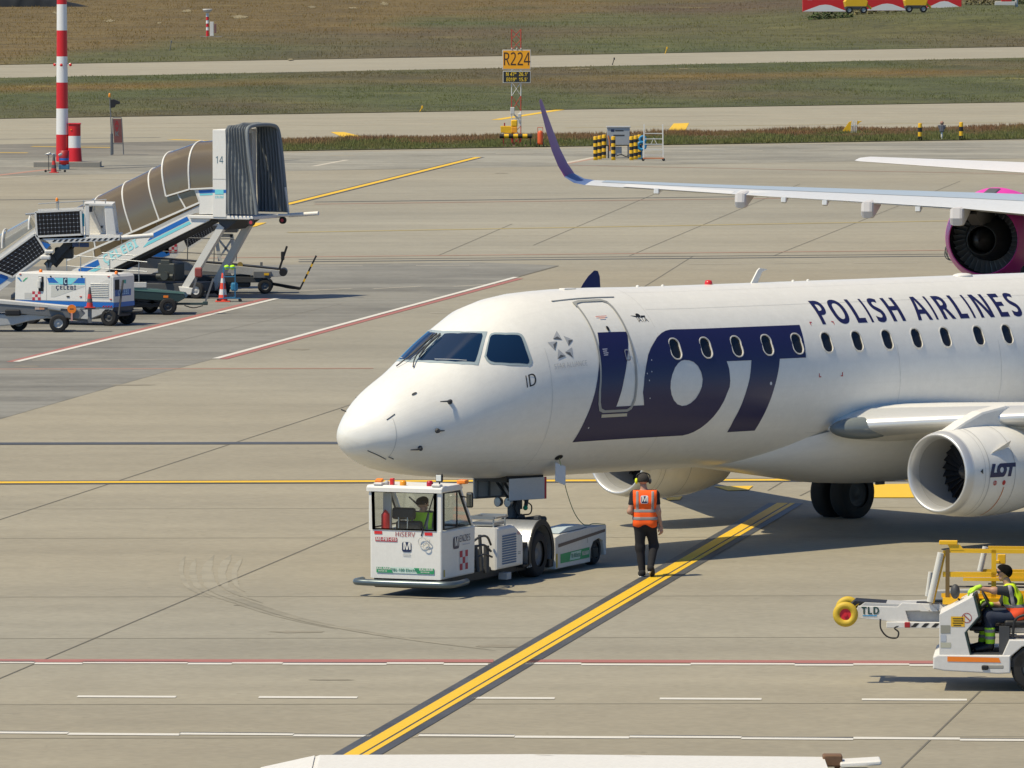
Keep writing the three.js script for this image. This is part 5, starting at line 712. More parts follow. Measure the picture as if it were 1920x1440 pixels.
{ // covered passenger stairs number 14
  const o = G(350, 560), st = thing('passenger_stairs', 'covered passenger stairs number 14 with bronze canopy and grey folding hood', 'passenger stairs', o, -27 * Math.PI / 180, 'passenger stairs parked at the left'), W = MAT.white;
  const q = (px, py) => { const x = (px - 350) / 59.7; return [x, (560 + 1.6 * x - py) / 67]; }, Wd = 1.55;
  // canopy: vault panels between ribs
  const vault = (A, B, C, D, zN = 0, zF = -Wd) => (u, v) => { // A bottom-left B bottom-right C top-right D top-left in profile; v runs over the vault
    const b = [A[0] + (B[0] - A[0]) * u, A[1] + (B[1] - A[1]) * u], t = [D[0] + (C[0] - D[0]) * u, D[1] + (C[1] - D[1]) * u]; const a = v * Math.PI, z = zN + (zF - zN) * (1 - Math.cos(a)) / 2, k = Math.min(1, Math.sin(a) ** .62); return [b[0] + (t[0] - b[0]) * k, b[1] + (t[1] - b[1]) * k, z]; };
  const bt = [q(120, 488), q(175, 465), q(246, 436.5), q(298, 413), q(348, 390), q(376, 380)], tp = [q(110, 392), q(160, 367), q(213, 341), q(263, 317), q(297, 300), q(345, 288)];
  for (let i = 0; i < 5; i++) { part(st, 'canopy_panel', gridG(6, 28, vault(bt[i], bt[i + 1], tp[i + 1], tp[i])), bronze); part(st, 'canopy_rib', tube(Array.from({ length: 15 }, (_, k) => vault(bt[i], bt[i + 1], tp[i + 1], tp[i])(0, k / 14)), .026, 36, 6), W); }
  const ub = [q(313, 368), q(358, 355), q(403, 353)], ut = [q(296, 286), q(352, 267), q(403, 264)];
  for (let i = 0; i < 2; i++) { part(st, 'canopy_panel', gridG(6, 28, vault(ub[i], ub[i + 1], ut[i + 1], ut[i], .05, -Wd - .05)), bronze); part(st, 'canopy_rib', tube(Array.from({ length: 15 }, (_, k) => vault(ub[i], ub[i + 1], ut[i + 1], ut[i], .06, -Wd - .06)(0, k / 14)), .03, 36, 6), W); }
  part(st, 'canopy_edge', [bar([...ub[0], .06], [...ub[1], .06], .04), bar([...ub[1], .06], [...ub[2], .06], .04), bar([...bt[0], .01], [...bt[5], .01], .05)], W); part(st, 'canopy_edge', bar([...bt[5], .01], [...q(366, 352), .01], .04), W);
  part(st, 'hand_rail', rod([...q(180, 442), -.1], [...q(372, 368), -.1], .02), MAT.black);
  // sides of the flight
  part(st, 'stringer_band', prism([q(130, 505), q(246, 447), q(376, 384), q(400, 392), q(353, 404), q(246, 456), q(130, 512)], -.05, 0), MAT.paleGrey);
  const sd = part(st, 'stringer', prism([q(120, 512), q(353, 403), q(398, 408), q(393, 414), q(130, 541)], -.06, .02, .005), W); part(st, 'stringer', prism([q(120, 512), q(353, 403), q(390, 404), q(130, 524)], -Wd, -Wd + .06, .005), W);
  const dec = (pts, m, n = 'livery_stripe') => part(sd, n, inked([new THREE.Shape(pts.map(p => new THREE.Vector2(...q(...p))))], (x, y) => V(x, y, .026), 9), m);
  dec([[288, 437], [352, 406], [356, 413], [276, 452]], MAT.blue); dec([[276, 454], [356, 415], [360, 419], [267, 464]], MAT.cyan); dec([[143, 504], [181, 486], [184, 496], [143, 516]], MAT.blue); dec([[143, 518], [184, 498], [187, 503], [143, 524]], MAT.cyan);
  { const a = q(193, 495), b = q(258, 462), d = V(b[0] - a[0], b[1] - a[1], 0).normalize(), n = V(-d.y, d.x, 0), w = textWidth('ÇELEBİ', .23), len = Math.hypot(b[0] - a[0], b[1] - a[1]); lettering(sd, 'ÇELEBİ', .24, [a[0], a[1], .028], d.toArray(), n.toArray(), M([.35, .72, .74], .5), { c: false, sx: len / w * .97 }); }
  const NT = 16; for (let i = 0; i < NT; i++) { const a = q(130 + i * 15, 520 - i * 7.2); part(st, 'tread', box(.3, .04, Wd - .14, a[0], a[1] + .05, -Wd / 2, .01), MAT.midGrey); }
  part(st, 'flight_underside', prism([q(130, 535), q(393, 410), q(398, 414), q(140, 543)], -.7, -.1), MAT.darkGrey);
  // landing, cab frame, folding hood
  const p0 = q(358, 403), p1 = q(472, 403), hx = q(403, 300)[0], hx2 = q(429, 300)[0], top = q(410, 244)[1], fl = p0[1];
  part(st, 'landing', [bx(p0[0], p1[0] + .12, fl - .1, fl, -Wd - .1, .08, .02)], W); part(st, 'landing_side', prism([q(368, 356), q(403, 353), q(403, 402), q(375, 402), [q(376, 382)[0], q(376, 382)[1]]], -.03, .03), W);
  sheet(st, 'livery_stripe', [[q(374, 357)[0], q(374, 357)[1]], [hx, q(402, 356)[1]], [hx, q(402, 362)[1]], [q(376, 363)[0], q(376, 363)[1]]], [0, 0, .036], X1, Y1, MAT.blue); sheet(st, 'livery_stripe', [q(376, 364), [hx, q(402, 363)[1]], [hx, q(402, 366)[1]], q(377, 367)], [0, 0, .036], X1, Y1, MAT.cyan);
  const cabp = part(st, 'cab_post', bx(hx, hx2, fl - .05, top, -.12, .1, .02), W); part(st, 'cab_post', bx(hx, hx2, fl - .05, top, -Wd - .1, -Wd + .12, .02), W); part(st, 'cab_header', bx(hx, hx2, top - .14, top + .003, -Wd + .12, -.12, .02), W);
  lettering(cabp, '14', .2, [(hx + hx2) / 2, q(415, 307)[1], .104], X1, Y1, M([.05, .12, .16], .6), { f: fontR, sx: .85 }); sheet(cabp, 'livery_stripe', rectPts(hx, hx2, q(415, 362)[1], q(415, 356)[1]), [0, 0, .104], X1, Y1, MAT.blue); sheet(cabp, 'livery_stripe', rectPts(hx + .08, hx2 - .08, q(415, 365)[1], q(415, 356)[1]), [0, 0, .107], X1, Y1, MAT.cyan); sheet(cabp, 'panel_seam', rectPts(hx, hx2, q(415, 337)[1], q(415, 336)[1]), [0, 0, .104], X1, Y1, MAT.paleGrey); lettering(cabp, 'ÇELEBİ', .06, [(hx + hx2) / 2, q(415, 372)[1], .104], X1, Y1, MAT.cyan);
  const hood = gridG(66, 40, (u, v) => { // u along the axis (folds), v round the hood: near side, roof, far side
    const s = v * 3, fold = .055 * (Math.abs(((u * 8 + .22 * Math.sin(v * 11 + u * 3) + .12 * Math.sin(v * 31 + u * 9)) % 1) - .5) * 4 - 1) * (.5 + .5 * Math.min(1, u * 6)), sag = .05 * Math.sin(v * 40 + u * 8) * .3;
    const xe = hx2 + (.66 + (s < 1 ? .32 * (1 - s) : s > 2 ? .32 * (s - 2) : 0)) * u, y0 = fl + .05, y1 = top + .05 + .05 * Math.sin(u * 3);
    if (s < 1) return [xe, y0 + (y1 - y0) * s, .1 + fold + sag * .4]; if (s < 2) return [xe, y1 + fold * .8 + sag * .6 + .05 * Math.sin((s - 1) * Math.PI), .1 - (Wd + .2) * (s - 1)]; return [xe, y1 + (y0 - y1) * (s - 2), -Wd - .1 - fold]; });
  part(st, 'folding_hood', hood, M([.21, .225, .23], .75, { map: speck })); part(st, 'hood_frame', tube([[hx2 + .98, fl + .05, .12], [hx2 + .68, top - .05, .12], [hx2 + .66, top + .06, .02], [hx2 + .66, top + .06, -Wd], [hx2 + .68, top - .05, -Wd - .12], [hx2 + .98, fl + .05, -Wd - .12]], .055, 80, 8), M([.18, .20, .21], .7)); part(st, 'hood_back', bx(hx - .02, hx + .01, fl, top - .1, -Wd + .1, -.1), M([.03, .032, .036], .9));
  part(st, 'landing_bumper', [rod([p1[0] + .35, fl - .03, -Wd - .05], [p1[0] + 1.25, fl + .04, -Wd - .1], .06), rod([p1[0] + .1, fl - .03, -Wd + .2], [p1[0] + .4, fl - .03, -Wd - .05], .04), bar([p1[0] + .3, fl, -Wd - .1], [p1[0] + .2, fl + .75, -Wd - .1], .04)], W);
  for (const [x, z] of [[p1[0] + .08, .1], [p1[0] + .2, -Wd + .05]]) { const c = part(st, 'guide_wheel', cylZ(.1, .08, x, fl - .17, z), MAT.rubber); part(c, 'hub', cylZ(.05, .085, x, fl - .17, z, 16), M([.42, .04, .06], .5)); }
  // lifting legs, chassis, wheels
  const leg = (a, b, z, w, m, n) => part(st, n, bar([...q(...a), z], [...q(...b), z], w, w * .8), m); leg([342, 543], [414, 424], -.15, .2, MAT.whiteDull, 'lift_leg'); leg([356, 545], [428, 418], -Wd + .2, .2, MAT.whiteDull, 'lift_leg'); leg([378, 470], [425, 416], -.3, .09, MAT.steel, 'lift_ram'); leg([362, 510], [400, 445], -.28, .05, MAT.darkGrey, 'lift_ram'); part(st, 'leg_foot', prism([q(334, 537), q(362, 540), q(358, 553), q(338, 551)], -.3, 0, .02), MAT.whiteDull); part(st, 'leg_head', prism([q(405, 410), q(452, 408), q(420, 432), q(412, 428)], -Wd + .1, -.1), MAT.darkGrey);
  part(st, 'chassis', [prism([q(150, 530), q(360, 532), q(362, 548), q(150, 548)], -Wd, -.1, .02)], MAT.darkGrey); for (const [px, z] of [[366, -.1], [366, -Wd], [150, -.1], [150, -Wd]]) wheel(st, q(px, 545)[0], .23, z, .23, .17, MAT.paleGrey, MAT.rubber);
  part(st, 'engine', [box(.55, .5, .6, q(307, 515)[0], .72, -.4, .04), rod([q(290, 525)[0], .6, -.1], [q(322, 525)[0], .6, -.1], .08), cylZ(.12, .3, q(309, 520)[0], .62, -.08), box(.3, .14, .2, q(305, 505)[0], 1.0, -.2, .03)], M([.035, .04, .036], .5));
  part(st, 'walkway_rail', [tube([[...q(270, 478), .5], [...q(205, 472), .5]], .015, 4), rod([...q(135, 476), .45], [...q(290, 490), .45], .014), rod([...q(135, 497), .45], [...q(290, 508), .45], .014)].concat([135, 162, 218, 274].map(p => rod([...q(p, 478 + (p - 135) * .09), .45], [...q(p, 530), .45], .014))), MAT.steel);
}
{ // stairs with solar panels, nearer and to the left
  const o = G(150, 588), s = 69.6, st = thing('passenger_stairs', 'white passenger stairs with two solar panels standing behind the white power unit', 'passenger stairs', o, 0, 'passenger stairs parked at the left'), q = (px, py) => [(px - 150) / s, (588 - py) / s], W = MAT.white, Wd = 1.5;
  const pan = (a, b, c, d, z) => { const f = part(st, 'solar_panel', quadG([...q(...a), z], [...q(...b), z], [...q(...c), z], [...q(...d), z]), solarM); part(f, 'panel_frame', [[a, b], [b, c], [c, d], [d, a]].map(([m, n]) => bar([...q(...m), z], [...q(...n), z], .05, .05)), W); return f; };
  pan([70, 443], [154, 439], [152, 393], [67, 397], .05); pan([24, 519], [88, 473], [66, 438], [-22, 502], .05);
  part(st, 'landing', [prism([q(66, 440), q(226, 440), q(226, 446), q(66, 450)], -Wd, .02, .01)], W); part(st, 'landing_side', prism([q(66, 396), q(158, 392), q(158, 446), q(70, 449)], -.03, .02), W); part(st, 'landing_side', prism([q(66, 396), q(158, 392), q(158, 446), q(70, 449)], -Wd, -Wd + .04), W);
  const hz = part(st, 'hazard_beam', prism([q(80, 447), q(225, 444), q(225, 450), q(95, 456)], -.02, .05), W); for (let i = 0; i < 12; i++) part(hz, 'hazard_stripe', inked([new THREE.Shape([[98 + i * 10.6, 453.2 - i * .32], [103 + i * 10.6, 453.1 - i * .32], [108 + i * 10.6, 448.4 - i * .3], [103 + i * 10.6, 448.6 - i * .3]].map(p => new THREE.Vector2(...q(...p))))], (x, y) => V(x, y, .054), 9), MAT.black);
  part(st, 'cab_wall', [prism([q(162, 386), q(193, 384), q(195, 442), q(163, 444)], -.75, -.7), prism([q(160, 382), q(168, 382), q(168, 444), q(160, 444)], -.1, .02, .01)], W); part(st, 'cab_wall', prism([q(196, 384), q(212, 384), q(219, 440), q(200, 441)], -.1, .0, .02), W); part(st, 'cab_wall', prism([q(190, 384), q(212, 384), q(219, 440), q(190, 441)], -Wd, -Wd + .06, .02), W); part(st, 'cab_roof', prism([q(158, 380), q(212, 382), q(212, 386), q(158, 385)], -Wd, .02, .01), W);
  part(st, 'gate_rod', rod([...q(170, 386), -.65], [...q(190, 436), -.65], .015), MAT.paleGrey); part(st, 'cab_box', [box(.08, .14, .06, ...q(171, 392), -.05), box(.05, .06, .04, ...q(189, 427), -.68)], MAT.darkGrey); part(st, 'livery_stripe', prism([q(154, 400), q(159, 400), q(159, 424), q(155, 424)], 0, .025), MAT.teal);
  part(st, 'landing_bumper', [rod([...q(226, 446), -.1], [...q(288, 441), -.1], .062)], W); part(st, 'bumper_head', rod([...q(205, 447), -.1], [...q(227, 447), -.1], .05), MAT.black);
  part(st, 'stringer', prism([q(-40, 505), q(0, 477), q(66, 428), q(70, 446), q(90, 470), q(92, 476), q(0, 545), q(-40, 575)], -.02, .03), W); part(st, 'stringer', prism([q(-40, 505), q(66, 428), q(92, 470), q(-40, 570)], -Wd, -Wd + .05), W); part(st, 'livery_stripe', prism([q(-20, 527), q(10, 508), q(16, 522), q(-20, 547)], .03, .036), MAT.blue); part(st, 'livery_stripe', prism([q(78, 452), q(96, 458), q(88, 466), q(84, 464)], .02, .034), MAT.blue);
  part(st, 'canopy_panel', gridG(5, 24, (u, v) => { const a = v * Math.PI, b = q(-10 + 72 * u, 478 - 50 * u), t = q(-8 + 62 * u, 444 - 34 * u), k = Math.min(1, Math.sin(a) ** .5); return [b[0] + (t[0] - b[0]) * k, b[1] + (t[1] - b[1]) * k, -.05 - (Wd - .1) * (1 - Math.cos(a)) / 2]; }), smoky); for (const px of [4, 54]) part(st, 'canopy_rib', tube([[...q(px, 468 - px * .7), 0], [...q(px + 1, 442 - px * .6), -.1], [...q(px + 3, 434 - px * .55), -.7], [...q(px + 6, 440 - px * .55), -1.4]], .025), W);
  part(st, 'landing_rail', [rod([...q(72, 382), -.1], [...q(200, 374), -.1], .016), rod([...q(48, 402), -.3], [...q(66, 400), -.1], .03)].concat([110, 157, 178, 198].map(p => rod([...q(p, 394), -.1], [...q(p, 378 - p * .02), -.1], .014))), MAT.steel); const bc = part(st, 'amber_beacon', lathe([[.04, 0], [.04, .06], [.02, .09], [0, .1]], 12).translate(q(107, 377)[0], q(107, 377)[1], -.1), MP([.85, .25, .01], .25)); part(bc, 'beacon_stalk', rod([...q(107, 392), -.1], [...q(107, 377), -.1], .012), MAT.steel);
  part(st, 'under_frame', [bar([...q(86, 500), -.3], [...q(132, 452), -.3], .2, .1), bar([...q(90, 478), -.2], [...q(100, 495), -.2], .2, .1), bar([...q(100, 500), -.6], [...q(140, 455), -.6], .15, .1), box(.5, .3, .5, ...q(118, 476), -.7, .04)], MAT.darkGrey); part(st, 'pump_block', [box(.28, .12, .2, ...q(86, 482), .1, .04), box(.24, .09, .2, ...q(93, 471), .1, .03)], W); part(st, 'control_box', [box(.18, .14, .1, ...q(142, 458), -.1, .01), box(.26, .12, .1, ...q(158, 459), -.1, .01)], M([.05, .07, .14], .5)); part(st, 'under_frame', [bar([...q(88, 492), .1], [...q(96, 540), .1], .06), bar([...q(96, 492), .1], [...q(88, 540), .1], .06), bx(q(20, 0)[0], q(140, 0)[0], .25, .5, -Wd, -.1)], MAT.midGrey);
  for (const [px, z] of [[30, -.1], [130, -.1], [30, -Wd], [130, -Wd]]) wheel(st, q(px, 0)[0], .22, z, .22, .16, MAT.midGrey, MAT.rubber);
  const NT = 9; for (let i = 0; i < NT; i++) { const a = q(-30 + i * 11.5, 530 - i * 8.4); part(st, 'tread', box(.2, .03, Wd - .12, a[0], a[1], -Wd / 2), MAT.midGrey); }
}
{ // third stairs, mostly hidden behind the others
  const o = G(330, 543), s = 65.9, st = thing('passenger_stairs', 'blue and white passenger stairs with chequered plate half hidden behind stairs 14', 'passenger stairs', o, 0, 'passenger stairs parked at the left'), q = (px, py) => [(px - 330) / s, (543 - py) / s], W = MAT.white;
  const sd = part(st, 'stringer', prism([q(215, 512), q(322, 438), q(380, 430), q(384, 436), q(335, 478), q(300, 505), q(232, 540)], -.05, 0), W); const d = (pts, m, z = .005, n = 'livery_stripe') => part(sd, n, inked([new THREE.Shape(pts.map(p => new THREE.Vector2(...q(...p))))], (x, y) => V(x, y, z), 9), m);
  d([[300, 462], [330, 446], [322, 470], [312, 476]], MAT.blue); d([[280, 485], [318, 458], [318, 478], [298, 484]], MAT.blue); d([[232, 502], [268, 480], [262, 492], [238, 506]], MAT.blue); for (let i = 0; i < 3; i++) for (let j = 0; j < 3; j++) d([[317 + i * 5, 457 + j * 5.5], [322 + i * 5, 457 + j * 5.5], [322 + i * 5, 462.5 + j * 5.5], [317 + i * 5, 462.5 + j * 5.5]], (i + j) % 2 ? M([.5, .48, .47], .6) : M([.42, .03, .05], .6), .009, 'chequer_square');
  const f = part(st, 'solar_panel', quadG([...q(352, 466), .03], [...q(402, 434), .03], [...q(398, 418), .03], [...q(344, 448), .03]), solarM); part(f, 'panel_frame', [bar([...q(352, 466), .03], [...q(402, 434), .03], .05)], W);
  part(st, 'support_frame', [bar([...q(404, 440), -.3], [...q(412, 490), -.3], .1), bar([...q(434, 440), -.3], [...q(440, 492), -.3], .1), bar([...q(404, 442), -.3], [...q(436, 442), -.3], .1), bar([...q(410, 450), -.3], [...q(436, 482), -.3], .06), bar([...q(434, 450), -.3], [...q(414, 480), -.3], .06)], MAT.whiteDull); part(st, 'landing', prism([q(380, 422), q(445, 424), q(445, 436), q(384, 436)], -1.4, -.1), MAT.darkGrey);
  part(st, 'chassis', prism([q(190, 520), q(430, 500), q(430, 520), q(190, 536)], -1.4, -.1), MAT.midGrey); for (const px of [240, 420]) for (const z of [-.2, -1.3]) wheel(st, q(px, 0)[0], .22, z, .22, .16, MAT.midGrey, MAT.rubber);
}
// towed conveyor loaders
function towed(name, label, base, s, q, build) { const o = thing(name, label, 'belt loader', base, 0, 'towed belt loaders parked at the left'); build(o); return o; }
{
  const q = (px, py) => [(px - 420) / 66.5, (551 - py) / 66.5];
  towed('towed_belt_loader', 'long grey towed belt loader with raised hazard-striped drawbar behind stairs 14', G(420, 551), 66.5, q, ld => {
    part(ld, 'conveyor', prism([q(235, 485), q(262, 483), q(455, 500), q(532, 508), q(534, 518), q(500, 520), q(440, 513), q(262, 502), q(235, 500)], -.8, -.1, .01), MAT.paleGrey); part(ld, 'belt', prism([q(240, 483), q(262, 481), q(455, 497), q(530, 505), q(530, 508), q(455, 501), q(262, 484.5)], -.74, -.16), MAT.black); part(ld, 'end_roller', cylZ(.11, .74, ...q(531, 511), -.45), MAT.black);
    part(ld, 'chassis', [prism([q(240, 516), q(500, 520), q(505, 530), q(240, 530)], -.9, -.1, .01), box(.8, .3, .6, ...q(400, 530), -.5, .05), box(.5, .35, .6, ...q(452, 528), -.5, .05)], MAT.darkGrey); part(ld, 'tool_box', box(.5, .2, .12, ...q(492, 515), -.05, .02), MAT.midGrey); part(ld, 'yellow_plate', box(.14, .06, .02, ...q(500, 514), .02), MAT.yellow);
    for (const [px, z] of [[497, -.1], [497, -1], [395, -.1], [395, -1], [260, -.1]]) wheel(ld, q(px, 0)[0], .21, z, .21, .18, MAT.midGrey, MAT.rubber); part(ld, 'drawbar', [bar([...q(505, 533), -.5], [...q(562, 542), -.3], .07)], MAT.black); const h = part(ld, 'drawbar_handle', bar([...q(562, 543), -.3], [...q(593, 480), -.3], .05), MAT.black); for (let i = 0; i < 3; i++) part(h, 'hazard_stripe', bar([...q(569 + i * 7, 529 - i * 14), -.298], [...q(571.5 + i * 7, 523.5 - i * 14), -.298], .054), MAT.yellow);
    part(ld, 'lever', [bar([...q(521, 513), -.2], [...q(538, 462), -.2], .06), box(.1, .24, .08, ...q(530, 480), -.2, .02)], MAT.black); part(ld, 'brake_chain', tube([[...q(520, 537), -.4], [...q(545, 542), -.35], [...q(560, 543), -.3]], .014), MAT.black); part(ld, 'reel', cylZ(.08, .1, ...q(450, 497), -.2), M([.28, .2, .05], .6)); part(ld, 'post', [bar([...q(490, 506), -.2], [...q(490, 492), -.2], .07), rod([...q(456, 497), -.2], [...q(490, 502), -.2], .012)], MAT.midGrey); part(ld, 'guard_rail', [tube([[...q(300, 447), -.9], [...q(400, 450), -.9], [...q(438, 452), -.9], [...q(442, 458), -.9], [...q(441, 492), -.9]], .016), rod([...q(290, 473), -.9], [...q(441, 481), -.9], .014), rod([...q(350, 449), -.9], [...q(349, 492), -.9], .016), rod([...q(400, 450), -.9], [...q(399, 495), -.9], .016)], MAT.midGrey);
  });
}
{
  const q = (px, py) => [(px - 320) / 69.8, (591 - py) / 69.8];
  towed('towed_belt_loader', 'dark green towed belt loader with low deck and upright drawbar beside the power unit', G(320, 591), 69.8, q, ld => {
    part(ld, 'deck', prism([q(225, 541), q(290, 545), q(345, 552), q(349, 558), q(335, 566), q(225, 558)], -1.3, 0, .01), M([.02, .045, .045], .5)); part(ld, 'deck_edge', prism([q(225, 538), q(262, 540), q(345, 548), q(345, 551), q(225, 543)], -.08, .01), M([.10, .20, .17], .4)); part(ld, 'side_box', box(.34, .14, .1, ...q(263, 534), -.02, .01), MAT.whiteDull); part(ld, 'side_marker', box(.13, .06, .02, ...q(311, 556), .02), MAT.orange); part(ld, 'lower_frame', [prism([q(225, 566), q(330, 566), q(330, 575), q(225, 578)], -1.2, -.1, .01), bar([...q(250, 560), -.1], [...q(320, 574), -.1], .07), bar([...q(320, 560), -.1], [...q(250, 574), -.1], .07)], MAT.black);
    for (const [px, z] of [[315, -.05], [278, -1.1], [230, -.05]]) wheel(ld, q(px, 0)[0], .235, z, .235, .2, px > 300 ? MAT.darkGrey : MAT.paleGrey, MAT.rubber); part(ld, 'drawbar', [bar([...q(330, 571), -.4], [...q(388, 571), -.4], .06), box(.14, .1, .1, ...q(384, 570), -.4, .02)], M([.03, .06, .06], .5)); part(ld, 'drawbar_handle', [bar([...q(384, 568), -.4], [...q(399, 524), -.4], .05), bar([...q(360, 548), -.5], [...q(370, 515), -.5], .05)], MAT.midGrey); part(ld, 'hoist_box', [box(.2, .26, .2, ...q(371, 512), -.5, .04)], M([.28, .06, .05], .6)); part(ld, 'brake_chain', tube([[...q(345, 574), -.3], [...q(362, 578), -.3], [...q(380, 574), -.3]], .014), MAT.black);
  });
}
{
  const q = (px, py) => [(px - 80) / 72.6, (623 - py) / 72.6];
  towed('towed_belt_loader', 'low grey towed conveyor with round orange disc in front of the power unit', G(80, 623), 72.6, q, ld => {
    part(ld, 'conveyor', prism([q(-60, 566), q(0, 569), q(152, 582), q(158, 590), q(150, 598), q(60, 590), q(-60, 580)], -.7, 0, .01), MAT.midGrey); part(ld, 'belt_edge', prism([q(-60, 560), q(0, 563), q(140, 576), q(140, 580), q(0, 569), q(-60, 566)], -.66, .02), MAT.whiteDull); const od = part(ld, 'orange_disc', cylZ(.115, .03, ...q(135, 579), .03), MAT.orange); sheet(od, 'disc_print', rectPts(-.05, .05, -.012, .012), [...q(135, 579), .047], X1, Y1, MAT.black);
    part(ld, 'hull', prism([q(-60, 588), q(0, 589), q(48, 590), q(70, 582), q(120, 586), q(95, 596), q(55, 602), q(25, 610), q(-10, 612), q(-60, 610)], -.9, -.05, .03), MAT.paleGrey); part(ld, 'machinery', [box(.4, .16, .3, ...q(24, 586), -.1, .04), box(.3, .12, .3, ...q(40, 583), -.2, .04)], MAT.black); part(ld, 'tool_roll', rod([...q(90, 577), .06], [...q(114, 581), .06], .045), MAT.steel); for (const k of [0, 1]) sheet(ld, 'sticker', rectPts(-.06, .06, -.06, .06), [q(70 + k * 9, 576)[0], q(70, 576)[1], .012], X1, Y1, M(k ? [.6, .3, .16] : [.55, .42, .34], .6));
    for (const [px, z] of [[110, .05], [32, -.7], [110, -.9]]) wheel(ld, q(px, 0)[0], .235, z, .235, .2, MAT.paleGrey, MAT.rubber); part(ld, 'drawbar', [bar([...q(120, 596), -.3], [...q(170, 604), -.3], .07), bar([...q(168, 578), -.2], [...q(168, 606), -.2], .1, .1), bar([...q(150, 580), -.2], [...q(186, 579), -.2], .03, .2)], MAT.midGrey); part(ld, 'striped_tag', box(.05, .2, .02, ...q(135, 594), .05), M([.55, .3, .26], .6));
  });
  const cp = G(80, 623).add(V((168 - 80) / 72.6, (623 - 579) / 72.6 + .02, -.2)); cone(cp, .54, 'dark red cone with grey bands on the drawbar before the power unit', 1);
}
{ // ground power unit
  const o = G(213, 612), gp = thing('ground_power_unit', 'white boxy ground power unit trailer with blue band and winged C emblem', 'power unit', o, -26 * Math.PI / 180), L0 = -2.97, W = MAT.white;
  // near face z = 0 from x = L0 to 0; right end face x = 0
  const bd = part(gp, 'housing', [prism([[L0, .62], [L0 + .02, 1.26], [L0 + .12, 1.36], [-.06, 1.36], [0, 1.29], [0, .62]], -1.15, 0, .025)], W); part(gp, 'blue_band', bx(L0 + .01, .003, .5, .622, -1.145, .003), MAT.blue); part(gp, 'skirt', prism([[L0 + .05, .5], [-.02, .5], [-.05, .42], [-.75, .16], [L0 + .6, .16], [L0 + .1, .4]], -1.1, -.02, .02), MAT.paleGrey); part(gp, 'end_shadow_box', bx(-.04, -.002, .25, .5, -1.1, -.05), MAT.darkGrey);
  for (const [x, z] of [[-.18, -.12], [-.18, -1.05], [-2.5, -.12], [-2.5, -1.05]]) wheel(gp, x, .24, z, .24, .2, MAT.darkGrey, MAT.rubber);
  const S = (pts, m, z = .004, n = 'livery_panel') => sheet(bd, n, pts, [0, 0, z], X1, Y1, m); const sx = px => (px - 213) / 64.4, sy = py => (612 + sx(px0) * 1.5 - py) / 71.6; let px0 = 213; const Q = (px, py) => { px0 = px; return [sx(px), sy(py)]; };
  S([Q(85, 521), Q(100, 520), Q(158, 521), Q(158, 531), Q(88, 530)], MAT.blue); S([Q(87, 531), Q(158, 531.5), Q(158, 533.5), Q(88, 533)], MAT.cyan); S([Q(97, 520.5), Q(145, 521), Q(133, 533), Q(110, 533)], W, .007); S([Q(99, 521), Q(116, 521), Q(116, 533), Q(110, 533)], MAT.cyan, .01, 'emblem'); S([Q(143, 521.5), Q(125, 521), Q(125, 533), Q(132, 533)], MAT.cyan, .01, 'emblem'); S([Q(116.5, 520.5), Q(124.5, 520.5), Q(124.5, 534.5), Q(116.5, 534.5)], MAT.navyDark, .013, 'emblem'); lettering(bd, 'C', .14, [...Q(120.5, 532), .017], X1, Y1, M([.45, .68, .75], .5), { sx: .7 });
  lettering(bd, 'ÇELEBİ', .1, [...Q(121, 543), .006], X1, Y1, MAT.navyDark, { sx: 1.35 }); S([Q(93, 535), Q(158, 536), Q(158, 537), Q(100, 557), Q(92, 557)], M([.52, .52, .48], .6), .0035, 'door_tone'); S([Q(160, 545), Q(200, 524), Q(205, 524), Q(205, 561), Q(160, 560)], M([.60, .59, .55], .6), .0035, 'door_tone');
  for (let i = 0; i < 8; i++) part(bd, 'louvre', xf(new THREE.BoxGeometry(.54, .016, .03), Q(186, 0)[0], Q(186, 556 - i * 3.4)[1], .006, .5), M([.58, .57, .53], .6));
  for (const p of [83, 159, 208]) part(bd, 'door_seam', bx(Q(p, 0)[0], Q(p, 0)[0] + .012, .64, 1.27, 0, .004), MAT.paleGrey); for (let i = 0; i < 3; i++) for (let j = 0; j < 3; j++) S([Q(56 + i * 5.4, 563 - j * 5.6), Q(61.4 + i * 5.4, 563 - j * 5.6), Q(61.4 + i * 5.4, 557.4 - j * 5.6), Q(56 + i * 5.4, 557.4 - j * 5.6)], (i + j) % 2 ? M([.6, .58, .56], .6) : M([.42, .03, .05], .6), .006, 'chequer_square'); S([Q(41, 560), Q(55, 560), Q(55, 549), Q(41, 549)], M([.5, .49, .46], .6), .004, 'vent_plate');
  S([Q(26, 520), Q(31, 520), Q(36, 527), Q(34, 528)], M([.03, .2, .42], .5), .005, 'emblem'); S([Q(48, 520), Q(43, 521), Q(37, 527), Q(39, 528)], M([.08, .42, .2], .5), .005, 'emblem'); part(bd, 'socket_recess', [bx(Q(68, 0)[0], Q(78, 0)[0], Q(70, 546)[1], Q(70, 518)[1], -.02, .02, .02)], MAT.black); part(bd, 'cable_plug', [box(.09, .2, .06, ...Q(71, 533), .05, .02), box(.1, .14, .06, ...Q(73, 524), .05, .03)], MAT.whiteDull); part(bd, 'handle', box(.09, .04, .02, ...Q(125.5, 556), .01, .01), MAT.black); for (const p of [92, 152]) part(bd, 'hinge', box(.04, .04, .03, ...Q(p, 518), .01, .01), MAT.black); for (const [p, y] of [[33, 514], [204, 518], [208, 561], [150, 556]]) part(bd, 'marker_lamp', box(.06, .03, .02, ...Q(p, y), .01, .005), M([.45, .1, .08], .4));
  for (let i = 0; i < 4; i++) S([Q(192 + i * 5, 576), Q(195 + i * 5, 576), Q(197 + i * 5, 573), Q(194 + i * 5, 573)], MAT.redDeep, .024, 'hazard_stripe');
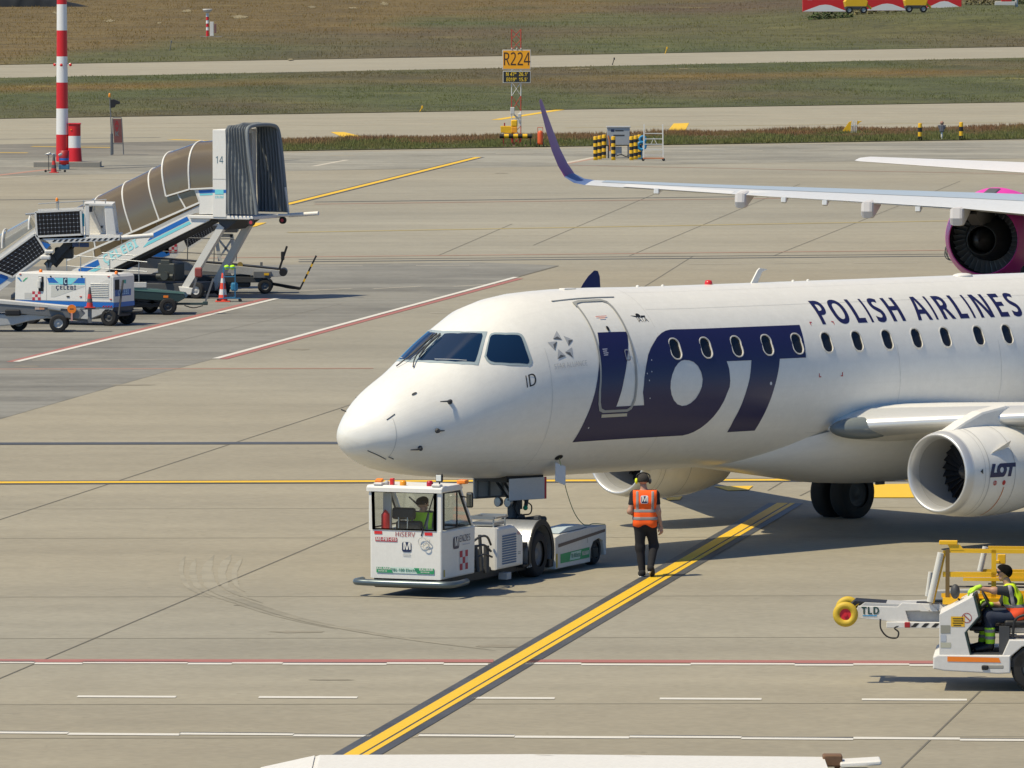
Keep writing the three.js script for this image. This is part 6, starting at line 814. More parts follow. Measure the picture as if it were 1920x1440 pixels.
  // end face
  const E = (z0, z1, y0, y1, m, n, k = .004) => part(bd, n, bx(0, k, y0, y1, z0, z1), m); E(-.3, -.08, .95, 1.22, MAT.black, 'control_window', .012); E(-.95, -.08, .78, .95, M([.04, .12, .36], .5), 'name_board'); lettering(bd, 'ÇELEBİ', .12, [.008, .82, -.52], [0, 0, -1], Y1, M([.35, .55, .75], .5), { sx: 1.1 }); E(-.68, -.6, 1.1, 1.2, M([.06, .35, .35], .5), 'emblem'); E(-.6, -.5, 1.12, 1.2, M([.08, .42, .2], .5), 'emblem', .005);
  part(gp, 'tow_frame', [bar([.1, .3, -.1], [.12, 1.2, -.3], .04), rod([0, .35, -.5], [.6, .4, -.5], .04)], MAT.darkGrey); for (const [x, z] of [[-2.35, -.3], [-.08, -.3]]) part(bd, 'amber_beacon', lathe([[.045, 0], [.045, .05], [.02, .08], [0, .085]], 12).translate(x, 1.36, z), MP([.85, .2, .01], .25));
}
{ // blue hand trolley with rags, and the cone in front of it
  const o = G(430, 566), t = thing('hand_trolley', 'small blue hand trolley with yellow green gloves behind a traffic cone', 'trolley', o, .1); part(t, 'trolley_frame', [[-.16, -.1], [.16, -.1], [-.16, .1], [.16, .1]].map(([x, z]) => rod([x, .1, z], [x, .95, z], .014)).concat([rod([-.3, .1, .1], [.3, .1, .1], .014), rod([-.3, .1, -.1], [.3, .1, -.1], .014), rod([-.16, .95, .1], [.16, .95, .1], .014), rod([-.16, .7, .1], [.16, .7, .1], .014)]), M([.03, .16, .30], .5)); part(t, 'trolley_tray', box(.34, .03, .22, 0, .12, 0), M([.03, .16, .30], .5)); part(t, 'blue_bag', box(.2, .24, .2, .14, .42, 0, .06), M([.03, .2, .36], .6)); for (const x of [-.07, .09]) part(t, 'glove', box(.13, .12, .14, x, .96, 0, .045, .2, .3, .2), hiVis); for (const [x, z] of [[-.3, .1], [.3, .1], [-.3, -.1], [.3, -.1]]) part(t, 'caster', cylZ(.045, .03, x, .045, z, 14), MAT.black);
  cone(G(418, 566), .80, 'tall red and white traffic cone standing before the blue trolley');
}
// ---------------------------------------------------------------- the pink and white airliner behind, seen from its tail
{
  const th = -102 * D2R, eng0 = V(13.07, 0, -229), zd = V(Math.sin(th), 0, Math.cos(th)), o = eng0.clone().addScaledVector(zd, -5.75);
  const pl = thing('narrowbody_airliner', 'white airliner with purple winglet and magenta engine, seen from behind at right', 'airliner', o, th), W = M([.66, .68, .69], .35, { map: grime }), pink = M([.80, .04, .40], .4), purple = M([.23, .04, .17], .45), violetBlue = M([.10, .16, .34], .45);
  part(pl, 'fuselage', latheX([[-21, .01], [-20.6, .5], [-19.5, 1.2], [-17.5, 1.8], [-15.5, 1.98], [10, 1.98], [14, 1.8], [18, 1.15], [22, .3], [22.1, .01]], 40).translate(0, 3.35, 0), W);
  for (const m of [1, -1]) {
    const w = part(pl, 'wing', loft([[1.2, -4.9, 2.35, 8.2, .85], [5.75, -1.7, 2.72, 5.1, .55], [9, .1, 2.93, 3.9, .40], [13, 2.2, 3.17, 2.6, .26], [15.9, 3.75, 3.36, 1.75, .17]].map(r => [r[0] * m, ...r.slice(1)]), 20), W);
    part(pl, 'winglet_root', loft([[15.9, 3.75, 3.36, 1.75, .17], [16.2, 3.95, 3.42, 1.62, .15], [16.45, 4.15, 3.58, 1.48, .13]].map(r => [r[0] * m, ...r.slice(1)]), 14), violetBlue, 'blue winglet root');
    part(pl, 'winglet', loft([[16.45, 4.15, 3.58, 1.48, .13], [16.62, 4.35, 3.88, 1.32, .12], [16.78, 4.6, 4.3, 1.15, .11], [16.92, 4.95, 4.85, .9, .09], [17.05, 5.3, 5.4, .6, .07], [17.1, 5.55, 5.68, .35, .05]].map(r => [r[0] * m, ...r.slice(1)]), 14), purple, 'purple blended winglet');
    // flap segments along the trailing edge, with gaps
    const TEx = z => { const k = [[1.2, 3.3], [5.75, 3.4], [9, 4.0], [13, 4.8], [15.9, 5.5]]; let i = 0; while (i < 3 && z > k[i + 1][0]) i++; const t = (z - k[i][0]) / (k[i + 1][0] - k[i][0]); return k[i][1] + t * (k[i + 1][1] - k[i][1]); }, TEy = z => 2.35 + (z - 1.2) * .069;
    for (const [a, b, c] of [[5.95, 8.9, .95], [9.0, 11.9, .8], [12.0, 14.9, .55]]) { const g = gridG(6, 2, (u, v) => { const z = a + (b - a) * u; return [TEx(z) - c * (1 - v) + .02, TEy(z) + (1 - v) * c * .11 + .02, z * m]; }); part(w, 'flap', g, M([.72, .72, .70], .4)); }
    for (const [z, k] of [[5.95, 1.1], [8.35, 1], [11.75, .9]]) { const x = TEx(z), y = TEy(z); part(w, 'flap_track_fairing', prism([[x - 1.9, y + .1], [x - 1.2, y - .16 * k], [x - .2, y - .40 * k], [x + .12, y - .38 * k], [x + .2, y - .2 * k], [x + .16, y + .06], [x - .5, y + .1]], z * m - .17 * k, z * m + .17 * k, .09), M([.60, .58, .57], .45)); }
    for (const z of [7.0, 9.5, 10.6, 14.0]) { const x = TEx(z), y = TEy(z); part(w, 'actuator_fairing', prism([[x - .5, y + .02], [x - .05, y - .14], [x + .08, y - .1], [x + .06, y + .03]], z * m - .07, z * m + .07, .02), W); }
    const st = [[2.2, -4.2, 2.43, 7.5, .79], [5.75, -1.7, 2.72, 5.1, .55], [9, .1, 2.93, 3.9, .40], [13, 2.2, 3.17, 2.6, .26], [15.6, 3.59, 3.34, 1.84, .18]];
    part(w, 'sky_tint_skin', gridG(40, 14, (u, v) => { const q = u * 3.999, i = Math.floor(q), t = q - i, a = st[i].map((k, n) => k + (st[i + 1][n] - k) * t), xx = .03 + .6 * v, yt = a[4] * 5 * (.2969 * Math.sqrt(xx) - .126 * xx - .3516 * xx * xx + .2843 * xx ** 3 - .1015 * xx ** 4); return [a[1] + a[3] * xx, a[2] + yt + .008, a[0] * m]; }), M([.40, .47, .53], .35));  // grey upper panel, with the pale blue sky reflection painted into its colour
    // engine
    const ez = 5.75 * m, ey = 1.72, n = part(pl, 'engine_nacelle', latheX([[-4.2, 1.0], [-4.1, 1.1], [-3.6, 1.27], [-2.4, 1.36], [-1.2, 1.26], [-.4, 1.06], [0, .98], [-.02, .955]], 56).translate(0, ey, ez), pink);
    part(n, 'bypass_duct', latheX([[-.02, .955], [-.6, .99], [-1.5, 1.02]], 48).translate(0, ey, ez), M([.03, .03, .032], .5)); part(n, 'duct_back', latheX([[-1.5, 1.03], [-1.52, .01]], 40).translate(0, ey, ez), MAT.black); part(n, 'core_nozzle', latheX([[-1.5, .62], [-.6, .6], [.1, .46], [.35, .42], [.34, .38], [-.3, .36]], 44).translate(0, ey, ez), M([.07, .072, .075], .45, { metalness: .5 })); part(n, 'exhaust_plug', latheX([[-.4, .36], [.1, .3], [.5, .16], [.8, .02]], 32).translate(0, ey, ez), M([.05, .048, .046], .5, { metalness: .5 }));
    for (let k = 0; k < 36; k++) part(n, 'guide_vane', new THREE.BoxGeometry(.3, .36, .018).rotateY(.5).translate(-1.1, .82, 0).rotateX(k / 36 * Math.PI * 2).translate(0, ey, ez), M([.5, .5, .52], .35, { metalness: .3 }));
    part(n, 'pylon', [prism([[-3.2, ey + 1.15], [-2, ey + 1.35], [1.6, ey + 1.05], [2.4, ey + .8], [1.2, ey + .45], [-.6, ey + .5], [-2.4, ey + .9]], ez - .17, ez + .17, .03)], M([.10, .095, .09], .5));
    part(pl, 'tailplane', loft([[.5, 13.2, 4.15, 4.2, .36], [6.1, 16.5, 4.52, 1.75, .16], [6.3, 16.8, 4.54, 1.3, .08]].map(r => [r[0] * m, ...r.slice(1)]), 14), M([.74, .74, .73], .4, { map: grime }));
  }
  part(pl, 'tail_fin', loft([[4.6, 12.2, 0, 6.2, .5], [10.9, 17.5, 0, 2.5, .2]], 14, true), purple);
  for (const [x, z] of [[1.5, 3.8], [1.5, -3.8], [-14, 0]]) { const l = part(pl, 'landing_gear', rod([x, .5, z], [x, 2.4, z], .12), MAT.steel); for (const s of [-.45, .45]) wheel(l, x, .55, z + s, .55, .4, MAT.midGrey, MAT.rubber); }
  const cp = G(1783, 492), cw = thing('coiled_cable', 'loose coil of dark cable on the apron beside the magenta engine', 'cable', V(cp.x, 0, cp.z)); part(cw, 'cable', tube(Array.from({ length: 30 }, (_, i) => { const a = i * .72; return [Math.cos(a) * (.16 + .05 * Math.sin(i)), .3 + .24 * Math.sin(a) + .02 * i / 30, .1 * Math.sin(i * .9)]; }).concat([[.3, .7, 0], [.5, .95, 0]]), .016, 160, 6), MAT.darkGrey);
}
// ---------------------------------------------------------------- mast, cabinet and small gear by the apron edge
const bandMats = [M([.60, .012, .015], .4), M([.74, .73, .71], .45)];
{
  const o = G(117, 313), m = thing('light_mast', 'tall red and white banded floodlight mast on a concrete plinth', 'mast', o), s = 46.8;
  const ys = [0]; for (let i = 1; i <= 18; i++) ys.push(i * 1.045 + .06); const r = y => .262 - .0085 * y;
  for (let i = 0; i < 18; i++) part(m, 'mast_band', new THREE.CylinderGeometry(r(ys[i + 1]), r(ys[i]), ys[i + 1] - ys[i], 10).translate(0, (ys[i] + ys[i + 1]) / 2, 0), bandMats[i % 2]);
  for (const a of [-.3, 2.6, -1.6]) { const l = part(m, 'obstruction_lamp', rod([Math.cos(a) * .22, 3.95, -Math.sin(a) * .22], [Math.cos(a) * .36, 3.95, -Math.sin(a) * .36], .02), MAT.steel); part(l, 'lamp_dome', xf(new THREE.SphereGeometry(.06, 12, 8), Math.cos(a) * .36, 3.9, -Math.sin(a) * .36), MAT.red); }
  part(m, 'plinth', [prism([[-1.15, 0], [1.55, 0], [1.55, .24], [-1.15, .24]], -.55, .35, .03).translate(0, -.02, 0)], MAT.concreteBlock); m.children.forEach(c => { if (c.name !== 'plinth') c.position.y += .2; });
  const c = thing('control_cabinet', 'red and white banded cabinet standing beside the tall mast', 'cabinet', G(140, 313).add(V(0, .22, 0))); const seg = (y0, y1, w0, w1, mt) => part(c, 'cabinet_band', (() => { const g = new THREE.CylinderGeometry(w1 * .7071, w0 * .7071, y1 - y0, 4).rotateY(Math.PI / 4); return g.translate(0, (y0 + y1) / 2, 0); })(), mt); seg(0, .55, .58, .5, bandMats[0]); seg(.55, 1.03, .47, .47, bandMats[1]); seg(1.03, 1.5, .47, .47, bandMats[0]); part(c, 'cabinet_lid', box(.52, .05, .52, 0, 1.52, 0, .02), bandMats[0]); part(c, 'cabinet_lock', box(.06, .04, .02, -.12, 1.28, .245, .01), MAT.orange);
  const d = thing('oil_drum', 'red drum with blue band at the foot of the mast', 'drum', G(121, 317).add(V(0, .0, .35))); for (const [a, b, mt] of [[0, .16, MAT.red], [.16, .25, MAT.blue], [.25, .55, MAT.redDeep]]) part(d, 'drum_band', lathe([[a ? .2 : 0, a], [.2, a], [.2, b], [b > .5 ? 0 : .2, b]], 24).translate(0, .2, 0), mt); part(d, 'drum_stand', box(.42, .2, .36, 0, .1, 0, .03), M([.05, .16, .28], .6));
  const t = thing('tool_trolley', 'small grey wheeled trolley with metal fittings left of the mast', 'trolley', G(98, 323)); part(t, 'trolley_post', [rod([-.14, .05, 0], [-.14, .7, 0], .014), rod([.3, .05, 0], [.3, .66, 0], .014), rod([-.2, .06, 0], [.36, .06, 0], .014)], MAT.darkGrey); part(t, 'fitting', [box(.2, .1, .14, -.14, .72, 0, .03, 0, 0, .3), rod([-.28, .7, 0], [.1, .74, 0], .025)], MAT.steel); part(t, 'fitting', [box(.18, .09, .14, .08, .68, .02, .03, 0, .2, -.2)], MAT.steel); part(t, 'fitting', [box(.16, .1, .12, .32, .7, .02, .03, 0, .2, .5)], MAT.paleGrey); for (const x of [-.26, .5]) part(t, 'caster', cylZ(.05, .04, x, .05, .02, 12), MAT.black); cone(G(101, 324), .72, 'thin red cone among the gear left of the mast', 1);
  // beacon pole and notice board
  const p = thing('beacon_pole', 'thin dark pole with amber beacon and black floodlight behind the notice board', 'pole', G(209, 291)); part(p, 'pole', [rod([0, 0, 0], [0, .9, 0], .05), rod([0, .9, 0], [-.06, 2.4, 0], .025)], MAT.midGrey); const fl = part(p, 'floodlight', prism([[-.02, 1.98], [.14, 2.0], [.2, 2.12], [.36, 2.15], [.36, 2.24], [.1, 2.34], [-.02, 2.32]], -.12, .12, .01), MAT.black); part(p, 'amber_beacon', lathe([[0, 0], [.05, 0], [.05, .12], [.03, .17], [0, .18]], 14).translate(-.07, 2.42, 0), MP([.85, .3, .02], .3));
  const n = thing('notice_board', 'narrow red notice board in a grey frame by the apron edge', 'sign', G(221, 290)); part(n, 'board', prism([[-.16, .5], [.19, .5], [.14, 1.5], [-.2, 1.5]], -.015, .015), M([.23, .085, .075], .6, { map: asphTex })); part(n, 'board_frame', [rod([-.2, 0, 0], [-.22, 1.52, 0], .022), rod([.24, 0, 0], [.16, 1.52, 0], .022), rod([-.22, 1.55, 0], [.16, 1.55, 0], .022), rod([-.2, .47, 0], [.22, .47, 0], .018)], MAT.midGrey); for (const [t2, y, c2] of [['A', 1.22, MAT.redDeep], ['Y', .98, MAT.redDeep], ['K', .78, MAT.midGrey]]) lettering(n, t2, .2, [-.04, y, .018], X1, Y1, c2);
}
{ // stand sign R224 on a lattice mast
  const o = G(968, 273), s = 43.4, m = thing('stand_sign', 'orange R224 stand sign on a red and white lattice mast', 'sign', o), q = (px, py) => [(px - 968) / s, (273 - py) / s];
  const R = M([.50, .03, .02], .5), Wm = M([.68, .67, .65], .5), lv = [0, .85, 1.5, 2.15, 2.75, 4.15, 5.02], cs = [R, Wm, R, Wm, Wm, R], w = .2, cn = [[-w, -w], [w, -w], [w, w], [-w, w]];
  for (let i = 0; i < 6; i++) { const y0 = lv[i], y1 = lv[i + 1]; for (const [x, z] of cn) part(m, 'mast_leg', rod([x, y0, z], [x, y1, z], .022, .022, 6), cs[i]); const nb = Math.max(1, Math.round((y1 - y0) / .45)); for (let k = 0; k < nb; k++) { const a = y0 + (y1 - y0) * k / nb, b = y0 + (y1 - y0) * (k + 1) / nb; for (let e = 0; e < 4; e++) { const A = cn[e], B = cn[(e + 1) % 4]; part(m, 'mast_brace', (k + e) % 2 ? rod([A[0], a, A[1]], [B[0], b, B[1]], .012, .012, 5) : rod([B[0], a, B[1]], [A[0], b, A[1]], .012, .012, 5), cs[i]); } } }
  const b1 = part(m, 'sign_board', bx(-.60, .62, q(0, 130)[1], q(0, 93)[1], .22, .27, .01), M([.62, .60, .55], .5)); sheet(b1, 'sign_face', rectPts(-.57, .59, q(0, 130)[1] + .03, q(0, 93)[1] - .03), [0, 0, .274], X1, Y1, M([.88, .38, .008], .5)); lettering(m, 'R224', .56, [.01, q(0, 122)[1], .278], X1, Y1, M([.05, .022, .015], .6), { f: fontR, sx: .69 });
  const b2 = part(m, 'sign_board', bx(-.58, .62, q(0, 155)[1], q(0, 132.5)[1], .22, .27, .01), M([.62, .60, .55], .5)); sheet(b2, 'sign_face', rectPts(-.555, .595, q(0, 155)[1] + .03, q(0, 132.5)[1] - .03), [0, 0, .274], X1, Y1, M([.02, .022, .022], .6)); const yl = M([.75, .5, .02], .5); lettering(m, 'N 47°  26.1\'', .16, [.02, q(0, 142)[1], .278], X1, Y1, yl, { sx: .82 }); lettering(m, 'E019°  15.5\'', .16, [.02, q(0, 152)[1], .278], X1, Y1, yl, { sx: .78 });
  part(m, 'lamp_clip', [-.2, .02, .2].map(x => rod([x, q(0, 93)[1], .25], [x, q(0, 90)[1], .3], .02)), Wm); part(m, 'junction_box', box(.18, .3, .14, -.17, q(0, 207)[1], .3, .02), MAT.whiteDull); part(m, 'cable_bundle', [tube([[-.1, 1.35, .22], [.1, 1.15, .26], [.15, .95, .24]], .03), box(.16, .2, .12, .14, 1.3, .26, .03)], MAT.whiteDull);
  const yb = thing('yellow_service_unit', 'yellow service unit behind a black and yellow bar under the R224 sign', 'service unit', G(966, 274).add(V(0, 0, .4))); part(yb, 'yellow_box', prism([[-.62, .6], [-.1, .55], [-.12, .88], [-.64, .88]], -.15, .1, .02), MAT.yellow); part(yb, 'yellow_box', box(.28, .3, .26, -.04, 1.0, 0, .06), MAT.yellow); part(yb, 'orange_box', box(.26, .26, .26, -.04, .72, 0, .03), M([.8, .34, .02], .5)); part(yb, 'stand', [rod([-.5, 0, 0], [-.5, .5, 0], .02), rod([.2, 0, 0], [.2, .5, 0], .03), rod([-.1, 0, 0], [-.1, .6, 0], .03), rod([-.46, .88, 0], [-.46, 1.02, 0], .03)], MAT.redDeep); for (let i = 0; i < 7; i++) part(yb, 'hazard_bar', rod([-.68 + i * .2, .45, .2], [-.48 + i * .2, .45, .2], .095, .095, 12), i % 2 ? MAT.yellow : MAT.black); part(yb, 'base_block', [box(.5, .08, .4, -.2, .04, 0), box(.42, .08, .4, .38, .04, 0)], M([.36, .2, .17], .8)); part(yb, 'wheel_cart', [rod([.66, .1, 0], [.66, .5, 0], .02), box(.2, .12, .2, .6, .08, 0, .04)], MAT.black);
  const fx = thing('wheeled_extinguisher', 'orange red wheeled fire extinguisher between the R224 sign and purple winglet', 'fire extinguisher', G(1013, 276)); part(fx, 'cylinder', lathe([[0, .12], [.11, .12], [.12, .2], [.12, .6], [.07, .7], [.03, .72], [0, .72]], 18), M([.68, .1, .02], .45)); part(fx, 'trolley_handle', [rod([-.11, .1, -.06], [-.11, .85, -.06], .014), rod([.11, .1, -.06], [.11, .85, -.06], .014), rod([-.11, .85, -.06], [.11, .85, -.06], .014)], M([.5, .1, .03], .5)); for (const x of [-.15, .15]) part(fx, 'wheel', cylZ(.1, .04, 0, 0, 0, 16).rotateY(Math.PI / 2).translate(x, .1, 0), MAT.black);
}
function bollard(pos, h, n, label, group) { const b = thing('bollard', label, 'bollard', pos, 0, group), r = .088; for (let i = 0; i < n; i++) { const y0 = i * h / n, y1 = (i + 1) * h / n; part(b, 'bollard_band', lathe([[i ? r : 0, y0], [r, y0], [r, i === n - 1 ? y1 - .02 : y1], ...(i === n - 1 ? [[r - .02, y1], [0, y1]] : [])], 20), (n - 1 - i) % 2 ? MAT.black : MAT.yellow); } return b; }
{
  const ps = [[1116.5, 300.5, 'foremost of the three black and yellow bollards left of the grey cabinet'], [1124.5, 299, 'middle of the three black and yellow bollards left of the grey cabinet'], [1132.5, 297, 'rearmost of the three black and yellow bollards left of the grey cabinet'], [1150, 300.5, 'black and yellow bollard standing right before the grey cabinet'], [1184, 300.5, 'foremost black and yellow bollard between grey cabinet and ladder trolley'], [1192, 299, 'middle black and yellow bollard between grey cabinet and ladder trolley'], [1199, 297, 'rearmost black and yellow bollard between grey cabinet and ladder trolley']];
  for (const [x, y, l] of ps) bollard(G(x, y), .98, 7, l, 'striped bollards round the grey cabinet'); bollard(G(1725, 264), .78, 4, 'left one of two striped bollards in the grass at right', 'bollards in the grass'); bollard(G(1802, 263), .80, 4, 'right one of two striped bollards in the grass at right', 'bollards in the grass');
  const c = thing('grey_cabinet', 'grey metal service cabinet on legs ringed by striped bollards', 'cabinet', G(1160, 297)); part(c, 'housing', bx(-.48, .46, .55, 1.28, -.55, .0, .02), M([.34, .36, .38], .45, { map: speck })); part(c, 'cabinet_roof', box(1.0, .05, .62, -.01, 1.3, -.27, .01), MAT.paleGrey); sheet(c, 'name_plate', rectPts(-.32, -.18, 1.1, 1.2), [0, 0, .004], X1, Y1, MAT.navyDark); sheet(c, 'name_plate', rectPts(-.14, .2, 1.12, 1.17), [0, 0, .004], X1, Y1, MAT.darkGrey); sheet(c, 'panel_slot', rectPts(-.22, .24, .92, .98), [0, 0, .004], X1, Y1, MAT.darkGrey); for (const [x, z] of [[-.42, -.05], [.4, -.05], [-.42, -.5], [.4, -.5]]) part(c, 'leg', bar([x, 0, z], [x, .56, z], .06), MAT.midGrey); part(c, 'lower_box', box(.3, .34, .3, -.02, .3, -.25, .02), MAT.paleGrey); part(c, 'orange_hose', tube([[-.44, .95, .02], [-.38, .7, .05], [-.36, .3, .03]], .03), M([.5, .18, .05], .6)); part(c, 'cable_loop', tube([[-.1, .1, .05], [.1, .16, .08], [.3, .08, .06], [.4, .12, 0]], .02), MAT.black);
  const b = thing('blue_hose_reel', 'blue hose bundle between the striped bollards and the ladder trolley', 'hose reel', G(1199, 299).add(V(.1, 0, -.35))); part(b, 'hose_coil', [xf(new THREE.TorusGeometry(.15, .06, 8, 20), 0, .55, 0), xf(new THREE.TorusGeometry(.12, .05, 8, 20), .04, .8, 0)].slice(0, 1), M([.02, .24, .48], .5)); part(b, 'hose_coil', xf(new THREE.TorusGeometry(.12, .05, 8, 20), .04, .82, 0), M([.02, .24, .48], .5)); part(b, 'reel_post', [bar([0, 0, -.08], [0, .95, -.08], .05), box(.3, .05, .2, 0, .03, 0)], M([.03, .18, .32], .5));
  const l = thing('ladder_trolley', 'white wheeled ladder trolley with rungs right of the grey cabinet', 'ladder', G(1225, 302)); for (const s of [-1, 1]) { part(l, 'ladder_frame', [bar([s * .4, .08, .1], [s * .38, 1.5, -.08], .05)], MAT.whiteDull); part(l, 'ladder_frame', bar([s * .4, .08, -.4], [s * .38, 1.4, -.1], .04), M([.45, .25, .16], .6)); for (const z of [.1, -.4]) part(l, 'caster', cylZ(.06, .04, s * .42, .06, z, 12), MAT.black); } for (let i = 0; i < 5; i++) part(l, 'rung', bar([-.38, .25 + i * .22, .08 - i * .03], [.38, .25 + i * .22, .08 - i * .03], .035), MAT.whiteDull); part(l, 'base_rail', bar([-.42, .12, .12], [.42, .12, .12], .05), M([.55, .2, .08], .6)); part(l, 'ladder_brace', [bar([-.1, .7, .02], [.02, .95, -.02], .02), bar([.14, .7, .02], [.02, .95, -.02], .02)], MAT.whiteDull);
  const d = thing('ground_sensor', 'small grey sensor on a white stem between two striped bollards', 'sensor', G(1766, 262)); part(d, 'stem', rod([0, 0, 0], [0, .4, 0], .045), MAT.white); part(d, 'sensor_body', [box(.2, .34, .16, 0, .5, 0, .05), box(.08, .2, .1, -.12, .56, 0, .03, 0, 0, .3), box(.08, .2, .1, .12, .56, 0, .03, 0, 0, -.3)], M([.13, .13, .15], .6)); part(d, 'sensor_head', xf(new THREE.SphereGeometry(.085, 16, 12), 0, .74, 0), M([.30, .16, .12], .6));
  const y = thing('yellow_marker', 'yellow slanted marker behind a small white post frame in the verge', 'marker', G(1600, 250)); part(y, 'marker_face', prism([[-.5, .08], [-.1, .08], [-.08, .55], [-.2, .52]], -.04, 0, .01), MAT.yellow); part(y, 'marker_face', prism([[.1, .3], [.3, .5], [.4, .55], [.16, .56]], -.04, 0, .01), MAT.yellow); part(y, 'post_frame', [-.1, -.02, .06, .13].map((x, i) => rod([x, 0, .08], [x + .03, .5 + (i % 2) * .08, .06], .02)).concat([bar([-.12, .35, .08], [.16, .36, .08], .03)]), MAT.whiteDull);
}
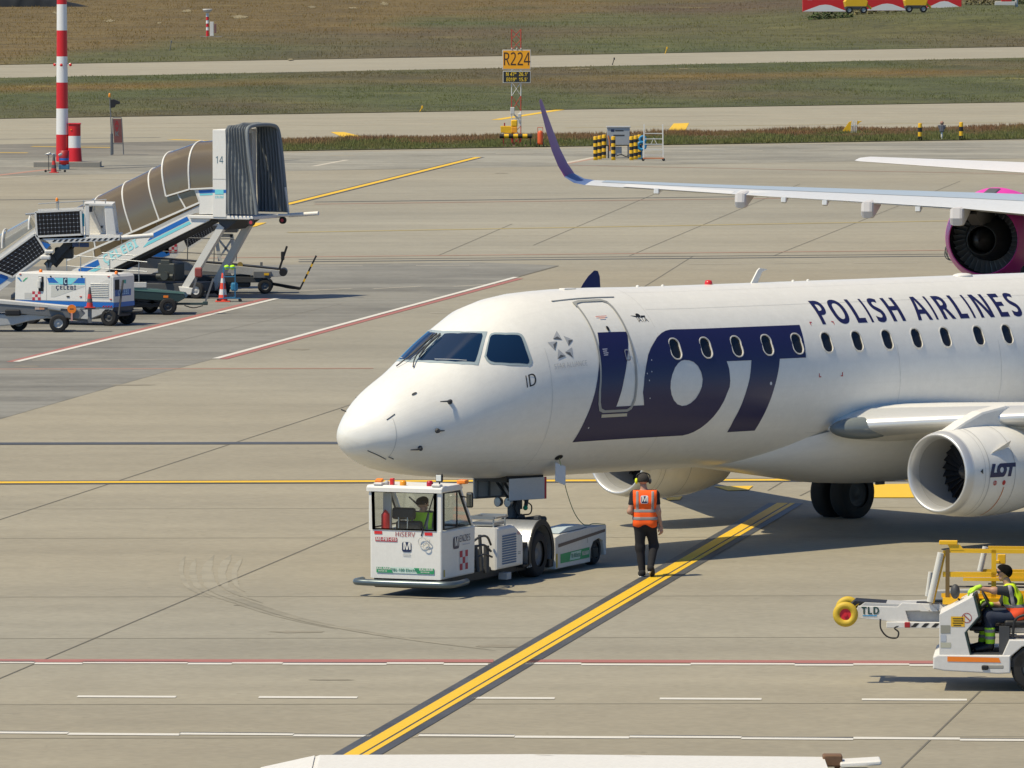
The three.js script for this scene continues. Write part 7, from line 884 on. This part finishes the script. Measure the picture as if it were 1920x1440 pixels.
// ---------------------------------------------------------------- far field things
{
  const o = G(389, 70), r = thing('radar_post', 'small red and white post with a white dish in the far field', 'post', o), s = 26.6; for (let i = 0; i < 6; i++) part(r, 'post_band', new THREE.CylinderGeometry(.09, .11, i ? .24 : .5, 10).translate(0, i ? .62 + (i - 1) * .24 : .25, 0), bandMats[i % 2]); part(r, 'dish', lathe([[0, 1.72], [.14, 1.72], [.3, 1.86], [.34, 1.98], [.3, 2.0], [.0, 1.9]], 20), MAT.white); part(r, 'equipment_box', bx(.18, .44, .1, 1.1, -.2, .1, .02), MAT.white); part(r, 'equipment_box', bx(.48, .62, .3, .95, -.2, .1, .02), M([.2, .1, .1], .6)); part(r, 'base_slab', bx(-.5, 1.1, 0, .08, -.4, .3), MAT.concreteBlock);
  const st = (px, y0, y1, m, l, k = .03) => { const g = G(px, y1), s2 = 15500 / -g.z, t = thing('marker_stake', l, 'stake', g); part(t, 'stake', rod([0, 0, 0], [.12, (y1 - y0) / s2, 0], k, k * .8, 6), m); part(t, 'stake_head', box(.09, .14, .06, .12, (y1 - y0) / s2, 0, .02), m); };
  st(318, 78, 96, MAT.midGrey, 'thin leaning grey stake in the grass left of the R224 sign'); st(655, 38, 52, M([.25, .24, .12], .6), 'small stake far off in the grass near the top of the picture'); st(1148, 110, 122, MAT.black, 'small dark stake beside the far taxiway right of R224'); st(787, 201, 210, MAT.yellow, 'tiny yellow stake at the edge of the near taxiway'); st(1247, 90, 101, MAT.yellow, 'tiny yellow stake above the far taxiway right of R224');
  // works site on the bank: red and white barriers, yellow machines
  const bar0 = (px, w, py, l) => { const g = G(px, py, 1.0), y = 1.0, b = thing('works_barrier', l, 'barrier', V(g.x, y, g.z), .05, 'barriers of the works site on the bank'); const W = w / 22; part(b, 'barrier_body', prism([[-W / 2, 0], [W / 2, 0], [W / 2, 1.3], [-W / 2, 1.3]], -.15, .15, .02), M([.62, .02, .02], .5)); for (const k of [-1, 1]) part(b, 'white_chevron', inked([new THREE.Shape([[k * W * .5, .02], [0, .02], [0, .55], [k * W * .12, .5]].map(p => new THREE.Vector2(...p)))], (x, yy) => V(x, yy, .155), 9), bandMats[1]); part(b, 'white_chevron', inked([new THREE.Shape([[-W * .4, .9], [-W * .2, 1.2], [-W * .1, 1.2], [-W * .3, .9]].map(p => new THREE.Vector2(...p)))], (x, yy) => V(x, yy, .155), 9), bandMats[1]); };
  bar0(1547, 76, 22, 'leftmost red and white works barrier on the bank at top right'); bar0(1663, 76, 20, 'middle red and white works barrier between the yellow machines'); bar0(1770, 60, 15, 'right red and white works barrier on the bank at top right');
  const mach = (px, py, l) => { const g = G(px, py, 1.0), y = 1.0, m = thing('site_machine', l, 'machine', V(g.x, y - .05, g.z), .1, 'yellow machines on the works site'); part(m, 'chassis', box(1.6, .3, .9, 0, .45, 0, .05), MAT.darkGrey); part(m, 'engine_cover', prism([[-.8, .5], [.8, .5], [.9, .9], [.5, 1.3], [-.5, 1.35], [-.9, .9]], -.45, .45, .05), MAT.yellow); for (const [x, z] of [[-.55, .5], [.55, .5]]) wheel(m, x, .28, z, .28, .2, MAT.paleGrey, MAT.rubber); part(m, 'machine_arm', bar([.6, .9, 0], [1.2, .35, 0], .16), MAT.yellow); };
  mach(1604, 24, 'yellow site machine right of the leftmost works barrier'); mach(1716, 22, 'yellow site machine between the middle and right works barriers');
  { const g = G(1906, 16, 1.0), p = thing('site_post', 'grey post by a red box at the top right corner', 'post', V(g.x, 1.0, g.z)); part(p, 'post', rod([0, 0, 0], [0, 2.4, 0], .12), MAT.paleGrey); part(p, 'red_box', box(.8, .6, .5, -.8, .85, 0, .03), MAT.red); part(p, 'pale_sheet', box(1.6, .3, .3, -.9, .4, .1, .03), MAT.whiteDull); }
  { const g = G(60, 13), t = thing('dark_site_tarp', 'dark blue tarpaulin heap at the top left corner', 'tarpaulin', V(g.x, 0, g.z), .12); part(t, 'tarpaulin', gridG(60, 8, (u, v) => { const x = -14 + 19 * u, h = 1.5 * Math.min(1, (1 - u) * 4) * (.75 + .2 * noise2(u * 9, 3)); return [x, h * Math.sin(v * Math.PI) ** .6, -1.6 + 3.2 * v + .2 * noise2(u * 14, v * 3)]; }), M([.004, .007, .012], .9)); }
  for (const [px, py, w, h, k] of [[1560, 46, 90, 1.1, 0], [1640, 42, 110, 1.3, 1], [1830, 36, 100, 1.4, 1], [1905, 34, 60, 1.6, 0]]) { const g = G(px, py), b = thing('scrub_bush', ['low green scrub on the bank below the leftmost works barrier', 'olive scrub on the bank below the middle works barrier', 'dark scrub on the bank below the right works barrier', 'dry grassy scrub on the bank left of the corner post', 'green scrub on the bank in the top right corner'][[1560, 1640, 1740, 1830, 1905].indexOf(px)], 'bush', V(g.x, bank(g.x, g.z) * .7, g.z), 0, 'scrub on the bank');
    const n = 700, ps = [], W = w / 24; for (let i = 0; i < n; i++) { const a = rnd() * 6.283, r2 = Math.sqrt(rnd()), x = Math.cos(a) * r2 * W / 2, z = Math.sin(a) * r2 * 1.6, y = rnd() * h * (1 - r2 * r2 * .8) * (.7 + .5 * nn(x + px, z, .8)), l = .12 + rnd() * .16, t = rnd() * 6.283; const c = V(x, y, z), d = V(Math.cos(t), rr(-.3, .9), Math.sin(t)).multiplyScalar(l), e = V(-Math.sin(t), .3, Math.cos(t)).multiplyScalar(l * .4); for (const q of [c.clone().add(d), c.clone().add(e), c.clone().sub(e)]) ps.push(q.x, q.y, q.z); } const gg = new THREE.BufferGeometry(); gg.setAttribute('position', new THREE.Float32BufferAttribute(ps, 3)); gg.computeVertexNormals(); part(b, 'foliage', gg, M(k ? [.16, .14, .06] : [.06, .095, .028], 1)); part(b, 'stem', [rod([-.3, -.1, 0], [-.4, h * .6, 0], .03), rod([.3, -.1, 0], [.4, h * .6, .1], .03)].slice(0, 1), M([.08, .06, .04], 1)); }
}
// ---------------------------------------------------------------- roof of a vehicle parked below the viewpoint
{
  const z0 = -83.6, k = 15500 / 84, tr = thing('box_truck', 'white box truck whose roof edge shows along the foot of the picture', 'truck', V(0, 0, z0)), X = px => (px - 960) / k, top = 3.03, W = M([.74, .72, .67], .5, { map: speck });
  part(tr, 'cargo_box', [prism([[X(615), .9], [X(1545), .9], [X(1545), top - .02], [X(1000), top + .008], [X(600), top], [X(590), top - .02]], -.05, 2.4, .03)], W); part(tr, 'wind_deflector', prism([[X(590), top], [X(490), top - .12], [X(430), top - .4], [X(420), 2.3], [X(590), 2.3]], .0, 2.3, .03), W); part(tr, 'cab', prism([[X(600), .6], [X(600), 2.25], [X(420), 2.25], [X(300), 1.5], [X(290), .6]], .05, 2.3, .05), W);
  part(tr, 'roof_bracket', [box(.2, .12, .2, X(1560), top - .04, .1, .02), box(.06, .2, .1, X(1570), top - .1, .06, .01)], M([.20, .11, .06], .9, { map: asphTex }), 'rusty bracket'); part(tr, 'tail_lift', [box(.42, .05, .4, X(1612), top - .06, .1, .02, 0, 0, .06), box(.3, .05, .3, X(1600), top - .13, .3, .02)], W); for (const dx of [0, .9]) sheet(tr, 'roof_mark', [[X(1000) + dx, .06], [X(1010) + dx, .05], [X(1040) + dx, .1], [X(1030) + dx, .11]], [0, top + .012, 0], X1, [0, 0, 1], M([.5, .46, .38], .8)); for (const [x, z] of [[X(520), .2], [X(520), 2.1], [X(1350), .2], [X(1350), 2.1]]) wheel(tr, x, .48, z, .48, .3, MAT.paleGrey, MAT.rubber); part(tr, 'chassis', bx(X(420), X(1540), .5, .88, .3, 2.0), MAT.darkGrey);
}
renderer.render(scene, camera);
